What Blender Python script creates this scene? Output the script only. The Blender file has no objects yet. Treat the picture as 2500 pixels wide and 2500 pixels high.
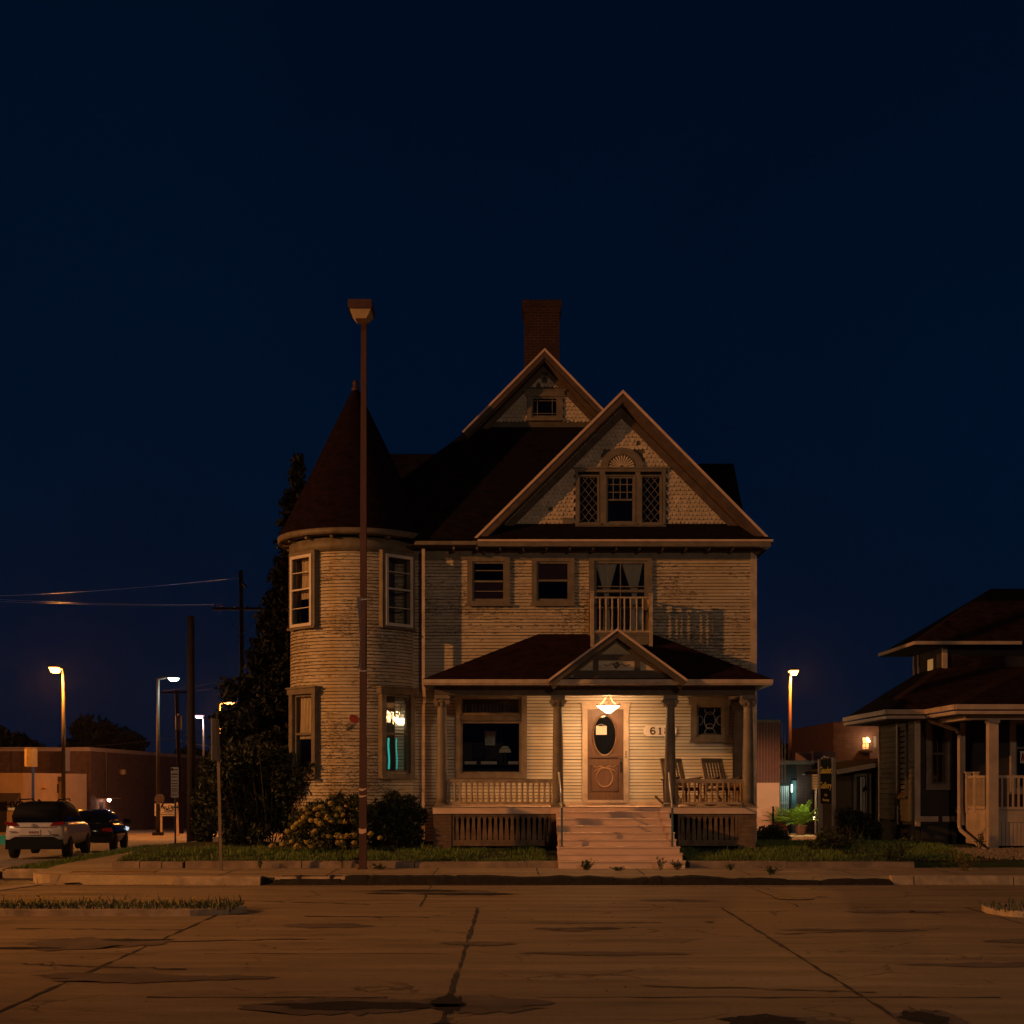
import bpy, math, random
from mathutils import Vector, Matrix, noise as mnoise
random.seed(7)
R = math.radians
SC = bpy.context.scene
COL = SC.collection
F = 3472.0            # focal length in photo pixels (50 mm on a 36 mm wide frame, 2500 px)
EYE = 1.94            # camera height above the road
HOR = 1905.0          # horizon row in the photo
def PX(px, Y): return (px - 1250.0) * Y / F
def PZ(py, Y): return EYE + (HOR - py) * Y / F
def gz(Y):            # the land falls gently away behind the front street
    if Y <= 27: return 0.0
    if Y <= 180: return -(Y - 27) * 0.025
    return -3.825

# ---------------------------------------------------------------- materials
MATS = {}
def nodes_of(name):
    m = bpy.data.materials.new(name); m.use_nodes = True
    nt = m.node_tree
    return m, nt, nt.nodes['Principled BSDF']
def N(nt, t, **kw):
    n = nt.nodes.new(t)
    for k, v in kw.items(): setattr(n, k, v)
    return n
def mapping(nt, sx=1, sy=1, sz=1, loc=(0, 0, 0)):
    tc = N(nt, 'ShaderNodeTexCoord'); mp = N(nt, 'ShaderNodeMapping')
    nt.links.new(tc.outputs['Object'], mp.inputs['Vector'])
    mp.inputs['Scale'].default_value = (sx, sy, sz); mp.inputs['Location'].default_value = loc
    return mp.outputs['Vector']
def noise(nt, vec, scale, detail=4, rough=0.55):
    n = N(nt, 'ShaderNodeTexNoise'); n.inputs['Scale'].default_value = scale
    n.inputs['Detail'].default_value = detail; n.inputs['Roughness'].default_value = rough
    nt.links.new(vec, n.inputs['Vector']); return n.outputs['Fac']
def ramp(nt, fac, a, b, ca=(0, 0, 0, 1), cb=(1, 1, 1, 1)):
    r = N(nt, 'ShaderNodeValToRGB'); e = r.color_ramp.elements
    e[0].position = a; e[1].position = b; e[0].color = ca; e[1].color = cb
    nt.links.new(fac, r.inputs['Fac']); return r.outputs['Color']
def mix(nt, fac, a, b, blend='MIX'):
    m = N(nt, 'ShaderNodeMix', data_type='RGBA', blend_type=blend)
    if isinstance(fac, (int, float)): m.inputs[0].default_value = fac
    else: nt.links.new(fac, m.inputs[0])
    for i, v in ((6, a), (7, b)):
        if isinstance(v, tuple): m.inputs[i].default_value = (v[0], v[1], v[2], 1)
        else: nt.links.new(v, m.inputs[i])
    return m.outputs[2]
def bump(nt, b, h, strength=0.3, dist=0.02):
    n = N(nt, 'ShaderNodeBump'); n.inputs['Strength'].default_value = strength; n.inputs['Distance'].default_value = dist
    nt.links.new(h, n.inputs['Height']); nt.links.new(n.outputs['Normal'], b.inputs['Normal'])
def plain(name, c, rough=0.6, var=0.25, scale=6.0, metal=0.0, stretch=(1, 1, 1), bmp=0.15, spec=0.4):
    m, nt, b = nodes_of(name)
    v = mapping(nt, *stretch)
    f = ramp(nt, noise(nt, v, scale, 6), 0.3, 0.7)
    d = tuple(x * (1 - var) for x in c); u = tuple(min(1, x * (1 + var * 0.6)) for x in c)
    nt.links.new(mix(nt, f, d, u), b.inputs['Base Color'])
    b.inputs['Roughness'].default_value = rough; b.inputs['Metallic'].default_value = metal
    b.inputs['Specular IOR Level'].default_value = spec
    if bmp: bump(nt, b, noise(nt, v, scale * 4, 5), bmp, 0.01)
    MATS[name] = m; return m
def emit(name, c, s, c2=None):
    m, nt, b = nodes_of(name)
    b.inputs['Base Color'].default_value = (*(min(1, x) for x in c), 1)
    b.inputs['Emission Color'].default_value = (*c, 1); b.inputs['Emission Strength'].default_value = s
    MATS[name] = m; return m
def glass(name, tint=(0.9, 0.95, 0.95), refl=0.12, rough=0.02, wav=0.0):
    m, nt, b = nodes_of(name); nt.nodes.remove(b)
    out = nt.nodes['Material Output']
    t = N(nt, 'ShaderNodeBsdfTransparent'); t.inputs['Color'].default_value = (*tint, 1)
    g = N(nt, 'ShaderNodeBsdfGlossy'); g.inputs['Roughness'].default_value = rough
    lw = N(nt, 'ShaderNodeFresnel'); lw.inputs['IOR'].default_value = 1.5
    ad = N(nt, 'ShaderNodeMath', operation='ADD'); ad.inputs[1].default_value = refl
    nt.links.new(lw.outputs[0], ad.inputs[0])
    mx = N(nt, 'ShaderNodeMixShader'); nt.links.new(ad.outputs[0], mx.inputs[0])
    nt.links.new(t.outputs[0], mx.inputs[1]); nt.links.new(g.outputs[0], mx.inputs[2])
    if wav:
        v = mapping(nt, 9, 9, 1.2)
        bn = N(nt, 'ShaderNodeBump'); bn.inputs['Strength'].default_value = wav; bn.inputs['Distance'].default_value = 0.01
        nt.links.new(noise(nt, v, 1.6, 2), bn.inputs['Height']); nt.links.new(bn.outputs[0], g.inputs['Normal'])
    nt.links.new(mx.outputs[0], out.inputs['Surface'])
    MATS[name] = m; return m

def siding(name, c, wear=0.5):
    m, nt, b = nodes_of(name)
    v1 = mapping(nt, 5.5, 5.5, 26.0); v2 = mapping(nt, 0.45, 0.45, 0.6, (3, 1, 2)); v3 = mapping(nt, 16, 16, 40)
    v4 = mapping(nt, 0.02, 0.02, 13.0)
    streak = noise(nt, v1, 1.0, 7, 0.65)
    zone = noise(nt, v2, 1.0, 3)
    fine = noise(nt, v3, 1.0, 6, 0.7)
    a = N(nt, 'ShaderNodeMath', operation='MULTIPLY_ADD'); nt.links.new(zone, a.inputs[0]); a.inputs[1].default_value = 0.9
    nt.links.new(streak, a.inputs[2])
    bn_ = N(nt, 'ShaderNodeMath', operation='MULTIPLY_ADD'); nt.links.new(noise(nt, v4, 1.0, 1), bn_.inputs[0]); bn_.inputs[1].default_value = 0.55; bn_.inputs[2].default_value = -0.275
    a2 = N(nt, 'ShaderNodeMath', operation='ADD'); nt.links.new(a.outputs[0], a2.inputs[0]); nt.links.new(bn_.outputs[0], a2.inputs[1]); a = a2
    pe = ramp(nt, a.outputs[0], 1.05 - wear * 0.1, 1.14 - wear * 0.1)
    fm = N(nt, 'ShaderNodeMath', operation='MULTIPLY'); nt.links.new(pe, fm.inputs[0])
    fr = ramp(nt, fine, 0.42, 0.56); nt.links.new(fr, fm.inputs[1])
    board = ramp(nt, noise(nt, v4, 1.0, 1), 0.3, 0.7)
    base = mix(nt, board, tuple(x * 0.76 for x in c), tuple(min(1, x * 1.12) for x in c))
    grime = ramp(nt, noise(nt, mapping(nt, 0.8, 0.8, 2.2), 1.2, 6), 0.35, 0.72)
    base = mix(nt, grime, base, tuple(x * y for x, y in zip(c, (0.66, 0.62, 0.55))))
    chips = ramp(nt, noise(nt, mapping(nt, 14, 14, 20), 1.0, 4, 0.7), 0.66, 0.72)
    base = mix(nt, chips, base, (0.16, 0.13, 0.10))
    colr = mix(nt, fm.outputs[0], base, (0.15, 0.12, 0.09))
    nt.links.new(colr, b.inputs['Base Color'])
    b.inputs['Roughness'].default_value = 0.72; b.inputs['Specular IOR Level'].default_value = 0.25
    bump(nt, b, fine, 0.25, 0.006)
    MATS[name] = m; return m
def brick(name, c1, c2, mortar, w=0.21, h=0.075):
    m, nt, b = nodes_of(name)
    tc = N(nt, 'ShaderNodeTexCoord'); sp = N(nt, 'ShaderNodeSeparateXYZ'); nt.links.new(tc.outputs['Object'], sp.inputs[0])
    ad = N(nt, 'ShaderNodeMath', operation='ADD'); nt.links.new(sp.outputs[0], ad.inputs[0]); nt.links.new(sp.outputs[1], ad.inputs[1])
    cb = N(nt, 'ShaderNodeCombineXYZ'); nt.links.new(ad.outputs[0], cb.inputs[0]); nt.links.new(sp.outputs[2], cb.inputs[1])
    br = N(nt, 'ShaderNodeTexBrick'); nt.links.new(cb.outputs[0], br.inputs['Vector'])
    br.inputs['Scale'].default_value = 1.0; br.inputs['Brick Width'].default_value = w; br.inputs['Row Height'].default_value = h
    br.inputs['Mortar Size'].default_value = 0.009; br.inputs['Color1'].default_value = (*c1, 1); br.inputs['Color2'].default_value = (*c2, 1)
    br.inputs['Mortar'].default_value = (*mortar, 1)
    f = ramp(nt, noise(nt, mapping(nt), 2.5, 5), 0.3, 0.75)
    nt.links.new(mix(nt, f, br.outputs['Color'], (c1[0] * 0.5, c1[1] * 0.5, c1[2] * 0.5)), b.inputs['Base Color'])
    b.inputs['Roughness'].default_value = 0.85
    bump(nt, b, br.outputs['Fac'], -0.4, 0.01)
    MATS[name] = m; return m
def shingle_mat(name, c):
    m, nt, b = nodes_of(name)
    v = mapping(nt, 3.2, 3.2, 7.0)
    f = ramp(nt, noise(nt, v, 1.4, 4), 0.3, 0.7)
    w = N(nt, 'ShaderNodeTexWave', wave_type='BANDS', bands_direction='Z', wave_profile='SAW')
    w.inputs['Scale'].default_value = 2.2; w.inputs['Distortion'].default_value = 0.6; w.inputs['Detail'].default_value = 3
    nt.links.new(mapping(nt), w.inputs['Vector'])
    base = mix(nt, f, tuple(x * 0.4 for x in c), tuple(x * 1.7 for x in c))
    nt.links.new(base, b.inputs['Base Color'])
    b.inputs['Roughness'].default_value = 0.9; b.inputs['Specular IOR Level'].default_value = 0.1
    bump(nt, b, w.outputs['Fac'], 0.5, 0.02)
    MATS[name] = m; return m
def pavement_mat(name, c, stain=(0.03, 0.024, 0.02), sx=0.35, sy=1.4, amount=0.5, rough=0.75):
    m, nt, b = nodes_of(name)
    v = mapping(nt, sx, sy, 1)
    big = noise(nt, v, 0.9, 7, 0.62)
    s1 = ramp(nt, big, 0.60 - 0.10 * amount, 0.78 - 0.1 * amount)
    mid = ramp(nt, noise(nt, mapping(nt, 0.5, 2.2, 1, (4, 9, 0)), 1.0, 6, 0.6), 0.3, 0.72)
    fine = noise(nt, mapping(nt), 26, 5, 0.7)
    spk = ramp(nt, noise(nt, mapping(nt, 2.2, 3.2, 1, (1, 7, 0)), 3.0, 6, 0.75), 0.64, 0.72)
    base = mix(nt, mid, tuple(x * 0.66 for x in c), tuple(x * 1.16 for x in c))
    grain = ramp(nt, noise(nt, mapping(nt, 1, 1.6, 1), 55, 4, 0.8), 0.32, 0.68, (.62, .62, .62, 1), (1.25, 1.25, 1.25, 1))
    base = mix(nt, 1.0, base, grain, 'MULTIPLY')
    grit = ramp(nt, noise(nt, mapping(nt, 1, 1.4, 1, (3, 3, 0)), 9, 7, 0.8), 0.3, 0.7, (.75, .75, .75, 1), (1.15, 1.15, 1.15, 1))
    base = mix(nt, 1.0, base, grit, 'MULTIPLY')
    m2 = N(nt, 'ShaderNodeMath', operation='MULTIPLY'); nt.links.new(s1, m2.inputs[0]); m2.inputs[1].default_value = 0.8
    base = mix(nt, m2.outputs[0], base, stain)
    m3 = N(nt, 'ShaderNodeMath', operation='MULTIPLY'); nt.links.new(spk, m3.inputs[0]); m3.inputs[1].default_value = 0.55
    base = mix(nt, m3.outputs[0], base, stain)
    # wandering hairline cracks
    wv = N(nt, 'ShaderNodeTexVoronoi', feature='DISTANCE_TO_EDGE'); wv.inputs['Scale'].default_value = 0.55
    dv = N(nt, 'ShaderNodeVectorMath', operation='ADD'); nt.links.new(mapping(nt, 1, 1.6, 1), dv.inputs[0])
    nn = N(nt, 'ShaderNodeTexNoise'); nn.inputs['Scale'].default_value = 1.3; nn.inputs['Detail'].default_value = 6
    nt.links.new(mapping(nt), nn.inputs['Vector']); nt.links.new(nn.outputs['Color'], dv.inputs[1])
    nt.links.new(dv.outputs[0], wv.inputs['Vector'])
    cr = ramp(nt, wv.outputs['Distance'], 0.004, 0.016, (1, 1, 1, 1), (0, 0, 0, 1))
    gate = ramp(nt, noise(nt, mapping(nt, .4, .4, 1, (2, 2, 0)), 1.2, 3), 0.47, 0.58)
    m4 = N(nt, 'ShaderNodeMath', operation='MULTIPLY'); nt.links.new(cr, m4.inputs[0]); nt.links.new(gate, m4.inputs[1])
    band = ramp(nt, noise(nt, mapping(nt, 0.09, 2.6, 1, (5, 3, 0)), 1.0, 5, 0.6), 0.35, 0.68)
    base = mix(nt, band, mix(nt, 0.62, base, tuple(x * 0.42 for x in c)), base)
    blot = ramp(nt, noise(nt, mapping(nt, .22, .5, 1, (8, 1, 0)), 1.0, 4, 0.55), 0.4, 0.62)
    base = mix(nt, blot, mix(nt, 0.4, base, tuple(x * 0.5 for x in c)), base)
    m5 = N(nt, 'ShaderNodeMath', operation='MULTIPLY'); nt.links.new(m4.outputs[0], m5.inputs[0]); m5.inputs[1].default_value = 0.55
    base = mix(nt, m5.outputs[0], base, stain)
    nt.links.new(base, b.inputs['Base Color'])
    b.inputs['Roughness'].default_value = rough; b.inputs['Specular IOR Level'].default_value = 0.3
    h = N(nt, 'ShaderNodeMath', operation='SUBTRACT'); nt.links.new(fine, h.inputs[0]); nt.links.new(m4.outputs[0], h.inputs[1])
    bump(nt, b, h.outputs[0], 0.45, 0.012)
    MATS[name] = m; return m
def leafmat(name, c, var=0.5):
    m, nt, b = nodes_of(name)
    g = N(nt, 'ShaderNodeNewGeometry')
    nt.links.new(mix(nt, g.outputs['Random Per Island'], tuple(x * (1 - var) for x in c), tuple(x * (1 + var) for x in c)), b.inputs['Base Color'])
    b.inputs['Roughness'].default_value = 0.55; b.inputs['Specular IOR Level'].default_value = 0.35
    MATS[name] = m; return m

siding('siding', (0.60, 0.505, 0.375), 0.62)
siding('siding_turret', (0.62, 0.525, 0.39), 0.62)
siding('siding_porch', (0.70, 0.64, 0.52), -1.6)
plain('backing', (0.06, 0.042, 0.028), 0.95, 0.3)
plain('interior', (0.035, 0.03, 0.028), 0.9, 0.3, 2)
plain('room_wall', (0.45, 0.38, 0.28), 0.9, 0.2, 2)
m, nt, b = nodes_of('scallop')
g = N(nt, 'ShaderNodeNewGeometry')
sc_ = mix(nt, g.outputs['Random Per Island'], (0.46, 0.37, 0.27), (0.60, 0.49, 0.36))
sc_ = mix(nt, ramp(nt, noise(nt, mapping(nt), 9, 6, 0.7), 0.55, 0.7), sc_, (0.14, 0.11, 0.08))
nt.links.new(mix(nt, ramp(nt, noise(nt, mapping(nt), 1.3, 4), 0.45, 0.7), sc_, (0.40, 0.325, 0.235)), b.inputs['Base Color'])
b.inputs['Roughness'].default_value = 0.8; MATS['scallop'] = m
plain('trim', (0.165, 0.13, 0.09), 0.6, 0.3, 5, stretch=(1, 1, 1))
plain('trim_light', (0.52, 0.40, 0.29), 0.6, 0.3, 4)
plain('trim_dark', (0.085, 0.065, 0.045), 0.7, 0.3, 5)
plain('storm_frame', (0.66, 0.58, 0.50), 0.45, 0.15, 4)
plain('soffit', (0.09, 0.058, 0.042), 0.75, 0.35, 5)
plain('rake_face', (0.62, 0.43, 0.32), 0.6, 0.2, 3)
plain('column_paint', (0.20, 0.16, 0.115), 0.6, 0.28, 4, bmp=0.25)
plain('rail_paint', (0.42, 0.32, 0.215), 0.6, 0.35, 7)
plain('baluster_worn', (0.34, 0.21, 0.10), 0.65, 0.4, 9)
plain('step_paint', (0.78, 0.56, 0.42), 0.55, 0.14, 2.5, stretch=(0.8, 3, 3))
plain('skirt_paint', (0.19, 0.125, 0.08), 0.75, 0.45, 5)
shingle_mat('roof_shingle', (0.008, 0.005, 0.005))
shingle_mat('roof_turret', (0.008, 0.0028, 0.0055))
shingle_mat('roof_porch', (0.018, 0.006, 0.008))
shingle_mat('roof_brown', (0.020, 0.009, 0.0085))
brick('chimney_brick', (0.045, 0.011, 0.009), (0.03, 0.008, 0.008), (0.11, 0.055, 0.04))
brick('pier_brick', (0.20, 0.12, 0.08), (0.15, 0.09, 0.06), (0.10, 0.08, 0.06))
brick('warehouse_brick', (0.26, 0.145, 0.10), (0.22, 0.12, 0.085), (0.25, 0.155, 0.11), 0.4, 0.15)
plain('shop_paint', (0.50, 0.34, 0.20), 0.7, 0.12, 1)
plain('wing_paint', (0.22, 0.155, 0.12), 0.7, 0.12, 1)
brick('gallery_brick', (0.15, 0.07, 0.05), (0.11, 0.05, 0.04), (0.17, 0.11, 0.08), 0.4, 0.14)
plain('door_wood', (0.13, 0.068, 0.036), 0.42, 0.25, 3, stretch=(8, 8, 1.2))
plain('door_carving', (0.34, 0.19, 0.09), 0.5, 0.2, 6)
plain('metal_dark', (0.06, 0.055, 0.05), 0.4, 0.2, 5, metal=0.7)
plain('metal_grey', (0.34, 0.33, 0.31), 0.45, 0.2, 5, metal=0.6)
plain('rail_metal', (0.6, 0.58, 0.56), 0.35, 0.2, 8, metal=0.35)
plain('rail_post_blue', (0.06, 0.12, 0.15), 0.45, 0.3, 8)
plain('pole_brown', (0.075, 0.03, 0.022), 0.55, 0.3, 3, stretch=(3, 3, 0.8))
plain('pole_galv', (0.19, 0.15, 0.115), 0.6, 0.25, 4)
plain('pole_lamp', (0.06, 0.045, 0.035), 0.6, 0.25, 4)
plain('wood_pole', (0.055, 0.034, 0.022), 0.85, 0.45, 3, stretch=(7, 7, 0.8))
plain('white_paint', (0.74, 0.70, 0.66), 0.55, 0.12, 3)
plain('cream_paint', (0.62, 0.47, 0.34), 0.6, 0.15, 3)
plain('sign_white', (0.66, 0.6, 0.55), 0.4, 0.12, 3)
plain('house_number_board', (0.92, 0.83, 0.72), 0.5, 0.06, 3)
plain('brass', (0.10, 0.065, 0.03), 0.5, 0.2, 4, metal=0.3)
plain('black', (0.008, 0.008, 0.009), 0.8, 0.2, spec=0.1)
plain('red_paint', (0.26, 0.03, 0.02), 0.7, 0.3, 6)
plain('curtain', (0.62, 0.5, 0.36), 0.9, 0.3, 3, stretch=(16, 16, 0.6))
plain('curtain_dark', (0.09, 0.075, 0.06), 0.9, 0.3, 3, stretch=(16, 16, 0.6))
plain('blind_red', (0.10, 0.03, 0.03), 0.8, 0.2)
plain('paper', (0.68, 0.6, 0.5), 0.8, 0.08, 4)
plain('bark', (0.07, 0.05, 0.035), 0.9, 0.4, 4, stretch=(5, 5, 1))
plain('terracotta', (0.10, 0.04, 0.025), 0.8, 0.2)
plain('tyre', (0.012, 0.012, 0.012), 0.8, 0.1)
plain('car_white', (0.66, 0.56, 0.46), 0.25, 0.04, 2, bmp=0)
plain('car_black', (0.008, 0.008, 0.009), 0.12, 0.05, 2, bmp=0, spec=0.6)
plain('car_plastic', (0.010, 0.010, 0.011), 0.7, 0.1, 4, bmp=0, spec=0.15)
plain('car_glass', (0.006, 0.007, 0.008), 0.05, 0.0, 2, bmp=0, spec=0.6)
plain('tail_red', (0.24, 0.01, 0.012), 0.15, 0.1, 4, bmp=0)
plain('chrome', (0.55, 0.55, 0.55), 0.15, 0.1, 4, metal=1.0, bmp=0)
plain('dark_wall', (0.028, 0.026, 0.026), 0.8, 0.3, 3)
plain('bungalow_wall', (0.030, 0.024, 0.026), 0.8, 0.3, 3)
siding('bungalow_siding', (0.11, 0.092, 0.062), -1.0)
plain('bungalow_trim', (0.46, 0.34, 0.25), 0.6, 0.2, 3)
plain('rust_metal', (0.13, 0.03, 0.022), 0.5, 0.25, 4)
plain('salmon_wall', (0.66, 0.42, 0.30), 0.75, 0.1, 1.5)
plain('teal_metal', (0.10, 0.20, 0.22), 0.4, 0.2, 3)
plain('blue_paint', (0.02, 0.05, 0.30), 0.4, 0.1)
plain('gold_letter', (0.95, 0.60, 0.10), 0.5, 0.1)
plain('rocker_wood', (0.24, 0.17, 0.105), 0.7, 0.3, 6)
plain('rocker_dark', (0.05, 0.03, 0.022), 0.6, 0.3, 6)
plain('dirt', (0.022, 0.017, 0.013), 0.95, 0.5, 9, bmp=0.6)
plain('tar_seam', (0.075, 0.055, 0.038), 0.9, 0.5, 5, bmp=0.5)
plain('stain', (0.17, 0.125, 0.085), 0.9, 0.35, 2.5, bmp=0.4)
plain('manhole', (0.03, 0.025, 0.022), 0.6, 0.3, 20)
plain('yellow_tactile', (0.34, 0.21, 0.07), 0.8, 0.2)
plain('road_paint', (0.46, 0.36, 0.25), 0.8, 0.35, 5)
plain('teal_sign', (0.02, 0.16, 0.16), 0.5, 0.1)
plain('awning', (0.07, 0.055, 0.045), 0.8, 0.2)
plain('umbrella_cloth', (0.62, 0.33, 0.08), 0.8, 0.2)
plain('gravel', (0.28, 0.21, 0.14), 0.9, 0.5, 30)
plain('wall_concrete', (0.27, 0.20, 0.145), 0.85, 0.4, 3, bmp=0.4)
plain('kerb_concrete', (0.44, 0.33, 0.22), 0.85, 0.4, 4, bmp=0.5)
plain('lens_off', (0.50, 0.36, 0.2), 0.2, 0.1, 4, bmp=0)
plain('tarp', (0.55, 0.55, 0.58), 0.6, 0.2)
pavement_mat('road_concrete', (0.50, 0.365, 0.20), amount=0.6)
pavement_mat('sidewalk_concrete', (0.62, 0.47, 0.29), sx=1, sy=1.5, amount=0.15)
pavement_mat('asphalt', (0.14, 0.12, 0.10), sx=0.2, sy=0.6, amount=0.2, rough=0.6)
pavement_mat('brick_walk', (0.26, 0.12, 0.07), sx=1, sy=1.5, amount=0.1)
plain('soil', (0.035, 0.04, 0.018), 0.95, 0.4, 3)
plain('grass_base', (0.035, 0.05, 0.014), 0.95, 0.4, 6)
leafmat('grass_blade', (0.105, 0.155, 0.024), 0.6)
leafmat('weed', (0.055, 0.07, 0.022), 0.5)
leafmat('weed_dry', (0.15, 0.11, 0.035), 0.5)
leafmat('leaf_dark', (0.026, 0.031, 0.014), 0.6)
leafmat('leaf_conifer', (0.016, 0.018, 0.012), 0.6)
leafmat('leaf_hydrangea', (0.06, 0.065, 0.022), 0.5)
leafmat('flower_cream', (0.38, 0.28, 0.075), 0.45)
leafmat('flower_yellow', (0.5, 0.33, 0.03), 0.3)
leafmat('leaf_far', (0.008, 0.012, 0.006), 0.5)
leafmat('leaf_palm', (0.12, 0.22, 0.02), 0.4)
leafmat('leaf_litter', (0.16, 0.09, 0.04), 0.5)
glass('window_glass', (0.85, 0.88, 0.88), 0.02, 0.02, 0.0)
glass('turret_glass', (0.85, 0.88, 0.86), 0.03, 0.03, 0.5)
KEY_POWER = 44000
FILL_POWER = 5000
HAZE = 0.00008
SODIUM = (1.0, 0.31, 0.03)
emit('sodium_glow', (1.0, 0.45, 0.10), 9)
emit('led_glow', (0.9, 1.0, 0.85), 3)
emit('violet_glow', (0.95, 0.7, 1.0), 1.6)
emit('porch_bowl', (1.0, 0.56, 0.25), 76)
emit('room_shade', (1.0, 0.80, 0.55), 9)
emit('bulb_warm', (1.0, 0.72, 0.36), 14)
emit('sconce_glow', (1.0, 0.62, 0.45), 14)
emit('teal_reflection', (0.05, 0.75, 0.65), 0.5)
emit('red_reflection', (0.8, 0.06, 0.04), 0.22)
emit('amber_curl', (1.0, 0.42, 0.05), 0.6)
emit('lit_curtain', (0.7, 0.36, 0.10), 0.28)
emit('lit_window', (1.0, 0.52, 0.2), 0.55)
emit('lit_tube', (0.75, 1.0, 0.8), 2.2)
emit('green_light', (0.12, 0.4, 0.14), 0.16)
emit('headlight_glow', (0.7, 0.9, 1.0), 0.8)

# ---------------------------------------------------------------- mesh helpers
def world_loc(o):
    v = Vector((0, 0, 0))
    while o is not None:
        v += o.location; o = o.parent
    return v
class MB:
    def __init__(s, T=None): s.v = []; s.f = []; s.T = T
    def add(s, vs, fs):
        b = len(s.v)
        s.v += [tuple(s.T @ Vector(p)) if s.T is not None else tuple(p) for p in vs]
        s.f += [tuple(i + b for i in f) for f in fs]
        return s
    def box(s, x0, x1, y0, y1, z0, z1):
        return s.add([(x0, y0, z0), (x1, y0, z0), (x1, y1, z0), (x0, y1, z0), (x0, y0, z1), (x1, y0, z1), (x1, y1, z1), (x0, y1, z1)],
                     [(0, 3, 2, 1), (4, 5, 6, 7), (0, 1, 5, 4), (1, 2, 6, 5), (2, 3, 7, 6), (3, 0, 4, 7)])
    def poly(s, pts): return s.add(pts, [tuple(range(len(pts)))])
    def prism(s, pts, y0, y1):              # (x, z) outline pushed along y
        n = len(pts)
        a = sum(pts[i][0] * pts[(i + 1) % n][1] - pts[(i + 1) % n][0] * pts[i][1] for i in range(n))
        if a < 0: pts = pts[::-1]
        vs = [(x, y0, z) for x, z in pts] + [(x, y1, z) for x, z in pts]
        fs = [tuple(range(n)), tuple(range(2 * n - 1, n - 1, -1))] + [(i, i + n, (i + 1) % n + n, (i + 1) % n) for i in range(n)]
        return s.add(vs, fs)
    def prismx(s, pts, x0, x1):             # (y, z) outline pushed along x
        n = len(pts)
        vs = [(x0, y, z) for y, z in pts] + [(x1, y, z) for y, z in pts]
        fs = [tuple(range(n - 1, -1, -1)), tuple(range(n, 2 * n))] + [(i, (i + 1) % n, (i + 1) % n + n, i + n) for i in range(n)]
        return s.add(vs, fs)
    def slab(s, pts, z0, z1):               # (x, y) outline pushed along z
        n = len(pts)
        vs = [(x, y, z0) for x, y in pts] + [(x, y, z1) for x, y in pts]
        fs = [tuple(range(n - 1, -1, -1)), tuple(range(n, 2 * n))] + [(i, (i + 1) % n, (i + 1) % n + n, i + n) for i in range(n)]
        return s.add(vs, fs)
    def cyl(s, p0, p1, r0, r1=None, n=12, cap=True):
        r1 = r0 if r1 is None else r1
        p0 = Vector(p0); p1 = Vector(p1); d = (p1 - p0).normalized()
        u = d.orthogonal().normalized(); w = d.cross(u)
        vs = []
        for p, r in ((p0, r0), (p1, r1)):
            for i in range(n):
                a = 2 * math.pi * i / n; vs.append(p + u * (r * math.cos(a)) + w * (r * math.sin(a)))
        fs = [(i, (i + 1) % n, (i + 1) % n + n, i + n) for i in range(n)]
        if cap: fs += [tuple(range(n - 1, -1, -1)), tuple(range(n, 2 * n))]
        return s.add(vs, fs)
    def tube(s, pts, r, n=8):
        for a, b in zip(pts, pts[1:]): s.cyl(a, b, r, r, n)
        return s
    def lathe(s, c, prof, n=16, a0=0.0, a1=None):
        k = len(prof); vs = []
        full = a1 is None; a1 = 2 * math.pi if full else a1
        m = n if full else n + 1
        for i in range(m):
            a = a0 + (a1 - a0) * i / n
            for r, z in prof: vs.append((c[0] + r * math.cos(a), c[1] + r * math.sin(a), c[2] + z))
        fs = []
        for i in range(n):
            j = (i + 1) % m
            for q in range(k - 1): fs.append((i * k + q, j * k + q, j * k + q + 1, i * k + q + 1))
        return s.add(vs, fs)
    def bar(s, p0, p1, w, h):                # rectangular bar between two points
        p0 = Vector(p0); p1 = Vector(p1); d = (p1 - p0).normalized()
        up = Vector((0, 0, 1)) if abs(d.z) < 0.95 else Vector((0, 1, 0))
        u = d.cross(up).normalized(); q = u.cross(d).normalized()
        vs = []
        for p in (p0, p1):
            for a, b in ((-1, -1), (1, -1), (1, 1), (-1, 1)): vs.append(p + u * (a * w / 2) + q * (b * h / 2))
        return s.add(vs, [(0, 1, 2, 3), (7, 6, 5, 4), (0, 4, 5, 1), (1, 5, 6, 2), (2, 6, 7, 3), (3, 7, 4, 0)])
    def build(s, name, mat, parent=None, smooth=False):
        me = bpy.data.meshes.new(name)
        off = world_loc(parent) if parent is not None else Vector((0, 0, 0))
        me.from_pydata([(x - off.x, y - off.y, z - off.z) for x, y, z in s.v], [], s.f)
        me.materials.append(MATS[mat] if isinstance(mat, str) else mat)
        if smooth: me.polygons.foreach_set('use_smooth', [True] * len(me.polygons))
        me.update()
        o = bpy.data.objects.new(name, me); COL.objects.link(o)
        if parent is not None: o.parent = parent
        return o
def tag(o, label=None, cat=None, group=None, kind=None):
    if label: o['label'] = label
    if cat: o['category'] = cat
    if group: o['group'] = group
    if kind: o['kind'] = kind
    return o
def thing(name, loc, label, cat, group=None):
    o = bpy.data.objects.new(name, None); COL.objects.link(o); o.location = loc; o.empty_display_size = 0.2
    return tag(o, label, cat, group)
def struct(o): o['kind'] = 'structure'; return o
def copy_tree(o, parent=None):
    c = o.copy(); COL.objects.link(c); c.parent = parent
    for ch in o.children: copy_tree(ch, c)
    return c
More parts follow.
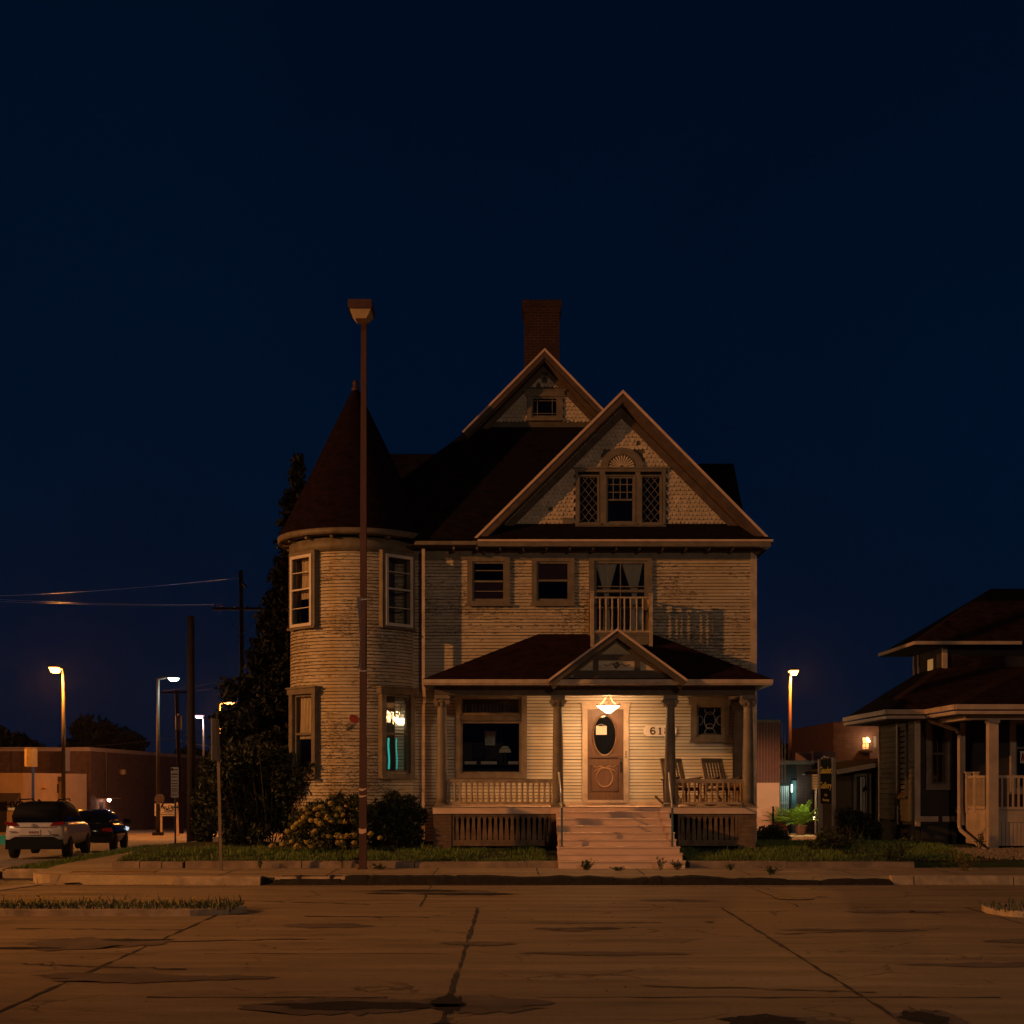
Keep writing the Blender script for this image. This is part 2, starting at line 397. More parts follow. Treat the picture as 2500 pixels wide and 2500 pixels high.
def light(name, loc, color, power, radius=0.1, parent=None, spot=None, target=None, blend=0.5):
    L = bpy.data.lights.new(name, 'SPOT' if spot else 'POINT'); L.color = color; L.energy = power; L.shadow_soft_size = radius
    o = bpy.data.objects.new(name, L); COL.objects.link(o)
    w = Vector(loc)
    if spot:
        L.spot_size = R(spot); L.spot_blend = blend
        o.rotation_euler = (Vector(target) - w).to_track_quat('-Z', 'Y').to_euler()
    o.location = w - (world_loc(parent) if parent else Vector((0, 0, 0)))
    if parent: o.parent = parent
    return o
def text(name, body, loc, size, mat, parent, rot=0.0, sx=1.0, ext=0.008, bold=0.0, align='CENTER'):
    cu = bpy.data.curves.new(name, 'FONT'); cu.body = body; cu.size = size; cu.extrude = ext; cu.offset = bold
    cu.align_x = align; cu.align_y = 'CENTER'
    tmp = bpy.data.objects.new('tmp_text', cu); COL.objects.link(tmp); cu.materials.append(MATS[mat])
    bpy.context.view_layer.update()
    me = bpy.data.meshes.new_from_object(tmp.evaluated_get(bpy.context.evaluated_depsgraph_get()))
    bpy.data.objects.remove(tmp); bpy.data.curves.remove(cu)
    o = bpy.data.objects.new(name, me); COL.objects.link(o)
    o.rotation_euler = (R(90), 0, rot); o.scale = (sx, 1, 1)
    o.location = Vector(loc) - world_loc(parent); o.parent = parent
    return o
rnd = random.uniform
def leaves(name, clumps, n, size, mat, parent=None, flat=0.0, shell=0.35, droop=0.0):
    mb = MB(); tot = sum(c[3] * c[4] * c[5] for c in clumps) ** 1.0
    for c in clumps:
        k = max(3, int(n * c[3] * c[4] * c[5] / tot))
        for _ in range(k):
            d = Vector((random.gauss(0, 1), random.gauss(0, 1), random.gauss(0, 1))).normalized()
            r = shell + (1 - shell) * random.random() ** 0.6
            r *= rnd(0.82, 1.12)
            p = Vector((c[0] + d.x * r * c[3], c[1] + d.y * r * c[4], c[2] + d.z * r * c[5]))
            u = Vector((random.gauss(0, 1), random.gauss(0, 1), random.gauss(0, 1 - flat) - droop)).normalized()
            w = u.orthogonal().normalized(); q = u.cross(w)
            a = rnd(0, 6.28); w = w * math.cos(a) + q * math.sin(a)
            s = size * rnd(0.45, 1.6); nn = u.cross(w)
            mb.add([p - u * s, p - w * s * 0.42 + nn * s * .12, p + u * s, p + w * s * 0.42 + nn * s * .12], [(0, 1, 2, 3)])
    return mb.build(name, mat, parent)
def blades(mb, x, y, z, h, w=0.008, lean=0.4):
    a = rnd(0, 6.28); l = h * rnd(0, lean); dx = math.cos(a) * l; dy = math.sin(a) * l
    b = rnd(0, 3.14); ux = math.cos(b) * w; uy = math.sin(b) * w
    mb.add([(x - ux, y - uy, z), (x + ux, y + uy, z), (x + dx * .4 + ux * .6, y + dy * .4 + uy * .6, z + h * .6), (x + dx, y + dy, z + h)], [(0, 1, 2, 3)])
def ribbon(mb, pts, w, z=0.004, jit=0.4):
    vs = []
    for i, (x, y) in enumerate(pts):
        j = max(0, i - 1); k = min(len(pts) - 1, i + 1)
        dx = pts[k][0] - pts[j][0]; dy = pts[k][1] - pts[j][1]; L = math.hypot(dx, dy) or 1
        ww = w * rnd(1 - jit, 1 + jit) / 2
        vs += [(x - dy / L * ww, y + dx / L * ww, z), (x + dy / L * ww, y - dx / L * ww, z)]
    mb.add(vs, [(2 * i, 2 * i + 1, 2 * i + 3, 2 * i + 2) for i in range(len(pts) - 1)])
def wander(p0, p1, n, j):
    return [(p0[0] + (p1[0] - p0[0]) * i / n + rnd(-j, j), p0[1] + (p1[1] - p0[1]) * i / n + rnd(-j, j)) for i in range(n + 1)]
def blob(cx, cy, rx, ry, n=22, j=0.3):
    return [(cx + rx * math.cos(6.283 * i / n) * rnd(1 - j, 1 + j), cy + ry * math.sin(6.283 * i / n) * rnd(1 - j, 1 + j)) for i in range(n)]
# ================================================================ THE SETTING
ys = [-60, -5, 27, 40, 60, 90, 130, 180, 400, 3000]
mb = MB()
for y0, y1 in zip(ys, ys[1:]):
    mb.add([(-1500, y0, gz(y0) - 0.05), (1500, y0, gz(y0) - 0.05), (1500, y1, gz(y1) - 0.05), (-1500, y1, gz(y1) - 0.05)], [(0, 1, 2, 3)])
struct(mb.build('ground', 'asphalt'))
mb = MB(); mb.add([(-120, -20, 0), (120, -20, 0), (120, 26.45, 0), (-120, 26.45, 0)], [(0, 1, 2, 3)])
struct(mb.build('road', 'road_concrete'))
mb = MB()
for y0, y1 in ((26.45, 34), (34, 44), (44, 60), (60, 90), (90, 130), (130, 180)):
    z0 = -0.0 if y0 < 27 else gz(y0); z1 = gz(y1)
    mb.add([(-40, y0, z0 + .006), (-10.8 if y0 < 40 else -9, y0, z0 + .006), (-10.8 if y0 < 40 else -9, y1, z1 + .006), (-40, y1, z1 + .006)], [(0, 1, 2, 3)])
struct(mb.build('side_street', 'sidewalk_concrete'))
# slab joints, cracks and potholes
mb = MB()
for Y in (21.7, 15.9, 12.7, 9.6):
    x = -14
    while x < 14:
        x2 = x + rnd(1.2, 5); ribbon(mb, wander((x, Y), (x2, Y), max(4, int((x2 - x) * 4)), 0.025), rnd(.012, .045), 0.004, 0.95); x = x2 + rnd(0, 1.6)
for X in (-11.4, -7.9, -4.25, -0.52, 3.18, 6.9):
    ribbon(mb, wander((X, 21.6), (X - .06, 8.5), 60, 0.011), 0.032, 0.005, 0.8)
for X in (-1.5, 4.3): ribbon(mb, wander((X, 26.3), (X + .1, 21.8), 14, 0.02), 0.025, 0.004, 0.8)
for a, b in (((-4.4, 22.9), (-2.2, 22.2)), ((1.2, 13.4), (3.3, 13.0)), ((-4.5, 17.0), (-2.3, 17.4)), ((3.3, 17.9), (5.6, 18.6)), ((-3, 20.3), (-1.2, 20.1)), ((0.4, 19.2), (2.0, 19.35)), ((4.6, 15.0), (7.0, 15.3)), ((-5.2, 15.0), (-3.4, 14.6)), ((-6.5,18.6),(-4.3,18.4)), ((3.9, 23.3), (5.2, 23.6))):
    ribbon(mb, wander(a, b, 16, 0.05), 0.05, 0.006, 0.8)
struct(mb.build('road_cracks', 'tar_seam'))
mb = MB()
for cx, cy, rx, ry in ((2.0, 11.4, .32, .32), (2.75, 11.05, .28, .12), (3.35, 11.6, .18, .35), (-.55, 12.3, .14, .5), (-1.3, 12.2, .8, .22), (-.55, 11.0, .16, .3), (-1.9, 20.1, .07, .05), (-.1, 20, .03, .03), (.6, 18.4, .03, .05), (2.7, 19.4, .06, .05), (1.6, 18.7, .03, .04), (1.15, 18.6, .28, .05), (0, 9.9, 1.1, .14), (3.0, 9.7, 1.0, .2), (-4.6,17.2,.35,.1), (-5.6, 16.4, .4, .1), (-1.6, 24.9, .7, .3), (-.7, 24.2, .8, .25), (-2.2, 24.3,.3,.12)):
    mb.poly([(x, y, 0.0085) for x, y in blob(cx, cy, rx, ry)])
struct(mb.build('pothole_patches', 'dirt'))
mb = MB(); zz = .0062
for cx, cy, rx, ry in ((2.1, 11.3, .9, .45), (3.3, 11.7, .5, .5), (-.9, 12.3, 1.4, .45), (-1.2, 24.6, 1.3, .75), (-5, 16.8, 1.2, .5), (.7, 18.5, .8, .28), (1.2, 15.9, 1.2, .22), (4.5, 18.4, 1.3, .18), (-2.6, 19.0, 1.0, .3), (5.6, 14.9, 1.6, .2), (-3.4, 14.0, 1.5, .35), (0.3, 10.1, 1.6, .3), (3.2, 9.9, 1.3, .32), (6.3, 17.2, 1.0, .25), (-6.6, 13.6, 1.3, .4), (2.6, 22.9, .8, .2), (5.8, 21.0, .9, .2), (-.5, 16.9, .9, .18)):
    for k in range(4):
        mb.poly([(x, y, zz) for x, y in blob(cx + rnd(-.5, .5) * rx, cy + rnd(-.4, .4) * ry, rx * rnd(.2, .5), ry * rnd(.4, 1.0), 30, .35)]); zz += .00002
struct(mb.build('pavement_stains', 'stain'))
# pavement (sidewalk) with rounded left corner
cor = [(-6.3, 26.55)] + [(-8.6 + 0 - 0.7 * math.sin(R(a)) , 27.3 + 0.75 - 0.75 * math.cos(R(a)) - .3) for a in range(0, 100, 15)]
mb = MB(); mb.slab([(60, 26.55), (60, 29.25), (-8.2, 29.25), (-8.2, 46), (-9.3, 46), (-9.6, 30.2)] + cor[::-1], -0.6, 0.15)
struct(mb.build('pavement', 'sidewalk_concrete'))
mb = MB()
for X in range(-6, 16, 2): ribbon(mb, wander((X + .5, 26.7), (X + .5, 28.9), 8, .01), 0.02, 0.155, .5)
ribbon(mb, wander((-8, 27.15), (16, 27.15), 40, .012), 0.03, 0.154, .8)
struct(mb.build('pavement_joints', 'dirt'))
# kerb: sound on the right and at the left corner, crumbled to dark dirt between
mb = MB()
def kerb_piece(x0, x1, zt=0.165, dy=0.0):
    mb.prismx([(26.38 + dy, -0.05), (26.40 + dy, zt - .03), (26.44 + dy, zt), (26.6, zt), (26.6, -0.05)], x0, x1)
for a, b in ((7.05, 7.45), (7.47, 9.3), (9.32, 11.6), (11.62, 14.5), (14.52, 30)): kerb_piece(a, b, .165 + rnd(-.006, .006))
x = -6.25
kerb_piece(-6.25, -4.65, 0.16, -.14); kerb_piece(-4.4, -3.1, .15); kerb_piece(-3.05, -2.1, .13, .02)
struct(mb.build('kerb', 'kerb_concrete'))
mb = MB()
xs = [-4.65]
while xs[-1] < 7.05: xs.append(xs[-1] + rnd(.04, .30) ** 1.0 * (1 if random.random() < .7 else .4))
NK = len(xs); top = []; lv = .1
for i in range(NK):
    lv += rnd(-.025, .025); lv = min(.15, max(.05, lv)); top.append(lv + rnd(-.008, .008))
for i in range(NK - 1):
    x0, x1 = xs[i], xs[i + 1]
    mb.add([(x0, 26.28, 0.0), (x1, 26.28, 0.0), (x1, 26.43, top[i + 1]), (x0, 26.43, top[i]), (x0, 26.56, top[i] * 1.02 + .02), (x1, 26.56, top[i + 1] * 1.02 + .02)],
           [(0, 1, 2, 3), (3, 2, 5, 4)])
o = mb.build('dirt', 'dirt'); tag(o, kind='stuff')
mb = MB()
for i in range(1500):
    x = rnd(-8, 9); y = 26.25 - abs(random.gauss(0, .16)) if i < 900 else rnd(9, 26) ; s = rnd(.006, .022); a = rnd(0, 6.28); c, q = math.cos(a) * s, math.sin(a) * s
    mb.add([(x - c, y - q, .009), (x + q * .6, y - c * .6, .009 + s * .5), (x + c, y + q, .012 + s * .3), (x - q * .6, y + c * .6, .009 + s * .2)], [(0, 1, 2, 3)])
tag(mb.build('gutter_litter', 'leaf_litter'), kind='stuff')
# lawn
mb = MB()
yl = [(29.18, .27), (29.6, .33), (31.3, .44), (33.5, .44), (36, .38), (40, .2), (46, -.2), (58, -.9)]
for (y0, z0), (y1, z1) in zip(yl, yl[1:]):
    mb.add([(-8.15, y0, z0), (22, y0, z0), (22, y1, z1), (-8.15, y1, z1)], [(0, 1, 2, 3)])
mb.add([(-8.15, 29.18, -.3), (22, 29.18, -.3), (22, 29.18, .27), (-8.15, 29.18, .27)], [(0, 1, 2, 3)])
mb.add([(-8.15, 29.18, .27), (-8.15, 46, -.2), (-8.15, 46, -1), (-8.15, 29.18, -.5)], [(0, 1, 2, 3)])
struct(mb.build('lawn', 'grass_base'))
def lawn_z(y):
    for (y0, z0), (y1, z1) in zip(yl, yl[1:]):
        if y0 <= y <= y1: return z0 + (z1 - z0) * (y - y0) / (y1 - y0)
    return .27
mb = MB()
for i in range(46000):
    x = rnd(-8.1, 9.6); y = 29.2 + (2.1 if 0.7 > x or x > 3.6 else .0) * random.random() ** 1.1
    if .85 < x < 3.6: continue
    gn = mnoise.noise((x * 1.3, y * 1.6, 0)) + .5 * mnoise.noise((x * 4, y * 4, 3))
    if gn < -.16 and random.random() < .85: continue
    if y < 31.1 or x < -1.8 or x > 5.5: blades(mb, x, y, lawn_z(y), rnd(.03, .085) * (1 + .9 * gn) * (1.9 if random.random() < .03 else 1), .006)
for i in range(9000):
    x = rnd(5.6, 9.8); y = rnd(31, 36); blades(mb, x, y, lawn_z(y), rnd(.04, .1), .008)
tag(mb.build('grass', 'grass_blade'), kind='stuff')
# verge strip beside the side street
mb = MB()
mb.slab([(-10.75, 30.3), (-9.75, 30.3), (-9.35, 41), (-10.6, 41)], -0.5, 0.02)
struct(mb.build('verge', 'grass_base'))
mb = MB()
for i in range(8000):
    y = rnd(30.3, 41); t = (y - 30.3) / 10.7
    blades(mb, rnd(-10.72 + .12 * t, -9.75 + .4 * t), y, 0.02, rnd(.05, .13), .009)
tag(mb.build('grass', 'grass_blade'), kind='stuff')
mb = MB()
mb.prismx([(30.0, -.3), (30.0, .02), (30.06, .06), (30.28, .06), (30.28, -.3)], -10.8, -9.7)
mb.box(-10.95, -10.75, 30.0, 30.9, -.3, .07)
struct(mb.build('corner_kerb', 'kerb_concrete'))
# tactile ramp plate and crosswalk line
mb = MB()
for i in range(26):
    for j in range(3): mb.box(-8.55 + i * .062, -8.52 + i * .062, 27.62 + j * .1, 27.66 + j * .1, .15, .172)
mb.box(-8.6, -6.95, 27.56, 27.95, .1, .156)
struct(mb.build('pavement_tactile_strip', 'yellow_tactile'))
mb = MB(); ribbon(mb, [(-9.3, 23.5), (-9.2, 24.6), (-9.05, 25.6), (-8.85, 26.4), (-8.3, 27.0)], 0.34, .012, .12)
struct(mb.build('road_marking', 'road_paint'))
mb = MB(); ribbon(mb, [(6.6, 24.0), (12, 24.05), (20, 24.05)], .07, .007, .3)
struct(mb.build('road_line', 'road_paint'))
# brick walk and gravel in front of the bungalow
mb = MB()
mb.add([(8.3, 29.2, .29), (9.9, 29.2, .29), (9.35, 30.9, .43), (8.35, 30.9, .43)], [(0, 1, 2, 3)])
struct(mb.build('path', 'brick_walk'))
mb = MB()
for i in range(4200):
    x = rnd(9.35, 12.5); y = rnd(29.4, 31.3)
    if x < 9.9 + (29.4 - y) * .25: continue
    s = rnd(.012, .035); z = lawn_z(y) + .01; a = rnd(0, 3)
    mb.add([(x - s, y, z - .02), (x, y - s, z - .02), (x + s, y, z - .02), (x, y + s, z - .02), (x + rnd(-.4, .4) * s, y, z + s * .8)], [(0, 1, 4), (1, 2, 4), (2, 3, 4), (3, 0, 4)])
tag(mb.build('gravel', 'gravel'), kind='stuff')

# ---- low retaining wall between the pavement and the lawn
def wall_run(name, segs, label):
    t = thing(name, (segs[0][0], 29.0, .15), label, 'low wall')
    for a, b in segs:
        m = MB(); zt = .285 + rnd(-.008, .008)
        m.prismx([(28.98, .10), (28.99, zt - .02), (29.03, zt), (29.2, zt), (29.2, .10)], a, b)
        m.build('wall_block', 'wall_concrete', t)
    return t
wall_run('retaining_wall', [(-8.15, -7.6), (-7.58, -7.15), (-7.13, -6.72), (-6.66, -4.3), (-4.28, -2.0), (-1.98, .3), (.31, .94)], 'low concrete retaining wall holding the lawn between the corner and the porch steps')
wall_run('retaining_wall', [(3.62, 5.6), (5.61, 8.2)], 'low concrete retaining wall under the lawn on the far side of the porch steps')
# ---- weedy traffic islands
def island(pts, label, n, flowers):
    cx = sum(p[0] for p in pts) / len(pts); cy = sum(p[1] for p in pts) / len(pts)
    t = thing('traffic_island', (cx, cy, 0), label, 'traffic island')
    MB().slab(pts, -.02, .09).build('kerb_edge', 'kerb_concrete', t)
    m = MB(); x0 = min(p[0] for p in pts); x1 = max(p[0] for p in pts); y0 = min(p[1] for p in pts); y1 = max(p[1] for p in pts)
    for i in range(n):
        x = rnd(max(x0, -9), min(x1 - .1, 9.5)); y = rnd(y0 + .12, y1 - .08)
        blades(m, x, y, .085, rnd(.03, .1) * (1.7 if random.random() < .12 else 1), .009, .7)
    tag(m.build('weeds', 'weed', t), kind='stuff')
    if flowers:
        m = MB()
        for c, k in ((-7.3, 34), (-6.8, 46), (-6.2, 18), (-5.4, 20), (-5.0, 24), (-4.6, 26)):
            for i in range(k):
                x = c + random.gauss(0, .16); y = rnd(20.5, 21.3); z = .13 + rnd(0, .11); s = rnd(.010, .02)
                m.lathe((x, y, z), [(0, 0), (s, .004), (s * .6, .012), (0, .014)], 6)
        tag(m.build('flowers', 'flower_yellow', t), kind='stuff')
    return t
island([(-30, 20.3), (-4.6, 20.3), (-4.1, 20.55), (-3.9, 20.9), (-4.2, 21.3), (-4.9, 21.5), (-30, 21.5)], 'weedy traffic island with small yellow flowers in the near street', 2600, True)
island([(30, 19.9), (7.6, 19.9), (7.1, 20.2), (6.9, 20.7), (7.0, 21.2), (7.6, 21.5), (30, 21.5)], 'dark concrete traffic island nose without flowers', 500, False)
MB().lathe((4.62, 23.3, .010), [(0, .002), (.3, .002), (.33, -.004)], 30).build('manhole_cover', 'manhole')
tag(bpy.data.objects['manhole_cover'], 'round dark manhole cover set in the near lane of the street', 'manhole cover')
# ---- clumps of weed in the pavement
def weed_clump(x, y, z, h, n, spread, label, mat='weed', name='weed_clump'):
    m = MB()
    for i in range(n):
        a = rnd(0, 6.28); r = spread * random.random()
        hh = h * rnd(.4, 1)
        px, py = x + math.cos(a) * r * .4, y + math.sin(a) * r * .25
        lx, ly = math.cos(a) * r, math.sin(a) * r * .6
        pts = [Vector((px, py, z)), Vector((px + lx * .35, py + ly * .35, z + hh * .6)), Vector((px + lx, py + ly, z + hh))]
        m.tube(pts, .0035, 4)
        for k in range(7):
            t = rnd(.25, 1); q = pts[1].lerp(pts[2], (t - .5) * 2) if t > .5 else pts[0].lerp(pts[1], t * 2)
            u = Vector((rnd(-1, 1), rnd(-1, 1), rnd(-.2, .9))).normalized() * rnd(.02, .045) * (1 + h)
            w = u.orthogonal().normalized() * u.length * .35
            m.add([q, q + u * .5 + w, q + u, q + u * .5 - w], [(0, 1, 2, 3)])
    o = m.build(name, mat); tag(o, label, 'weed', 'weeds growing along the pavement'); return o
for a in ((1.5, 28.35, .15, .2, 34, .11, 'bushy weed at the foot of the porch steps'),
          (2.1, 28.2, .15, .07, 16, .14, 'flat weed tuft in front of the middle of the porch steps'),
          (2.95, 28.25, .15, .26, 10, .1, 'tall thin weed stalk in front of the bottom step'),
          (3.3, 28.4, .15, .2, 18, .1, 'weed at the corner where the steps meet the wall'),
          (4.35, 28.3, .15, .12, 16, .1, 'small dry weed on the pavement beyond the steps'),
          (4.9, 27.0, .15, .17, 26, .2, 'spreading weed at the crumbled kerb edge'),
          (-2.65, 28.5, .15, .12, 20, .16, 'low weed tangled around the foot of the brown lamp post'),
          (-5.1, 28.8, .15, .24, 8, .06, 'single weed stalk by the grey sign post')):
    weed_clump(*a)
weed_clump(-3.45, 28.9, .15, .75, 7, .06, 'tall spindly weed standing left of the brown lamp post', 'weed')
for i, (x, h, l) in enumerate(((7.15, .75, 'tall weed with two stalks on the lawn edge'), (8.0, .55, 'leggy weed by the brick walk'), (8.95, .42, 'pale dry weed standing on the pavement near the brick walk'))):
    weed_clump(x, 29.25 if i < 2 else 28.1, .29 if i < 2 else .15, h, 14 + 8 * i, .22, l, 'weed' if i < 2 else 'weed_dry')
weed_clump(7.75, 29.15, .25, .42, 70, .55, 'wide mass of low weeds growing over the wall', 'weed')
# ================================================================ THE VICTORIAN HOUSE
YW = 33.4
house = thing('victorian_house', (1.0, YW, .44), 'weathered cream wooden house with round corner turret, steep gables and a lit porch', 'house')
TC = (-3.737, 33.97); TR = 1.546
ROW = .077
def X(px, Y=YW): return PX(px, Y)
def Z(py, Y=YW): return PZ(py, Y)
# openings in the facade (x0, x1, z0, z1)
OP = {
 'w1': (X(1153), X(1233), Z(1468), Z(1372)), 'w2': (X(1310), X(1390), Z(1468), Z(1372)),
 'bal': (X(1450), X(1579), Z(1545), Z(1370)), 'big': (X(1124), X(1273), Z(1890), Z(1700)),
 'door': (X(1434), X(1522), Z(1953), Z(1733)), 'small': (X(1700), X(1765), Z(1800), Z(1722)) }
def clap_rows(mb, x0, x1, z0, z1, Y, ops, row=ROW, gap=.013, th=.03):
    z = z0; back = MB()
    while z < z1 - .01:
        zt = min(z + row, z1); g = gap * rnd(.7, 1.3)
        cuts = sorted((max(x0, a), min(x1, b)) for a, b, c, d in ops if c < zt - .01 and d > z + .01 and b > x0 and a < x1)
        xs = x0; segs = []
        for a, b in cuts:
            if a > xs: segs.append((xs, a))
            xs = max(xs, b)
        if xs < x1: segs.append((xs, x1))
        for a, b in segs:
            # break long boards with butt joints
            cutp = [a]; q = a + rnd(1.2, 4.2)
            while q < b - .5: cutp.append(q); q += rnd(1.5, 4.2)
            cutp.append(b)
            for p, r_ in zip(cutp, cutp[1:]):
                e = rnd(-.0025, .0025); d0 = Y - th - rnd(0, .003); d1 = Y - th + .014
                mb.add([(p + .001, d0, z + g + e), (r_ - .001, d0, z + g - e), (r_ - .001, d1, zt), (p + .001, d1, zt),
                        (p + .001, Y - .004, z + g + e), (r_ - .001, Y - .004, z + g - e), (r_ - .001, Y - .004, zt), (p + .001, Y - .004, zt)],
                       [(0, 1, 2, 3), (0, 4, 5, 1), (3, 2, 6, 7), (0, 3, 7, 4), (1, 5, 6, 2)])
        z = zt
ops = list(OP.values())
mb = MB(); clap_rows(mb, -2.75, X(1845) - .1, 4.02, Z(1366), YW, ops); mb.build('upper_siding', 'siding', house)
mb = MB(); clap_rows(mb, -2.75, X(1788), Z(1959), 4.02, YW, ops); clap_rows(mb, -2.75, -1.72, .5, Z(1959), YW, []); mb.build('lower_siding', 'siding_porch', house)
# backing wall with the same openings: columns of dark sheathing
mb = MB()
xs = sorted({-4.2, X(1845)} | {v for o in ops for v in o[:2]})
for a, b in zip(xs, xs[1:]):
    m = (a + b) / 2; zz = .3
    for o in sorted((o for o in ops if o[0] < m < o[1]), key=lambda o: o[2]):
        if o[2] > zz: mb.box(a, b, YW, YW + .12, zz, o[2])
        zz = o[3]
    mb.box(a, b, YW, YW + .12, zz, 7.5)
mb.box(X(1845) - .12, X(1845), YW + .12, 44, .3, 7.5); mb.box(-4.3, -4.18, YW + 1.2, 44, .3, 7.5); mb.box(-4.3, X(1845), 44, 44.12, .3, 7.5)
mb.box(-4.18, X(1845) - .12, 35.6, 35.7, .3, 7.5)          # inner partition behind the front rooms
mb.box(-4.18, X(1845) - .12, YW + .12, 35.6, 4.15, 4.3)     # first floor
mb.build('sheathing', 'backing', house)
# frieze, corner boards, pilaster
MB().box(-2.6, X(1845), YW - .035, YW, Z(1367), Z(1343)).build('frieze_board', 'trim', house)
mb = MB(); mb.box(X(1832), X(1845) + .02, YW - .045, YW, .5, Z(1343)); mb.box(X(1845), X(1845) + .02, YW, YW + .2, .5, 7.45); mb.build('corner_board', 'trim_light', house)
mb = MB(); mb.box(X(1788), X(1812), YW - .09, YW, Z(1959), 3.78); mb.box(X(1785), X(1815), YW - .12, YW, 3.55, 3.7); mb.build('porch_pilaster', 'trim_dark', house)
MB().box(-1.72, X(1830), YW - .05, YW, 1.35, Z(1957)).build('base_board', 'trim_light', house)
# right-hand side siding (seen only from beside the house)
mb = MB(); zz = .6
while zz < 7.4:
    mb.box(X(1845), X(1845) + .02, YW + .2, 44, zz, zz + .066); zz += .077
mb.build('side_siding', 'siding', house)

# ---- windows --------------------------------------------------------------
def window(parent, T, w, h, casing=.11, proud=.05, head=0.0, sill=.05, split=.5, vu=(), hu=(), vl=(), hl=(), frame='trim', sash='trim', pane='window_glass', storm=None, recess=.02, boxdepth=0.0, sw=.045, diamonds=False):
    m = MB(T)                                              # casing, opening is w x h with its bottom centre at the origin
    hw = w / 2; d0 = -proud; d1 = boxdepth
    m.box(-hw - casing, -hw, d0, d1, -sill, h); m.box(hw, hw + casing, d0, d1, -sill, h)
    m.box(-hw - casing - (.04 if head else 0), hw + casing + (.04 if head else 0), d0 - (.02 if head else 0), d1, h, h + (casing if not head else head))
    if head: m.box(-hw - casing - .07, hw + casing + .07, d0 - .05, d1, h + head, h + head + .035)
    m.box(-hw, hw, d0 - .001, d1, -sill, 0)
    win = m.build('window', frame, parent)
    m = MB(T); m.box(-hw - casing - .03, hw + casing + .03, d0 - .04, d0, -sill - .035, -sill + .012); m.build('sill', frame, win)
    m = MB(T); s = sw; y0 = recess - .03; y1 = recess; zs = h * split
    m.box(-hw, -hw + s, y0, y1, 0, h); m.box(hw - s, hw, y0, y1, 0, h)
    m.box(-hw + s, hw - s, y0, y1, 0, s * 1.2); m.box(-hw + s, hw - s, y0, y1, h - s, h)
    if split: m.box(-hw + s, hw - s, y0 - .01, y1, zs - s / 2, zs + s / 2)
    t = .011
    for f in vu: x = -hw + w * f; m.box(x - t, x + t, y0 + .008, y1 - .004, zs + s / 2, h - s)
    for f in vl: x = -hw + w * f; m.box(x - t, x + t, y0 + .008, y1 - .004, s, zs - s / 2)
    for f in hu: z = zs + (h - zs) * f; m.box(-hw + s, hw - s, y0 + .006, y1 - .006, z - t, z + t)
    for f in hl: z = zs * f; m.box(-hw + s, hw - s, y0 + .006, y1 - .006, z - t, z + t)
    if diamonds:
        iw = hw - s; step = .21; k = -6
        while k * step < h + 2 * iw:
            for sg in (1, -1):
                z0 = k * step - iw; pts = []
                for i in range(25):
                    x = -iw + 2 * iw * i / 24; z = z0 + (x + iw if sg > 0 else iw - x) * 1.25
                    if s <= z <= h - s: pts.append((x, y0 + .012, z))
                if len(pts) > 1: m.bar(pts[0], pts[-1], .008, .012)
            k += 1
    m.build('sash', sash, win)
    m = MB(T); m.add([(-hw, recess - .008, 0), (hw, recess - .008, 0), (hw, recess - .008, h), (-hw, recess - .008, h)], [(0, 1, 2, 3)]); m.build('pane', pane, win)
    if storm:
        m = MB(T); q = .035; y0 = d0 - .035; y1 = d0
        m.box(-hw - q, -hw + q, y0, y1, -q, h + q); m.box(hw - q, hw + q, y0, y1, -q, h + q); m.box(-hw + q, hw - q, y0, y1, -q, q); m.box(-hw + q, hw - q, y0, y1, h - q, h + q)
        m.box(-hw + q, hw - q, y0, y1, h * .52 - .018, h * .52 + .018)
        for f in (.25, .77): m.box(-hw + q, hw - q, y0 + .015, y1 - .008, h * f - .008, h * f + .008)
        m.build('storm_sash', storm, win)
    return win
def fw(k, **kw):
    a, b, c, d = OP[k]
    return window(house, Matrix.Translation(((a + b) / 2, YW - .03, c)), b - a, d - c, **kw)
fw('w1', casing=.115, split=.5, hu=(.55,), hl=(.5,), sill=.09)
fw('w2', casing=.115, split=.52, sill=.09)
bw = fw('bal', casing=.12, split=.58, vu=(.5,), vl=(.5,), hu=(.15,), hl=(.6,), sill=.04, sw=.06)
sm = fw('small', casing=.14, head=.16, split=0, sill=.09, sw=.05)
# leaded pattern of the small window
a, b, c, d = OP['small']; cx = (a + b) / 2; m = MB()
def ring(m, cx, cz, rx, rz, Y, a0=0, a1=360, r=.006, n=20):
    pts = [(cx + rx * math.cos(R(a0 + (a1 - a0) * i / n)), Y, cz + rz * math.sin(R(a0 + (a1 - a0) * i / n))) for i in range(n + 1)]
    m.tube(pts, r, 5)
cz = (c + d) / 2 + .02
ring(m, cx, cz, .13, .2, YW - .03); ring(m, cx, cz + .27, .12, .13, YW - .03, 180, 360); ring(m, cx, cz - .3, .12, .13, YW - .03, 0, 180)
ring(m, cx - .26, cz, .1, .11, YW - .03, -90, 90); ring(m, cx + .26, cz, .1, .11, YW - .03, 90, 270); ring(m, cx, cz - .14, .09, .06, YW - .03)
m.tube([(cx - .2, YW - .03, c + .08), (cx + .2, YW - .03, c + .08)], .005, 5)
m.build('leading', 'metal_grey', sm)
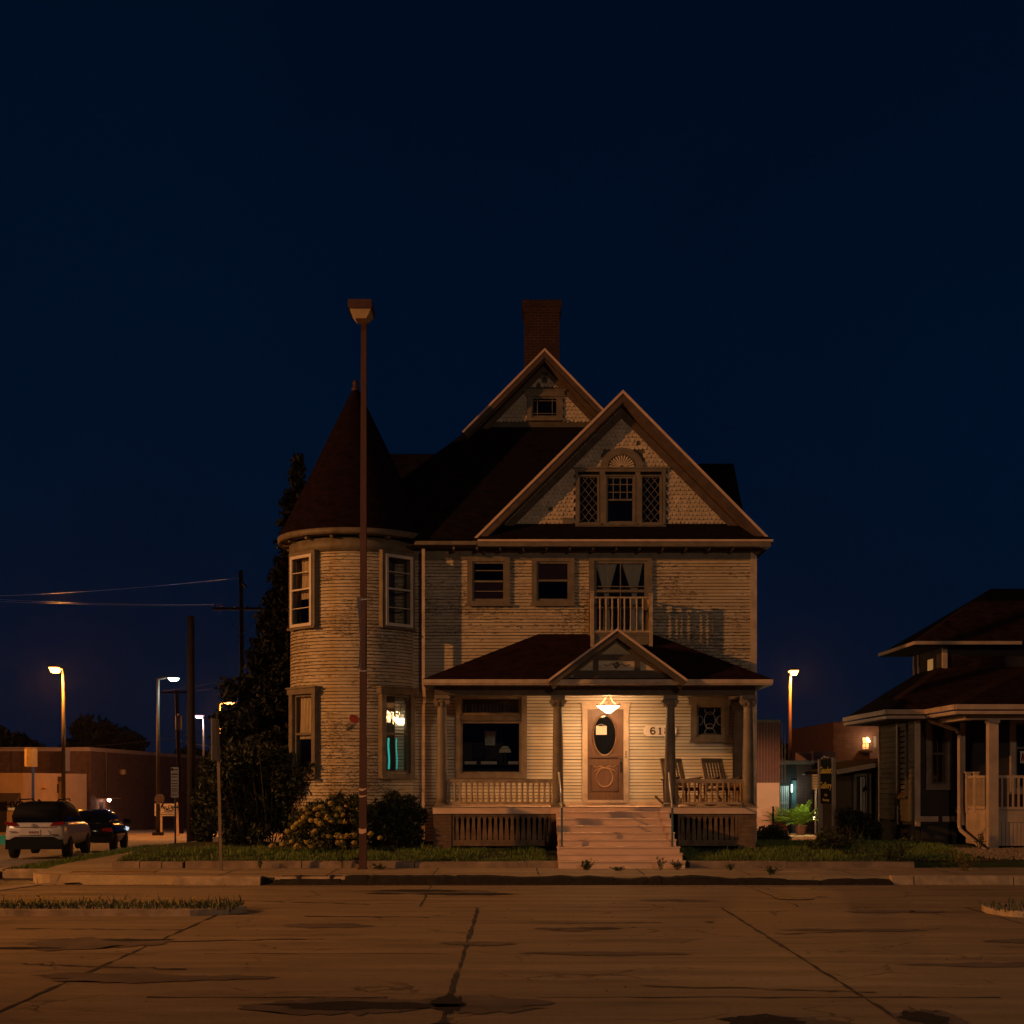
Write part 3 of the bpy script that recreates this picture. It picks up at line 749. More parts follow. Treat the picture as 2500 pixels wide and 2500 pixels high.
# big parlour window with leaded transom
a, b, c, d = OP['big']; w = b - a; m = MB()
zt0, zt1 = Z(1760), Z(1748)
m.box(a - .13, a, YW - .08, YW, c - .1, d + .06); m.box(b, b + .13, YW - .08, YW, c - .1, d + .06); m.box(a, b, YW - .08, YW, d - .01, d + .06); m.box(a, b, YW - .08, YW, c - .1, c)
big = m.build('window', 'trim', house)
m = MB(); m.box(a, b, YW - .065, YW - .02, zt0, zt1 + .02)
for i in range(42): q = a + w * (i + .5) / 42; m.box(q - .009, q + .009, YW - .085, YW - .065, zt0 - .012, zt0 + .02)
m.build('transom_bar', 'trim_dark', big)
m = MB(); s = .055
for z0, z1 in ((c, zt0), (zt1 + .02, d - .01)):
    m.box(a, a + s, YW - .04, YW, z0, z1); m.box(b - s, b, YW - .04, YW, z0, z1); m.box(a + s, b - s, YW - .04, YW, z0, z0 + s); m.box(a + s, b - s, YW - .04, YW, z1 - s, z1)
m.build('sash', 'trim', big)
MB().add([(a, YW - .01, c), (b, YW - .01, c), (b, YW - .01, zt0), (a, YW - .01, zt0)], [(0, 1, 2, 3)]).build('pane', 'window_glass', big)
MB().add([(a, YW - .008, zt1), (b, YW - .008, zt1), (b, YW - .008, d), (a, YW - .008, d)], [(0, 1, 2, 3)]).build('transom_pane', 'window_glass', big)
m = MB(); Yl = YW - .02
for px in (1137, 1154, 1162, 1172, 1180, 1189, 1197, 1206, 1214, 1233, 1241):
    m.bar((X(px), Yl, Z(1738)), (X(px), Yl, Z(1719)), .006, .006)
for px in (1227, 1237): 
    for s in (-1, 1):
        m.bar((X(px), Yl, Z(1712)), (X(px + s * 10), Yl, Z(1719)), .006, .006); m.bar((X(px), Yl, Z(1744)), (X(px + s * 10), Yl, Z(1738)), .006, .006)
m.build('leading', 'metal_grey', big)
MB().box(a, b, YW + .10, YW + .14, zt1, d).build('transom_backing', 'curtain_dark', big)
# rooms behind the windows
m = MB(); m.box(X(1100), X(1300), YW + .45, YW + .95, 1.4, Z(1867)); m.box(X(1126), X(1271), YW + .05, YW + 1.0, Z(1868), Z(1867) + .01); m.build('window_table', 'interior', house)
for i, (p0, p1, py0, py1, lab) in enumerate(((1135, 1163, 1861, 1867, 'narrow pale box on the table behind the porch window'), (1174, 1213, 1860, 1867, 'widest pale box on the table behind the porch window'), (1241, 1266, 1861, 1867, 'pale box beside the lamp in the porch window'))):
    m = MB(); z0 = Z(1867) + .012; m.box(X(p0, 33.5), X(p1, 33.5), 33.46, 33.62, z0, z0 + .062); m.box(X(p0, 33.5) - .004, X(p1, 33.5) + .004, 33.455, 33.625, z0 + .045, z0 + .068)
    tag(m.build('box', 'paper'), lab, 'box', 'pale boxes on the window table')
t = thing('stained_glass_panel', (X(1195), 34.2, Z(1830)), 'small stained glass panel hanging behind the porch window', 'glass panel')
m = MB(); Yp = 34.0
m.box(X(1180), X(1182), Yp, Yp + .02, Z(1820), Z(1776)); m.box(X(1210), X(1212), Yp, Yp + .02, Z(1820), Z(1776)); m.box(X(1180), X(1212), Yp, Yp + .02, Z(1822), Z(1819)); m.box(X(1180), X(1212), Yp, Yp + .02, Z(1778), Z(1776)); m.build('frame', 'wood_pole', t)
m = MB(); g = MB(); r_ = MB()
for i in range(150):
    x = X(1183.5) + (X(1209) - X(1183.5)) * ((i % 10) + rnd(0, .9)) / 10; z = Z(1818) + (Z(1783) - Z(1818)) * ((i // 10) + rnd(0, .8)) / 15; (g if z < Z(1797) + rnd(-.05, .05) else r_).poly([(px, Yp + .01 + i * .0001, pz) for px, pz in blob(x, z, .0085, .008, 7, .2)])
emit('panel_cream', (.6, .5, .32), .07); emit('panel_red', (.35, .12, .06), .05)
g.build('pale_petals', 'panel_cream', t); r_.build('red_petals', 'panel_red', t)
t = thing('table_lamp', (X(1233, 34.0), 34.0, Z(1866)), 'table lamp with patterned glass shade standing in the porch window', 'lamp')
m = MB(); m.lathe((X(1233, 34), 34, 0), [(0, Z(1864)), (.06, Z(1864)), (.05, Z(1862)), (.016, Z(1858)), (.02, Z(1846)), (.012, Z(1838)), (0, Z(1838))], 12); m.build('base', 'brass', t)
m = MB()
for i in range(12):
    for j, (r0, z0, r1, z1) in enumerate(((.15, Z(1836), .12, Z(1827)), (.115, Z(1826), .06, Z(1820)))):
        a0 = 6.283 * i / 12; a1 = a0 + .42; cxx = X(1233, 34)
        m.add([(cxx + r0 * math.cos(a0), 34 + r0 * math.sin(a0), z0), (cxx + r0 * math.cos(a1), 34 + r0 * math.sin(a1), z0), (cxx + r1 * math.cos(a1), 34 + r1 * math.sin(a1), z1), (cxx + r1 * math.cos(a0), 34 + r1 * math.sin(a0), z1)], [(0, 1, 2, 3)])
emit('lamp_shade_glass', (.5, .36, .18), .05); m.build('shade', 'lamp_shade_glass', t)
# curtains of the balcony door
def curtain(name, x0, x1, z1, zn, z0, xt, label, Y, mat='curtain'):
    m = MB(); n = 26; k = 14
    for j in range(k + 1):
        z = z1 + (z0 - z1) * j / k; f = min(1, (z1 - z) / (z1 - zn)) if z > zn else 1 - .25 * (zn - z) / max(.01, zn - z0)
        l = x0 + (xt - .05 - x0) * f; r_ = x1 + (xt + .05 - x1) * f
        for i in range(n + 1): m.v.append((l + (r_ - l) * i / n, Y + .02 * math.sin(i * 1.7 + j * .1), z))
    m.f = [(j * (n + 1) + i, j * (n + 1) + i + 1, (j + 1) * (n + 1) + i + 1, (j + 1) * (n + 1) + i) for j in range(k) for i in range(n)]
    o = m.build(name, mat, None, True); tag(o, label, 'curtain', 'tied curtains behind the balcony railing'); return o
curtain('curtain', X(1455), X(1507), Z(1375), Z(1452), Z(1540), X(1481), 'tied curtain in the left half of the balcony window', YW + .045)
curtain('curtain', X(1518), X(1570), Z(1375), Z(1452), Z(1540), X(1549), 'tied curtain in the right half of the balcony window', YW + .045)
m = MB(); m.box(X(1314), X(1386), YW + .06, YW + .065, Z(1420), Z(1374)); tag(m.build('roller_blind', 'blind_red'), 'dark roller blind in the upper half of the plain second floor window', 'blind')
m = MB(); m.box(X(1157), X(1229), YW + .06, YW + .065, Z(1466), Z(1420)); tag(m.build('roller_blind', 'blind_red'), 'dark blind low behind the barred second floor window beside the turret', 'blind')

# ---- front door -------------------------------------------------------------
a, b, c, d = OP['door']; w = b - a; cx = (a + b) / 2
m = MB(); m.box(a - .125, a, YW - .07, YW, c - .05, d + .01); m.box(b, b + .125, YW - .07, YW, c - .05, d + .01); m.box(a - .14, b + .14, YW - .075, YW, d + .01, d + .14); m.box(a - .17, b + .17, YW - .11, YW, d + .14, d + .17); m.box(a, b, YW - .09, YW + .06, c - .06, c)
m.build('door_frame', 'trim_light', house)
m = MB(); m.box(a, b, YW - .01, YW + .04, c, d)
door = m.build('door', 'door_wood', house)
oc = Z(1795); ox = X(1476)
m = MB(); m.prism([(ox + .275 * math.cos(6.283 * i / 40), oc + (.47 if math.sin(6.283 * i / 40) > 0 else .47) * math.sin(6.283 * i / 40)) for i in range(40)], YW - .02, YW - .012); m.build('oval_glass', 'car_glass', door)
m = MB(); ring(m, ox, oc, .285, .48, YW - .02, r=.017, n=48); m.build('oval_trim', 'door_wood', door)
m = MB(); ring(m, ox, oc, .262, .457, YW - .026, r=.006, n=60); m.build('beaded_trim', 'door_carving', door)
m = MB()
m.box(ox - .35, ox + .35, YW - .035, YW - .01, Z(1850), Z(1846)); m.box(ox - .31, ox + .31, YW - .025, YW - .01, Z(1868.5), Z(1866)); m.box(ox - .31, ox + .31, YW - .025, YW - .01, Z(1931), Z(1928)); m.box(ox - .31, ox - .29, YW - .02, YW - .01, Z(1931), Z(1867)); m.box(ox + .29, ox + .31, YW - .02, YW - .01, Z(1931), Z(1867))
m.build('moulding', 'door_wood', door)
m = MB()
for z_ in (Z(1851.5), Z(1870), Z(1932.5)): m.box(ox - .33, ox + .33, YW - .013, YW - .0101, z_ - .012, z_)
m.box(ox - .325, ox - .312, YW - .013, YW - .0101, Z(1931), Z(1868)); m.box(ox + .312, ox + .325, YW - .013, YW - .0101, Z(1931), Z(1868)); m.build('moulding_shade', 'black', door)  # black strips paint shade beneath and beside the door mouldings
m = MB(); wz = Z(1898); ring(m, ox, wz, .185, .22, YW - .018, r=.014, n=30)
for i in range(40):
    aa = 6.283 * i / 40; m.lathe((ox + .187 * math.cos(aa), YW - .03, wz + .222 * math.sin(aa)), [(0, -.016), (.014, 0), (0, .016)], 5)
for s in (-1, 1): m.tube([(ox, YW - .02, wz + .23), (ox + s * .1, YW - .025, wz + .27), (ox + s * .2, YW - .02, wz + .24), (ox + s * .26, YW - .02, wz + .27)], .012, 5); m.tube([(ox + s * .06, YW - .02, wz + .24), (ox + s * .2, YW - .02, wz + .17), (ox + s * .25, YW - .02, wz + .14)], .01, 5)
m.build('wreath_carving', 'door_carving', door)
m = MB(); m.box(b - .085, b - .03, YW - .03, YW - .01, Z(1886), Z(1852)); m.cyl((b - .057, YW - .03, Z(1872)), (b - .057, YW - .08, Z(1872)), .012); m.lathe((b - .057, YW - .09, Z(1872)), [(0, -.03), (.028, -.01), (.028, .01), (0, .03)], 10); m.tube([(b - .057, YW - .05, Z(1856)), (b - .057, YW - .075, Z(1860)), (b - .057, YW - .05, Z(1868))], .008, 6)
m.build('handle', 'metal_dark', door)
MB().box(X(1455), X(1481), YW - .026, YW - .023, Z(1794), Z(1773)).build('paper_notice', 'paper', door)
m = MB(); m.tube([(X(1455), YW - .026, Z(1773)), (X(1467), YW - .028, Z(1768)), (X(1480), YW - .026, Z(1773))], .004, 5); m.build('notice_string', 'paper', door)
# vertical three letter plate / mailbox marks beside the door
for py in (1836, 1842, 1848):
    m = MB(); m.box(X(1526), X(1529), YW - .078, YW - .07, Z(py + 2), Z(py - 2)); m.build('door_plate', 'brass', house)

# ---- roofs ------------------------------------------------------------------
m = MB(); xl, xr, zl = -4.47, 5.95, 7.5; ye = 32.85; rx, rz = .826, 12.81
sl = (rz - 7.5) / (rx - xl); sr = (rz - 7.5) / (xr - rx)
zg = 11.09; yg = ye + (zg - zl); gl = rx - (rz - zg) / sl; gr = rx + (rz - zg) / sr
zo = 10.72; lo = rx - (rz - zo) / sl; ro = rx + (rz - zo) / sr; yo = ye + (zo - zl); yf = 35.85
m.add([(xl, ye, zl), (xr, ye, zl), (gr, yg, zg), (gl, yg, zg)], [(0, 1, 2, 3)])
m.add([(xl, ye, zl), (lo, yo, zo), (lo, yf, zo), (rx, yf, rz), (rx, 44.3, rz), (xl, 44.3, zl)], [(5, 4, 3, 2, 1, 0)])
m.add([(xr, ye, zl), (ro, yo, zo), (ro, yf, zo), (rx, yf, rz), (rx, 44.3, rz), (xr, 44.3, zl)], [(0, 1, 2, 3, 4, 5)])
m.add([(xl, 44.3, zl), (xr, 44.3, zl), (rx, 44.3, rz)], [(1, 0, 2)])
m.add([(xl, ye, zl - .02), (xr, ye, zl - .02), (xr, 44.3, zl - .02), (xl, 44.3, zl - .02)], [(0, 1, 2, 3)])
# cross gables left and right
for x0, x1, zr, yc in ((-4.9, .6, 10.66, 38.0), (1.0, 5.92, 10.4, 38.0)):
    h = zr - 7.6
    m.add([(x0, yc, zr), (x1, yc, zr), (x1, yc - h, 7.6), (x0, yc - h, 7.6), (x1, yc + h, 7.6), (x0, yc + h, 7.6)], [(0, 3, 2, 1), (0, 1, 4, 5), (0, 5, 3), (1, 2, 4)])
roof = m.build('roof', 'roof_shingle', house)
m = MB(); m.box(.33, 1.27, 38.0, 38.85, 11, 14.45); m.box(.30, 1.30, 37.97, 38.88, 14.45, 14.6); m.box(.27, 1.33, 37.94, 38.91, 14.6, 14.76); m.build('chimney', 'chimney_brick', roof)

def scallops(m, half, z0, zt, cx, Y, ops=(), size=.098, slope=1.0):
    # fish-scale shingles filling a triangle of base half-width `half`, apex height zt
    z = z0; k = 0
    while z < zt - .05:
        hw = half * (1 - (z - z0) / (zt - z0)); n = int(2 * hw / size) + 1
        for i in range(-n // 2 - 1, n // 2 + 2):
            x = cx + (i + (.5 if k % 2 else 0)) * size
            if abs(x - cx) > hw: continue
            if any(a < x < b and c < z + .04 < d for a, b, c, d in ops): continue
            if random.random() < .012: continue
            s = size * .485; tilt = rnd(.022, .038); jx = rnd(-.004, .004); jz = rnd(-.007, .007); h = size * 1.15
            pts = [(x - s, Y - .003, z + h), (x - s, Y - tilt * .7, z + s + jz)]
            for q in range(1, 6):
                a = math.pi + math.pi * q / 6; pts.append((x + jx + s * math.cos(a), Y - tilt, z + s + jz + s * math.sin(a)))
            pts += [(x + s, Y - tilt * .7, z + s + jz), (x + s, Y - .003, z + h)]
            nn = len(pts); back = [(p[0], Y, p[2]) for p in pts]
            m.add(pts + back, [tuple(range(nn))[::1]] + [(j, (j + 1) % nn, (j + 1) % nn + nn, j + nn) for j in range(nn - 1)])
        z += size * .98; k += 1
# front gable
YG = 33.3; yr = 32.93
ax, az = PX(1521, yr), PZ(952, yr); lx, lz = PX(1153, yr), PZ(1318, yr); rx2, rz2 = PX(1885, yr), PZ(1320, yr)
zb = PZ(1286, YG); th = .10
apex_in = az - .38
gops = [(PX(1403, YG), PX(1626, YG), PZ(1285, YG) - .1, PZ(1150, YG)), (PX(1468, YG), PX(1570, YG), PZ(1150, YG), PZ(1100, YG))]
m = MB(); scallops(m, (az - zb) * .985 - .12, zb - .03, az - .22, ax, YG, gops); gab = m.build('gable_shingles', 'scallop', house)
m = MB(); m.prism([(ax - (az - 7.5), 7.5), (ax + (az - 7.5), 7.5), (ax, az - .05)], YG + .004, YG + .1); m.build('gable_wall', 'trim_dark', house)
m = MB()
for sx, ex, ez in ((-1, lx, lz), (1, rx2, rz2)):
    m.add([(ax, yr, az), (ex, yr, ez), (ex, 37.5, ez), (ax, 37.5, az), (ax, yr, az - th), (ex, yr, ez - th), (ex, 37.5, ez - th), (ax, 37.5, az - th)],
          [(0, 1, 2, 3), (4, 7, 6, 5), (0, 4, 5, 1), (1, 5, 6, 2)])
m.build('gable_roof', 'roof_shingle', house)
def rake(ax, az, ex, ez, Y, t, d, name, mat, parent, drop=0.0, inset=0.0):
    m = MB(); dx, dz = ex - ax, ez - az; L = math.hypot(dx, dz); nx, nz = (dz / L, -dx / L)
    if nz > 0: nx, nz = -nx, -nz
    q = [(ax + nx * drop, az + nz * drop if False else az - drop * 1.414), (ex + nx * drop, ez + nz * drop), (ex + nx * (drop + t), ez + nz * (drop + t)), (ax, az - (drop + t) * L / abs(dx))]
    q[0] = (ax, az - drop * L / abs(dx))
    m.prism(q, Y, Y + d); return m.build(name, mat, parent)
for ex, ez in ((lx, lz), (rx2, rz2)):
    rake(ax, az, ex, ez, yr - .03, .055, .03, 'rake_board', 'rake_face', house)
    rake(ax, az, ex, ez, yr - .012, .14, .03, 'rake_fascia', 'soffit', house, drop=.055)
    rake(ax, az, ex, ez, yr + .02, .03, YG - yr - .02, 'rake_soffit', 'soffit', house, drop=.19)
    rake(ax, az, ex, ez, YG - .055, .17, .05, 'barge_trim', 'soffit', house, drop=.235)
# pent roof below the gable
m = MB(); m.add([(lx + .1, 32.8, 7.5), (rx2 - .02, 32.8, 7.5), (rx2 - .36, YG, zb), (lx + .42, YG, zb)], [(0, 1, 2, 3)]); m.build('pent_roof', 'roof_shingle', house)
# gable windows
T = Matrix.Translation
gy = YG - .02
def gx(p): return PX(p, YG)
def gzz(p): return PZ(p, YG)
z0, z1 = gzz(1278), gzz(1164)
window(house, T((gx(1514), gy, z0)), gx(1548) - gx(1480), z1 - z0, casing=.03, split=.5, vu=(.25, .5, .75), hu=(.33, .66), sill=.02, sw=.04)
window(house, T((gx(1437), gy, z0)), gx(1460) - gx(1414), z1 - z0, casing=.03, split=0, sill=.02, sw=.02, diamonds=True)
window(house, T((gx(1589), gy, z0)), gx(1612) - gx(1566), z1 - z0, casing=.03, split=0, sill=.02, sw=.02, diamonds=True)
m = MB(); zc = gzz(1153)
m.box(gx(1405), gx(1411), YG - .06, YG, z0 - .04, zc); m.box(gx(1464), gx(1477), YG - .06, YG, z0 - .04, zc); m.box(gx(1551), gx(1563), YG - .06, YG, z0 - .04, zc); m.box(gx(1615), gx(1624), YG - .06, YG, z0 - .04, zc)
m.box(gx(1404), gx(1625), YG - .07, YG, zc, gzz(1146)); m.box(gx(1398), gx(1631), YG - .1, YG, gzz(1146), gzz(1142)); m.box(gx(1404), gx(1625), YG - .08, YG, z0 - .09, z0 - .04)
m.build('gable_window_frame', 'trim', house)
MB().box(gx(1408), gx(1622), YG + .0, YG + .02, z0 - .05, zc).build('gable_window_backing', 'black', house)
m = MB(); fx, fz = gx(1518), gzz(1142); ro, ri = .5, .33
pts = [(fx + ro * math.cos(math.pi * i / 24), fz + .92 * ro * math.sin(math.pi * i / 24)) for i in range(25)] + [(fx + ri * math.cos(math.pi * i / 24), fz + .9 * ri * math.sin(math.pi * i / 24)) for i in range(24, -1, -1)]
m.prism(pts, YG - .06, YG); fan = m.build('fanlight', 'trim', house)
m = MB()
for i in range(13):
    a_ = math.pi * (i + .5) / 13; c_, s_ = math.cos(a_), math.sin(a_); p = Vector((fx + .05 * c_, YG - .03, fz + .05 * s_)); q = Vector((fx + .29 * c_, YG - .03, fz + .27 * s_))
    m.cyl(p, q, .008, .026, 6); m.lathe(q, [(0, -.03), (.028, 0), (0, .03)], 6)
m.build('fan_petals', 'scallop', fan)
MB().prism([(fx + ri * math.cos(math.pi * i / 16), fz + .9 * ri * math.sin(math.pi * i / 16)) for i in range(17)], YG - .012, YG).build('fan_backing', 'trim_dark', fan)
m = MB(); m.box(gx(1374), gx(1397), YG - .06, YG - .02, gzz(1280), gzz(1265)); m.tube([(gx(1374), YG - .06, gzz(1266)), (gx(1397), YG - .06, gzz(1270))], .012, 5); m.build('wall_vent', 'trim', house)

# upper gablet
YU = 36.3; yu = 35.82; ux, uz = PX(1330, yu), PZ(852, yu)
m = MB(); zbu = PZ(1031, YU); scallops(m, (uz - zbu) - .25, zbu, uz - .25, ux, YU, [(PX(1286, YU), PX(1374, YU), zbu - .1, PZ(952, YU)), (PX(1321, YU), PX(1338, YU), PZ(936, YU), PZ(911, YU))], .1); m.build('gablet_shingles', 'scallop', house)
m = MB(); m.prism([(ux - 1.95, 10.7), (ux + 1.9, 10.7), (ux, uz - .1)], YU + .004, YU + .1); m.build('gablet_wall', 'trim_dark', house)
ulx, ulz = PX(1128, yu), PZ(1056, yu); urx, urz = ux + 2.1, uz - 2.1 * sr
for ex, ez in ((ulx, ulz), (urx, urz)):
    rake(ux, uz + .02, ex, ez + .02, yu - .03, .05, .03, 'rake_board', 'rake_face', house)
    rake(ux, uz + .02, ex, ez + .02, yu - .012, .12, .03, 'rake_fascia', 'soffit', house, drop=.05)
    rake(ux, uz, ex, ez, yu + .02, .03, YU - yu - .02, 'rake_soffit', 'soffit', house, drop=.17)
    rake(ux, uz, ex, ez, YU - .05, .13, .045, 'barge_trim', 'soffit', house, drop=.2)
z0, z1 = PZ(1020, YU), PZ(970, YU)
window(house, T((PX(1330, YU), YU - .02, z0)), PX(1362, YU) - PX(1298, YU), z1 - z0, casing=.12, head=.14, split=0, sill=.06, vl=(), sw=.04)
m = MB(); wx = PX(1330, YU)
for dx in (-.19, .19): m.box(wx + dx - .008, wx + dx + .008, YU - .04, YU - .025, z0, z1)
for dz in (.1, z1 - z0 - .1): m.box(wx - .32, wx + .32, YU - .041, YU - .026, z0 + dz - .008, z0 + dz + .008)
m.build('window_muntins', 'trim', house)
MB().box(PX(1297, YU), PX(1363, YU), YU + .0, YU + .02, z0 - .03, z1 + .03).build('gablet_window_backing', 'black', house)
m = MB(); m.box(PX(1322, YU), PX(1337, YU), YU - .05, YU - .02, PZ(935, YU), PZ(912, YU))
vent = m.build('gable_vent', 'trim', house)
m = MB()
for i in range(5): z = PZ(932, YU) + i * .045; m.box(PX(1325, YU), PX(1334, YU), YU - .06, YU - .05, z, z + .025)
m.build('louvre', 'black', vent)

# eaves: gutters, soffits, brackets
m = MB(); m.box(-2.25, PX(1165, 32.8), 32.72, 32.84, PZ(1331, 32.8), PZ(1322, 32.8)); m.box(PX(1166, 32.8), PX(1880, 32.8), 32.72, 32.84, PZ(1335, 32.8), PZ(1324, 32.8)); m.build('gutter', 'trim', house)
m = MB(); m.box(PX(1166, 32.8), PX(1886, 32.8), 32.69, 32.83, PZ(1323.5, 32.8), PZ(1318.5, 32.8)); m.build('drip_edge', 'rake_face', house)
MB().box(-2.4, 6.0, 32.84, YW, 7.36, 7.4).build('soffit', 'trim_dark', house)
for i in range(15):
    px = 1108 + i * 56.6
    if px > 1830: break
    m = MB(); xx = PX(px, 33.0); m.box(xx - .025, xx + .025, 32.86, 33.3, 7.28, 7.36); m.build('eave_bracket', 'trim', house)
# downspout in the corner between the turret and the facade
m = MB(); xd = PX(1034, 33.0)
m.box(xd - .035, xd + .035, 32.93, 33.0, 4.2, 7.3); m.box(xd - .035, xd + .035, 32.94, 33.01, .55, 3.75); m.bar((xd, 32.97, 4.2), (xd + .03, 32.97, 3.75), .07, .07); m.build('downspout', 'trim_light', house)

# ---- turret -------------------------------------------------------------------
WA = 45.0; wz = [(2.10, 3.93), (5.52, 7.10)]
wd = math.degrees(math.asin(.40 / TR))
m = MB(); z = .5; NS = 96
def deg2pt(a, r, z): return (TC[0] + r * math.sin(R(a)), TC[1] - r * math.cos(R(a)), z)
while z < 7.18:
    zt = min(z + ROW, 7.18); g = .013 * rnd(.7, 1.3)
    for i in range(NS):
        a0 = -150 + 255 * i / NS; a1 = -150 + 255 * (i + 1) / NS; am = (a0 + a1) / 2
        if any(abs(abs(am) - WA) < wd and w0 - .02 < z + .03 < w1 + .02 for w0, w1 in wz): continue
        e = rnd(-.001, .001)
        m.add([deg2pt(a0, TR + e, z + g), deg2pt(a1, TR + e, z + g), deg2pt(a1, TR - .016, zt), deg2pt(a0, TR - .016, zt), deg2pt(a0, TR - .03, z + g), deg2pt(a1, TR - .03, z + g)], [(0, 1, 2, 3), (0, 4, 5, 1)])
    z = zt
turret = m.build('turret_siding', 'siding_turret', house)
m = MB()
for i in range(NS):
    a0 = -180 + 360 * i / NS; a1 = a0 + 360 / NS; am = (a0 + a1) / 2; zz = .3
    for w0, w1 in wz:
        if abs(abs(am) - WA) < wd:
            m.add([deg2pt(a0, TR - .032, zz), deg2pt(a1, TR - .032, zz), deg2pt(a1, TR - .032, w0), deg2pt(a0, TR - .032, w0)], [(0, 1, 2, 3)]); zz = w1
    m.add([deg2pt(a0, TR - .032, zz), deg2pt(a1, TR - .032, zz), deg2pt(a1, TR - .032, 7.5), deg2pt(a0, TR - .032, 7.5)], [(0, 1, 2, 3)])
m.lathe((*TC, 0), [(0, 4.2), (TR - .04, 4.2)], 40); m.lathe((*TC, 0), [(0, 7.45), (TR, 7.45)], 40); m.lathe((*TC, 0), [(0, .6), (TR, .6)], 40)
m.build('turret_sheathing', 'backing', house)
m = MB(); m.lathe((*TC, 0), [(TR - .02, 7.17), (TR + .02, 7.17), (TR + .02, 7.48), (TR, 7.48)], 80); m.build('turret_frieze', 'trim', house, True)
m = MB(); m.lathe((*TC, 0), [(TR, 7.53), (1.76, 7.56), (1.79, 7.53), (1.82, 7.53), (1.845, 7.66), (1.73, 7.67)], 80); m.build('turret_gutter', 'trim', house, True)
for i in range(16):
    a_ = -170 + i * 22.5; m = MB(Matrix.Translation((*TC, 0)) @ Matrix.Rotation(R(a_), 4, 'Z')); m.box(-.03, .03, -1.72, -TR, 7.47, 7.54); m.build('eave_bracket', 'trim', house)
m = MB(); m.lathe((*TC, 0), [(1.82, 7.66), (1.0, 9.35), (.5, 10.4), (.1, 11.22), (.06, 11.3)], 64); tr = m.build('turret_roof', 'roof_turret', house, True)
m = MB(); m.lathe((*TC, 0), [(.09, 11.22), (.10, 11.28), (.06, 11.34), (.075, 11.43), (.02, 11.52), (0, 11.52)], 12); m.build('finial', 'pole_brown', tr, True)
for sgn in (-1, 1):
    for k, (w0, w1) in enumerate(wz):
        Tm = Matrix.Translation((*TC, 0)) @ Matrix.Rotation(R(WA * sgn), 4, 'Z') @ Matrix.Translation((0, -TR + .045, w0))
        if k == 1: window(house, Tm, .74, w1 - w0, casing=.12, proud=.09, boxdepth=.16, sill=.06, split=.52, hu=(.5,), hl=(.5,), storm='storm_frame', pane='turret_glass')
        else: window(house, Tm, .74, w1 - w0, casing=.13, proud=.09, boxdepth=.16, sill=.1, head=.13, split=.5, pane='turret_glass', sw=.055)
# lit room inside the lower right turret window
m = MB(); m.lathe((*TC, 0), [(TR - .06, .62), (TR - .06, 4.19)], 40, R(60), R(275)); 
RW = MB(); RW.box(TC[0] - .9, TC[0] + .5, TC[1] + .75, TC[1] + .8, .65, 4.15); RW.build('room_wall', 'room_wall', house)
def on_win(u, d, z):    # u along the right turret window, d behind it
    return (Matrix.Translation((*TC, 0)) @ Matrix.Rotation(R(WA), 4, 'Z')) @ Vector((u, -TR + d, z))
lp = Vector(on_win(.44, .37, 3.32))
t = thing('pendant_lamp', tuple(lp), 'glowing white glass pendant lamp inside the lower turret window', 'lamp')
m = MB(); m.lathe(lp, [(0, -.07), (.10, -.07), (.19, .05), (.2, .06), (.16, .06), (0, .04)], 20); m.build('shade', 'room_shade', t, True)
m = MB(); m.lathe(lp, [(.205, .06), (.215, .075), (.19, .08)], 20)
for i in range(3):
    a_ = i * 2.1 + .4; m.tube([lp + Vector((.22 * math.cos(a_), .22 * math.sin(a_), .08)), lp + Vector((.13 * math.cos(a_), .13 * math.sin(a_), .3)), lp + Vector((0, 0, .5)), lp + Vector((0, 0, .84))], .008, 5)
m.build('hanger', 'brass', t)
t = thing('reflection_strip', (TC[0] + .7, TC[1] - .6, 2.2), 'pair of glowing strips standing in for teal reflections in the lower pane of the lit turret window', 'reflection strip')
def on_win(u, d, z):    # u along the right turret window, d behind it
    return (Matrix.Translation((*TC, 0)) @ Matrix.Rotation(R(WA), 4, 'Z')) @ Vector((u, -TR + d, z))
for u, wdt in ((-.10, .028), (.14, .016)):  # glowing tubes imitate teal reflections in the window glass
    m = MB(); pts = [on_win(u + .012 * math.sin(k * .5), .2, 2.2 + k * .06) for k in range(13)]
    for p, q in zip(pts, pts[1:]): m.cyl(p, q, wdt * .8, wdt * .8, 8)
    m.build('tube', 'teal_reflection', t)
m = MB()  # one more glowing strip imitates a red reflection
for p, q in zip([on_win(-.24, .22, 2.2 + k * .06) for k in range(12)], [on_win(-.24, .22, 2.26 + k * .06) for k in range(12)]): m.cyl(p, q, .016, .016, 6)
tag(m.build('reflection_strip', 'red_reflection'), 'dim glowing strip standing in for a red reflection in the lower pane of the lit turret window', 'reflection strip')
m = MB(); m.tube([on_win(-.33 + .03 * i, .25, 3.28 + .012 * i + .02 * math.sin(i * .9)) for i in range(10)], .02, 6); m.tube([on_win(-.34 + .05 * math.sin(i * .5), .25, 3.1 - .03 * i) for i in range(7)], .016, 6)  # amber curl that glows by its own emission
tag(m.build('glowing_curl', 'amber_curl'), 'amber curl shining in the upper pane of the lit turret window', 'glowing shape')
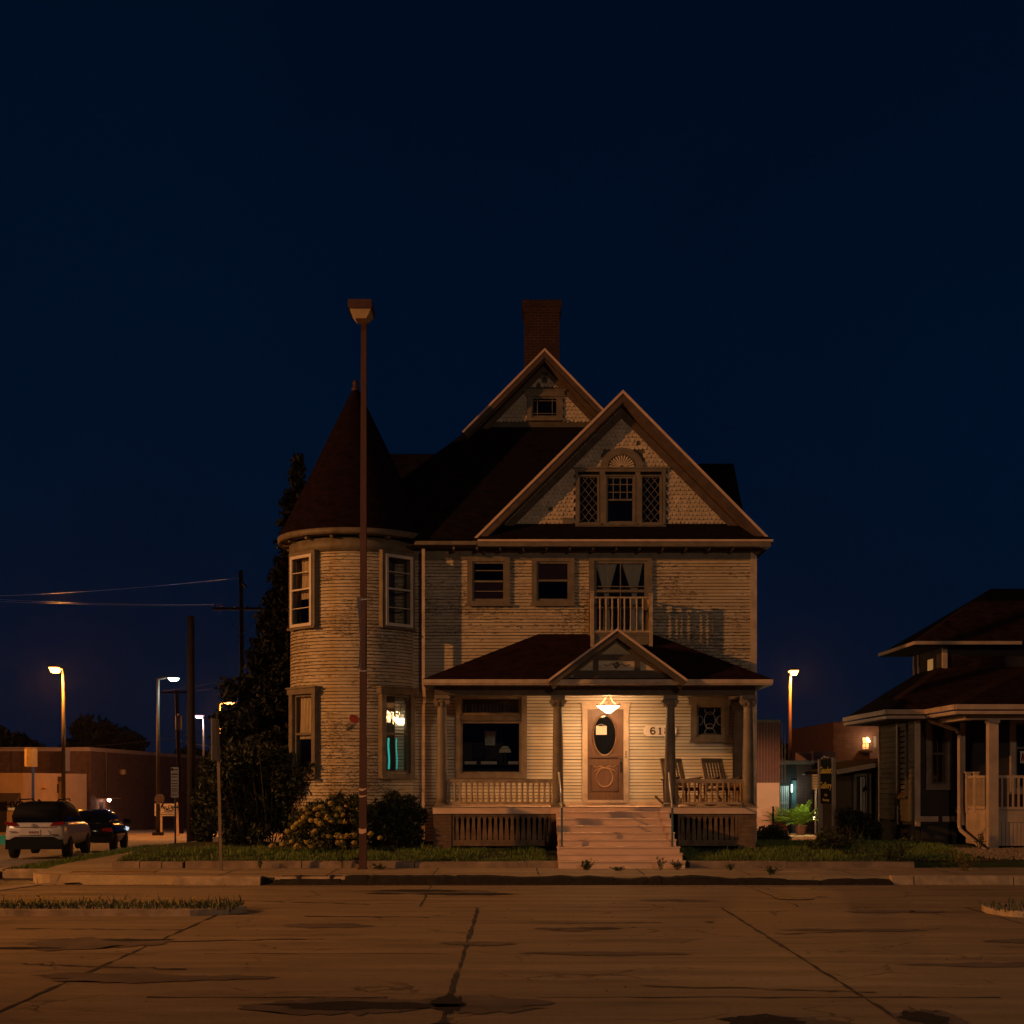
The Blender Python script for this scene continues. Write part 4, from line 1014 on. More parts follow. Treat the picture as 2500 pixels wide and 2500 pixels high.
# hanging drapes in the other turret windows, standing in for wavy glass reflections
def drape(ang, z0, z1, u0, u1, label, mat='curtain', d=.16):
    m = MB(); n = 22; M_ = Matrix.Translation((*TC, 0)) @ Matrix.Rotation(R(ang), 4, 'Z')
    for j in range(9):
        z = z1 + (z0 - z1) * j / 8
        for i in range(n + 1): m.v.append(tuple(M_ @ Vector((u0 + (u1 - u0) * i / n * (1 - .02 * j), -TR + d + .035 * math.sin(i * 1.5 + j * .15), z))))
    m.f = [(j * (n + 1) + i, j * (n + 1) + i + 1, (j + 1) * (n + 1) + i + 1, (j + 1) * (n + 1) + i) for j in range(8) for i in range(n)]
    tag(m.build('curtain', mat, None, True), label, 'curtain', 'drapes standing in for reflections in the turret windows')  # these curtains stand in for wavy glass reflections
drape(-45, 6.15, 7.1, -.28, .36, 'lace curtain standing in for reflections in the upper turret window on the tree side')
drape(-45, 2.9, 3.93, -.34, .36, 'gathered curtain standing in for reflections in the lower turret window above the dark bush')
drape(45, 5.55, 7.1, -.30, .10, 'dark drape standing in for reflections in the upper turret window on the porch side', 'curtain_dark', .3)
# red balloon mark painted on the turret
m = MB()
def on_tur(px, py, out=.004):
    kx = (px - 1250) / F; A_ = kx * kx + 1; B_ = -2 * (kx * TC[0] + TC[1]); C_ = TC[0] ** 2 + TC[1] ** 2 - (TR + out) ** 2
    Y = (-B_ - math.sqrt(max(0, B_ * B_ - 4 * A_ * C_))) / (2 * A_); return (kx * Y, Y, PZ(py, Y))
outl = []
for i in range(28):
    t_ = 6.283 * i / 28; r_ = 1 + .12 * math.sin(2 * t_ + .5) + rnd(-.06, .06); outl.append((864 + 10.5 * r_ * math.cos(t_), 1755 + 10.5 * r_ * math.sin(t_) * (1.0 if math.sin(t_) < 0 else 1.1)))
m.poly([on_tur(x_ , y_) for x_, y_ in outl])
bal = m.build('painted_balloon', 'red_paint', house)
m = MB(); pts = [(861, 1768), (858, 1774), (853, 1776), (850, 1780), (846, 1782)]
for p, q in zip(pts, pts[1:]): m.cyl(on_tur(*p), on_tur(*q), .02, .017, 5)
m.build('painted_string', 'trim_dark', bal)
# ================================================================ PORCH
YP = 31.2
PF = 1.347
px0, px1 = PX(1058, YP), PX(1846, YP)
m = MB(); m.box(px0, px1, YP, YW - .05, PF - .05, PF); m.build('porch_floor', 'step_paint', house)
m = MB(); m.box(px0 - .01, px1 + .01, YP - .045, YP, PF - .14, PF - .008); m.build('porch_fascia', 'step_paint', house)
m = MB(); m.box(px0 - .03, px1 + .05, YP - .06, YP, PF - .008, PF + .012); m.build('porch_nosing', 'rail_paint', house)
# columns
def column(cx, mat='column_paint'):
    zb, zt = PF + .012, 3.81; cy = 31.36
    m = MB(); n = 14; prof = [(.118, zb + .08)] + [(.124 - .026 * (k / n) ** 1.7, zb + .08 + (zt - .26 - zb - .08) * k / n) for k in range(n + 1)]
    m.lathe((cx, cy, 0), prof, 24); col = m.build('column', mat, house, True)
    m = MB(); m.box(cx - .16, cx + .16, cy - .16, cy + .16, zb, zb + .045); m.lathe((cx, cy, 0), [(.15, zb + .045), (.155, zb + .06), (.13, zb + .08), (.118, zb + .09)], 20); m.build('base', mat, col)
    m = MB(); zc = zt - .25
    m.lathe((cx, cy, 0), [(.1, zc - .02), (.112, zc), (.1, zc + .02), (.105, zc + .05), (.15, zc + .11), (.12, zc + .16)], 20)
    m.box(cx - .155, cx + .155, cy - .155, cy + .155, zc + .17, zc + .25)
    for sx in (-1, 1):
        for sy in (-1, 1):
            c0 = Vector((cx + sx * .125, cy + sy * .1, zc + .1))
            pts = [c0 + Vector((.062 * (1 - k / 22) * math.cos(k * .62) * sx, sy * .012 * k / 10, .062 * (1 - k / 22) * math.sin(k * .62))) for k in range(18)]
            m.tube(pts, .014, 6); m.cyl(c0 - Vector((0, sy * .05, 0)), c0 + Vector((0, sy * .03, 0)), .05, .05, 12)
    for k in range(8): a_ = k * .785; m.lathe((cx + .125 * math.cos(a_), cy + .125 * math.sin(a_), zc + .03), [(0, -.03), (.028, 0), (.02, .05), (0, .06)], 6)
    m.build('capital', mat, col)
    return col
cols = [-1.545, 1.012, 3.486, 5.205]
for c_ in cols: column(c_)
# beam, eave, ceiling
m = MB(); m.box(px0 + .02, px1 - .02, YP + .02, YP + .34, 3.81, 4.0); m.box(px0 + .02, px0 + .3, YP + .34, YW - .05, 3.81, 4.0); m.box(px1 - .3, px1 - .02, YP + .34, YW - .05, 3.81, 4.0); m.build('porch_beam', 'trim_dark', house)
m = MB(); m.box(px0 + .3, px1 - .3, YP + .34, YW - .05, 3.93, 3.96); m.build('porch_ceiling', 'cream_paint', house)
ex0, ex1, eY = PX(1034, 30.75), PX(1883, 30.75), 30.75
m = MB(); m.box(ex0, ex1, eY, YP + .02, 4.0, 4.02); m.box(ex0, px0 + .02, YP + .02, YW, 4.0, 4.02); m.box(px1 - .02, ex1, YP + .02, YW - .06, 4.0, 4.02); m.build('porch_soffit', 'trim_dark', house)
m = MB(); m.box(ex0, ex1, eY - .02, eY, 4.0, 4.085); m.box(ex0 - .02, ex0, eY - .02, YW, 4.0, 4.12); m.box(ex1, ex1 + .02, eY - .02, YW, 4.0, 4.12)
m.box(ex0 - .03, ex1 + .03, eY - .05, eY - .02, 4.03, 4.12); m.build('porch_gutter', 'trim_light', house)
m = MB(); zt = PZ(1547, YW); xa, xb = X(1317), X(1592)
m.add([(ex0 - .03, eY - .03, 4.125), (ex1 + .03, eY - .03, 4.125), (xb, YW, zt), (xa, YW, zt)], [(0, 1, 2, 3)])
m.add([(ex0 - .03, eY - .03, 4.125), (xa, YW, zt), (ex0 - .03, YW, 4.125)], [(0, 1, 2)]); m.add([(ex1 + .03, eY - .03, 4.125), (ex1 + .03, YW, 4.125), (xb, YW, zt)], [(0, 1, 2)])
m.build('porch_roof', 'roof_porch', house)
# pediment over the steps
yp = 30.55; pax, paz = PX(1507, yp), PZ(1535, yp); plx, plz = PX(1337, yp), PZ(1661, yp); prx = PX(1680, yp)
m = MB(); 
for ex in (plx, prx): m.add([(pax, yp, paz), (ex, yp, plz), (ex, 32.6, plz), (pax, 33.2, paz)], [(0, 1, 2, 3)])
m.build('pediment_roof', 'roof_porch', house)
for ex in (plx, prx):
    rake(pax, paz + .01, ex, plz + .01, yp - .03, .045, .05, 'rake_board', 'rake_face', house)
    rake(pax, paz, ex, plz, yp, .11, .05, 'rake_fascia', 'trim_dark', house, drop=.045)
    rake(pax, paz, ex, plz, yp + .05, .02, .2, 'rake_soffit', 'trim_dark', house, drop=.05)
    rake(pax, paz, ex, plz, yp + .2, .10, .06, 'tympanum_trim', 'trim_dark', house, drop=.12)
ty = yp + .26
m = MB(); m.prism([(plx + .12, plz + .02), (prx - .12, plz + .02), (pax, paz - .14)], ty, ty + .03); m.build('tympanum', 'siding_turret', house)
m = MB(); def_ = lambda p, q: (PX(p, ty), PZ(q, ty))
m.box(PX(1400, ty), PX(1617, ty), ty - .05, ty, plz + .03, PZ(1637, ty)); m.box(PX(1455, ty), PX(1558, ty), ty - .05, ty, PZ(1612, ty), PZ(1598, ty)); m.box(PX(1448, ty), PX(1461, ty), ty - .052, ty, PZ(1637, ty), PZ(1600, ty)); m.box(PX(1549, ty), PX(1563, ty), ty - .052, ty, PZ(1637, ty), PZ(1600, ty))
m.build('tympanum_frame', 'trim_dark', house)
m = MB(); fx, fz = PX(1505, ty), PZ(1624, ty)
for k in range(9): a_ = k * .7; m.lathe((fx + .05 * math.cos(a_) + rnd(-.02, .02), ty - .01, fz + .05 * math.sin(a_)), [(0, -.03), (.03, 0), (0, .03)], 6)
for s in (-1, 1): m.tube([(fx, ty - .01, fz), (fx + s * .12, ty - .015, fz + .03), (fx + s * .2, ty - .01, fz - .02), (fx + s * .27, ty - .01, fz + .02)], .01, 5)
m.build('tympanum_carving', 'trim', house)
# porch railings with turned balusters
BAL = [(.030, 0), (.030, .06), (.020, .075), (.034, .11), (.028, .17), (.017, .21), (.018, .25), (.026, .33), (.022, .38), (.032, .40), (.032, .455)]
bm = MB(); bm.lathe((0, 0, 0), BAL, 10); proto = bm.build('baluster', 'rail_paint', None, True)
wm = MB(); wm.lathe((0, 0, 0), BAL, 10); proto2 = wm.build('baluster', 'baluster_worn', None, True)
def railing(name, p0, p1, zb, n, pr, hgt=.5, top=.045, wd=.09, mat='rail_paint', skip=0):
    p0 = Vector((*p0, zb)); p1 = Vector((*p1, zb)); up = Vector((0, 0, 1))
    m = MB(); m.bar(p0, p1, .07, .055); m.bar(p0 + up * hgt, p1 + up * hgt, wd, top); m.bar(p0 + up * (hgt - .04), p1 + up * (hgt - .04), wd * .55, .035)
    ra = m.build(name, mat, house)
    for i in range(n):
        b_ = pr.copy(); COL.objects.link(b_); b_.parent = ra
        b_.location = p0.lerp(p1, (i + .5 + skip) / (n + skip)) - world_loc(house) - ra.location + up * .02
        b_.rotation_euler = (0, 0, rnd(0, 3)); b_.scale = (1, 1, (hgt - .07) / .455)
    return ra
railing('porch_railing', (cols[0] + .1, 31.36), (cols[1] - .11, 31.36), PF + .09, 19, proto)
railing('porch_railing', (cols[2] + .1, 31.36), (cols[3] - .1, 31.36), PF + .09, 12, proto2)
railing('porch_side_railing', (px1 - .1, 31.5), (px1 - .1, 33.25), PF + .09, 12, proto2)
# skirt below the porch floor: pierced flat boards in a frame, brick and board piers
def skirt(x0, x1, n, mat):
    z0, z1 = .50, PF - .15; y = YP + .03
    m = MB(); m.box(x0, x1, y - .02, y + .03, z1 - .05, z1); m.box(x0, x1, y - .02, y + .03, z0, z0 + .12); m.box(x0, x0 + .05, y - .02, y + .03, z0 + .12, z1 - .05); m.box(x1 - .05, x1, y - .02, y + .03, z0 + .12, z1 - .05)
    sk = m.build('porch_skirt', mat, house)
    m = MB(); w = (x1 - x0 - .1) / n; a, b = z0 + .12, z1 - .05; h = b - a
    g = lambda f: (.004 if f < .03 else .022 if f < .06 else .013 if f < .08 else .026 if f < .10 else .008 if f < .16 else .010 + .022 * (f - .16) / .7 if f < .86 else .032 if f < .92 else .02 if f < .95 else .008)
    fs = [0, .029, .03, .06, .079, .09, .1, .16, .3, .5, .7, .86, .92, .949, .95, 1]
    for i in range(n):
        l = x0 + .05 + w * i; r_ = l + w
        m.prism([(l + g(f), a + h * f) for f in fs] + [(r_ - g(f), a + h * f) for f in fs[::-1]], y, y + .02)
    m.build('slats', mat, sk)
skirt(PX(1103, YP), PX(1344, YP), 17, 'skirt_paint'); skirt(PX(1655, YP), PX(1801, YP), 10, 'skirt_paint')
m = MB(); m.box(px0, PX(1102, YP), YP - .01, YP + .4, .3, PF - .14); m.build('porch_pier', 'pier_brick', house)
m = MB(); m.box(PX(1345, YP), PX(1359, YP), YP - .01, YP + .3, .3, PF - .14); m.build('porch_pier', 'skirt_paint', house)
m = MB()
zz = .4
while zz < PF - .16: m.box(PX(1802, YP), px1 - .01, YP - .005 + rnd(-.002, .002), YP + .4, zz + .006, min(PF - .145, zz + .1)); zz += .1
m.box(PX(1802, YP) + .01, px1 - .02, YP + .005, YP + .39, .3, PF - .15); m.build('porch_pier', 'skirt_paint', house)
m = MB(); m.box(px0 + .1, px1 - .1, YP + .9, YP + .95, .3, PF - .1); m.build('foundation', 'black', house)
m = MB(); m.box(px1 - .06, px1 - .01, YP + .4, YW, .3, PF - .14); m.box(px0 + .01, px0 + .06, YP + .4, YW, .3, PF - .14); m.build('side_skirt', 'skirt_paint', house)
# steps
sx0, sx1 = .965, 3.425
tr_ = [(30.9, 1.255), (30.6, 1.114), (30.3, .971), (30.0, .834), (29.7, .70), (29.4, .56), (29.1, .44), (28.8, .30)]
for i, (y, z) in enumerate(tr_):
    nxt = tr_[i + 1][1] if i + 1 < len(tr_) else .15
    lo, hi = (sx0, sx1) if i < 5 else (sx0 - .02, sx1 + .04 + .02 * (i - 5))
    m = MB(); back = YP if i == 0 else tr_[i - 1][0]
    m.box(lo, hi, y, back + .012, (nxt - .05) if i < 7 else .1, z - .022); st = m.build('step', 'step_paint', house)
    m = MB(); m.box(lo - .012, hi + .012, y - .028, back - .002, z - .022, z + .006); m.build('tread', 'step_paint', st)
for sg, x1_, x0_ in ((-1, 1.022, 1.035), (1, 3.43, 3.325)):
    m = MB(); m.tube([(x1_, 31.2, 2.09), (x1_ , 31.14, 2.10), (x0_, 29.52, 1.40), (x0_, 29.5, 1.36)], .019, 10); hr = m.build('handrail', 'rail_metal', house, True)
    m = MB(); m.box(x0_ - .02, x0_ + .02, 29.48, 29.52, .565, 1.37); m.box(x0_ - .05, x0_ + .05, 29.45, 29.55, .565, .575); m.build('post', 'rail_post_blue', hr)
# balcony
yb = 32.62; bx0, bx1 = PX(1446, yb), PX(1589, yb); bz = PZ(1540, yb); bt = PZ(1457, yb)
bp = MB(); bp.lathe((0, 0, 0), [(.024, 0), (.024, .08), (.016, .1), (.022, .16), (.016, .3), (.019, .45), (.024, .5), (.016, .53), (.024, .56), (.024, .66)], 8); bproto = bp.build('baluster', 'rail_paint', None, True)
m = MB(); m.box(bx0, bx1, yb, YW - .06, bz - .11, bz - .06); m.box(bx0 + .05, bx1 - .05, yb + .02, YW - .06, bz - .32, bz - .11); m.box(bx0 + .1, bx1 - .1, yb + .25, YW - .06, bz - .9, bz - .32); bal_ = m.build('balcony', 'trim', house)
for xx, z1 in ((bx0, PZ(1447, yb)), (bx1, PZ(1452, yb))):
    m = MB(); m.box(xx - .04, xx + .04, yb - .04, yb + .04, bz - .38, z1); m.box(xx - .052, xx + .052, yb - .052, yb + .052, z1, z1 + .03); m.lathe((xx, yb, bz - .45), [(0, 0), (.035, .03), (.03, .08)], 8); m.build('post', 'rail_paint', bal_)
def brail(p0, p1, n):
    p0 = Vector((*p0, bz - .02)); p1 = Vector((*p1, bz - .02)); hh = bt - bz
    m = MB(); m.bar(p0, p1, .05, .045); m.bar(p0 + Vector((0, 0, hh)), p1 + Vector((0, 0, hh)), .06, .035); ra = m.build('railing', 'rail_paint', bal_)
    ra_off = world_loc(bal_)
    for i in range(n):
        b_ = bproto.copy(); COL.objects.link(b_); b_.name = 'baluster'; b_.parent = bal_
        b_.location = p0.lerp(p1, (i + 1) / (n + 1)) - ra_off + Vector((0, 0, .02)); b_.scale = (1, 1, (hh - .03) / .66)
brail((bx0 + .04, yb), (bx1 - .04, yb), 8); brail((bx0, yb + .04), (bx0, YW - .1), 5); brail((bx1, yb + .04), (bx1, YW - .1), 5)
for p_ in (proto, proto2, bproto): bpy.data.objects.remove(p_)
# porch pendant lamp (hangs from the ceiling)
LX, LY = PX(1485, 32.3), 32.3
t = thing('porch_lamp', (LX, LY, 3.93), 'lit white glass bowl lamp hanging before the front door', 'lamp')
m = MB(); m.lathe((LX, LY, 0), [(0, 3.465), (.05, 3.475), (.255, 3.625), (.262, 3.64), (.235, 3.635), (.04, 3.50)], 36); m.build('glass_bowl', 'porch_bowl', t, True)
m = MB(); m.lathe((LX, LY, 0), [(.262, 3.625), (.285, 3.64), (.285, 3.655), (.25, 3.652)], 36); m.lathe((LX, LY, 0), [(0, 3.43), (.015, 3.44), (.02, 3.468), (0, 3.47)], 10)
for k in range(3):
    a_ = k * 2.094 + .5; c_, s_ = math.cos(a_), math.sin(a_)
    m.tube([(LX + r * c_, LY + r * s_, z) for r, z in ((.3, 3.71), (.285, 3.67), (.27, 3.648), (.2, 3.68), (.12, 3.74), (.07, 3.82), (.045, 3.9))], .011, 6)
m.lathe((LX, LY, 0), [(0, 3.88), (.08, 3.89), (.07, 3.93), (0, 3.93)], 16); m.build('bracket', 'brass', t)
light('bulb_light', (LX, LY, 3.72), (1.0, .56, .27), 26, .05, t)
# house number board
t = thing('house_number_sign', (PX(1611, YW), YW - .05, PZ(1785, YW)), 'white house number board with clipped corners partly behind a porch column', 'sign')
x0, x1, z0, z1 = X(1571), X(1651), Z(1798), Z(1771); cz = (z0 + z1) / 2; k = .07; Yn = YW - .075
m = MB(); m.prism([(x0, z0 + k), (x0 + k, z0), (x1 - k, z0), (x1, z0 + k), (x1, z1 - k), (x1 - k, z1), (x0 + k, z1), (x0, z1 - k)], Yn, Yn + .03); m.build('board', 'house_number_board', t)
def digit(m, segs, r=.017):
    for pts in segs: m.tube(pts, r, 6)
m = MB(); s = .078; Yd = Yn - .006
def arc(cx, cz_, rx, rz_, a0, a1, n=14): return [(cx + rx * math.cos(R(a0 + (a1 - a0) * i / n)), Yd, cz_ + rz_ * math.sin(R(a0 + (a1 - a0) * i / n))) for i in range(n + 1)]
c6 = X(1593); digit(m, [arc(c6, cz - .035, .05, .042, 0, 360), arc(c6 + .005, cz - .01, .058, .085, 60, 190)]); m.lathe((c6 + .035, Yd, cz + .055), [(0, -.018), (.018, 0), (0, .018)], 8)
c1 = X(1610.5); digit(m, [[(c1, Yd, cz - .08), (c1, Yd, cz + .075)]], .02); digit(m, [[(c1 - .04, Yd, cz - .078), (c1 + .04, Yd, cz - .078)], [(c1 - .035, Yd, cz + .05), (c1, Yd, cz + .072)]], .011)
c8 = X(1627); digit(m, [arc(c8, cz - .04, .05, .04, 0, 360), arc(c8, cz + .04, .042, .036, 0, 360)])
m.build('digits', 'brass', t)
# rocking chairs
def rocker(loc, rz, label):
    t = thing('rocking_chair', loc, label, 'rocking chair', 'rocking chairs on the porch')
    def P(name, mat, fn):
        m = MB(Matrix.Translation(loc) @ Matrix.Rotation(rz, 4, 'Z')); fn(m); return m.build(name, mat, t)
    def back(m):
        for x in (-.27, .27): m.bar((x, .20, .40), (x, .42, 1.06), .05, .04)
        m.bar((-.29, .42, 1.05), (.29, .42, 1.05), .04, .10); m.bar((-.27, .23, .5), (.27, .23, .5), .04, .06)
        for i in range(6): x = -.2 + i * .08; m.bar((x, .225, .5), (x, .405, 1.02), .045, .018)
    P('backrest', 'rocker_wood', back)
    P('seat', 'rocker_wood', lambda m: [m.box(-.27, .27, -.27 + i * .08, -.21 + i * .08, .42 - i * .008, .44 - i * .008) for i in range(6)])
    P('seat_frame', 'rocker_dark', lambda m: (m.box(-.28, .28, -.29, -.25, .36, .42), m.bar((-.28, -.28, .39), (-.28, .24, .36), .03, .06), m.bar((.28, -.28, .39), (.28, .24, .36), .03, .06)))
    for s in (-1, 1):
        P('armrest', 'rocker_dark', lambda m: m.bar((s * .31, -.34, .66), (s * .31, .30, .60), .09, .03))
        P('leg', 'rocker_dark', lambda m: m.bar((s * .3, -.27, .08), (s * .3, -.27, .65), .04, .04)); P('leg', 'rocker_dark', lambda m: m.bar((s * .3, .22, .06), (s * .3, .26, .62), .04, .04))
        P('runner', 'rocker_dark', lambda m: [m.bar((s * .3, -.5 + k * .1, .03 + .16 * ((k - 5.2) / 5.2) ** 2), (s * .3, -.4 + k * .1, .03 + .16 * ((k - 4.2) / 5.2) ** 2), .035, .05) for k in range(11)])
    return t
rocker((PX(1663, 32.4), 32.4, PF), R(28), 'slatted rocking chair half hidden by the porch column right of the door')
rocker((PX(1762, 32.5), 32.5, PF), R(26), 'slatted rocking chair under the small leaded porch window')
# ================================================================ STREET FURNITURE
def street_light(name, px, Y, ytop, ybase, label, head, glow, power, col, wid=.09, arm=0.0, armdir=(1, 0), mat='pole_lamp', group='lit street lamps', tilt=0):
    x = PX(px, Y); z0 = PZ(ybase, Y); z1 = PZ(ytop, Y)
    t = thing(name, (x, Y, z0), label, 'street lamp', group)
    m = MB(); m.cyl((x, Y, z0), (x, Y, z1), wid, wid * .6, 10); m.build('pole', mat, t, True)
    m = MB(); m.box(x - wid * 2.2, x + wid * 2.2, Y - wid * 2.2, Y + wid * 2.2, z0 - .1, z0 + .08); m.build('base_plate', mat, t)
    hx, hy = x + armdir[0] * arm, Y + armdir[1] * arm
    if arm > .3: m = MB(); m.tube([(x, Y, z1 - .05), (x + armdir[0] * arm * .5, Y + armdir[1] * arm * .5, z1 + .06), (hx, hy, z1 + .05)], wid * .55, 8); m.build('arm', mat, t)
    a, b, h = head
    m = MB(); m.box(hx - a, hx + a, hy - b, hy + b, z1 + .02, z1 + .02 + h * .2); m.prism([(hx - a, z1 + .02 + h * .2), (hx + a, z1 + .02 + h * .2), (hx + a * .7, z1 + .02 + h * .45), (hx - a * .7, z1 + .02 + h * .45)], hy - b, hy + b); hd = m.build('luminaire', mat, t)
    m = MB(); m.add([(hx - a * .9, hy - b * .9, z1 + .02), (hx + a * .9, hy - b * .9, z1 + .02), (hx + a * .9, hy + b * .9, z1 + .02), (hx - a * .9, hy + b * .9, z1 + .02), (hx - a * .6, hy - b * .6, z1 - h * .8), (hx + a * .6, hy - b * .6, z1 - h * .8), (hx + a * .6, hy + b * .6, z1 - h * .8), (hx - a * .6, hy + b * .6, z1 - h * .8)],
              [(0, 1, 5, 4), (1, 2, 6, 5), (2, 3, 7, 6), (3, 0, 4, 7), (4, 5, 6, 7)]); m.build('lens', glow, hd)
    if power: light('lamp_light', (hx, hy, z1 - h * .8 - .1), col, power, .15, t)
    return t
street_light('street_lamp', 155, 80, 1632, 1992, 'orange glowing street lamp in front of the brick warehouse', (.26, .5, .3), 'sodium_glow', 4600, SODIUM, .13, .45, (-.9, -.4))
street_light('street_lamp', 386, 80, 1656, 2035, 'tall street lamp with bright white head on an arm near the octagonal sign', (.32, .3, .16), 'led_glow', 260, (.85, 1, .9), .12, .85, (1, .1))
street_light('street_lamp', 497, 105, 1748, 2000, 'thin street lamp with violet white head beside the thick dark pole', (.35, .4, .2), 'violet_glow', 450, (1, .7, .6), .11, .3, (-1, -.3))
street_light('street_lamp', 536, 95, 1716, 1990, 'orange street lamp with its head against the dark evergreen', (.32, .4, .2), 'sodium_glow', 3500, SODIUM, .11, .62, (1, .1))
street_light('street_lamp', 401, 230, 1845, 1905, 'tiny distant pale street lamp above the far flat roof', (.8, .8, .3), 'led_glow', 0, (1, 1, 1), .2, .5, (-1, 0))
street_light('street_lamp', 1929, 78, 1639, 2032, 'orange glowing street lamp rising behind the potted palms', (.24, .45, .26), 'sodium_glow', 3000, SODIUM, .12, .2, (.8, -.5), 'pole_brown')
street_light('street_lamp', 2056, 120, 1764, 1850, 'smaller violet white street lamp above the roof of the low gallery block', (.28, .4, .22), 'violet_glow', 1200, (1, .62, .4), .13, .15, (1, -.3))
# the sodium lamp that lights the house front stands up the street, left of the view
KX, KY, KZ = -37.6, 14.0, 12.9
t = thing('street_lamp', (KX - 1.2, KY, 0), 'tall sodium street lamp up the street to the left, lighting the house front', 'street lamp', 'lit street lamps')
m = MB(); m.cyl((KX - 1.2, KY, 0), (KX - 1.2, KY, 13.2), .1, .06, 10); m.tube([(KX - 1.2, KY, 13.1), (KX - .5, KY, 13.3), (KX, KY, 13.3)], .05, 8); m.build('pole', 'pole_galv', t)
m = MB(); m.box(KX - .25, KX + .25, KY - .2, KY + .2, 13.2, 13.4); hd = m.build('luminaire', 'pole_galv', t)
m = MB(); m.box(KX - .22, KX + .22, KY - .17, KY + .17, 13.14, 13.2); m.build('lens', 'sodium_glow', hd)
light('lamp_light', (KX, KY, KZ), (1.0, .39, .10), KEY_POWER, .2, t, 60, (0.0, 25.5, 5.0), 1.0)
FX, FY, FZ = 7.5, -8.0, 10.5
t = thing('street_lamp', (FX, FY - 1.2, 0), 'sodium street lamp across the street behind the viewer, softly lighting both houses', 'street lamp', 'lit street lamps')
m = MB(); m.cyl((FX, FY - 1.2, 0), (FX, FY - 1.2, 10.8), .1, .06, 10); m.tube([(FX, FY - 1.2, 10.7), (FX, FY - .5, 10.9), (FX, FY, 10.9)], .05, 8); m.build('pole', 'pole_galv', t)
m = MB(); m.box(FX - .2, FX + .2, FY - .25, FY + .25, 10.8, 11.0); hd = m.build('luminaire', 'pole_galv', t)
m = MB(); m.box(FX - .17, FX + .17, FY - .22, FY + .22, 10.74, 10.8); m.build('lens', 'sodium_glow', hd)
light('lamp_light', (FX, FY, FZ), (1.0, .68, .42), FILL_POWER, .35, t, 66, (3.0, 40.0, 4.0), 1.0)
CX_, CY_ = -25.0, 29.0  # unseen corner lamp, added to brighten the parked white car
t = thing('street_lamp', (CX_ - 1.2, CY_, 0), 'unseen sodium street lamp added past the left edge to brighten the white car', 'street lamp', 'lit street lamps')
m = MB(); m.cyl((CX_ - 1.2, CY_, -.3), (CX_ - 1.2, CY_, 9.2), .1, .06, 10); m.tube([(CX_ - 1.2, CY_, 9.1), (CX_ - .5, CY_, 9.3), (CX_, CY_, 9.3)], .05, 8); m.build('pole', 'pole_galv', t)
m = MB(); m.box(CX_ - .25, CX_ + .25, CY_ - .2, CY_ + .2, 9.2, 9.4); hd = m.build('luminaire', 'pole_galv', t)
m = MB(); m.box(CX_ - .22, CX_ + .22, CY_ - .17, CY_ + .17, 9.14, 9.2); m.build('lens', 'sodium_glow', hd)
light('lamp_light', (CX_, CY_, 9.0), (1.0, .5, .24), 5200, .15, t, 58, (-14.2, 41.0, .3), .9)
# unlit brown street lamp in front
xb_, yb_ = PX(886, 28.62), 28.62
t = thing('street_lamp', (xb_, yb_, .15), 'tall unlit brown street lamp with box head in front of the turret', 'street lamp')
zt = 11.15
m = MB()
for (z0, w0), (z1, w1) in zip([(.15, .073), (4, .067), (zt, .053)], [(4, .067), (zt, .053), (zt + .02, .05)]):
    xo = xb_ + .02 * z0 / 11; xp = xb_ + .02 * z1 / 11
    m.add([(xo - w0, yb_ - w0, z0), (xo + w0, yb_ - w0, z0), (xo + w0, yb_ + w0, z0), (xo - w0, yb_ + w0, z0), (xp - w1, yb_ - w1, z1), (xp + w1, yb_ - w1, z1), (xp + w1, yb_ + w1, z1), (xp - w1, yb_ + w1, z1)], [(0, 1, 5, 4), (1, 2, 6, 5), (2, 3, 7, 6), (3, 0, 4, 7)])
m.build('pole', 'pole_brown', t)
hx = PX(883, 27.9); hy = 27.9
m = MB(); m.box(hx - .232, hx + .232, hy - .36, hy + .30, zt - .06, zt + .11); m.box(hx - .06, hx + .06, hy + .3, yb_, zt - .03, zt + .06); hd = m.build('luminaire', 'pole_brown', t)
m = MB(); z0 = zt - .06
m.add([(hx - .2, hy - .32, z0), (hx + .21, hy - .32, z0), (hx + .21, hy + .26, z0), (hx - .2, hy + .26, z0), (hx - .1, hy - .2, z0 - .15), (hx + .11, hy - .2, z0 - .15), (hx + .11, hy + .15, z0 - .15), (hx - .1, hy + .15, z0 - .15)], [(0, 1, 5, 4), (1, 2, 6, 5), (2, 3, 7, 6), (3, 0, 4, 7), (4, 5, 6, 7)]); m.build('lens', 'lens_off', hd)
for k, (py0, py1) in enumerate(((1924, 1930), (1941, 1946), (2022, 2034))):
    z0, z1 = PZ(py1, yb_), PZ(py0, yb_); m = MB(); w = .0735
    m.prism([(xb_ - w, z0 + rnd(0, .02)), (xb_ - .01, z0 - rnd(0, .02)), (xb_ + w, z0 + rnd(0, .03)), (xb_ + w, z1), (xb_ + .01, z1 - rnd(0, .02)), (xb_ - w, z1 + rnd(-.02, .01))], yb_ - w - .004, yb_ - w + .002); m.build('torn_poster', 'rake_face', t)
m = MB(); m.box(xb_ - .1, xb_ + .1, yb_ - .1, yb_ + .1, .15, .18); m.build('base_plate', 'pole_brown', t)
t = thing('banner', (xb_ + .02, yb_ - .35, 4.2), 'faded street banner seen edge on, strapped to the brown lamp post', 'banner')
z0, z1 = PZ(1638, yb_), PZ(1464, yb_)
m = MB(); xx = xb_ + .005
pts = [(yb_ - .62, z0 + .02), (yb_ - .1, z0 - .12), (yb_ - .1, z1), (yb_ - .62, z1 - .05)]
n = 10
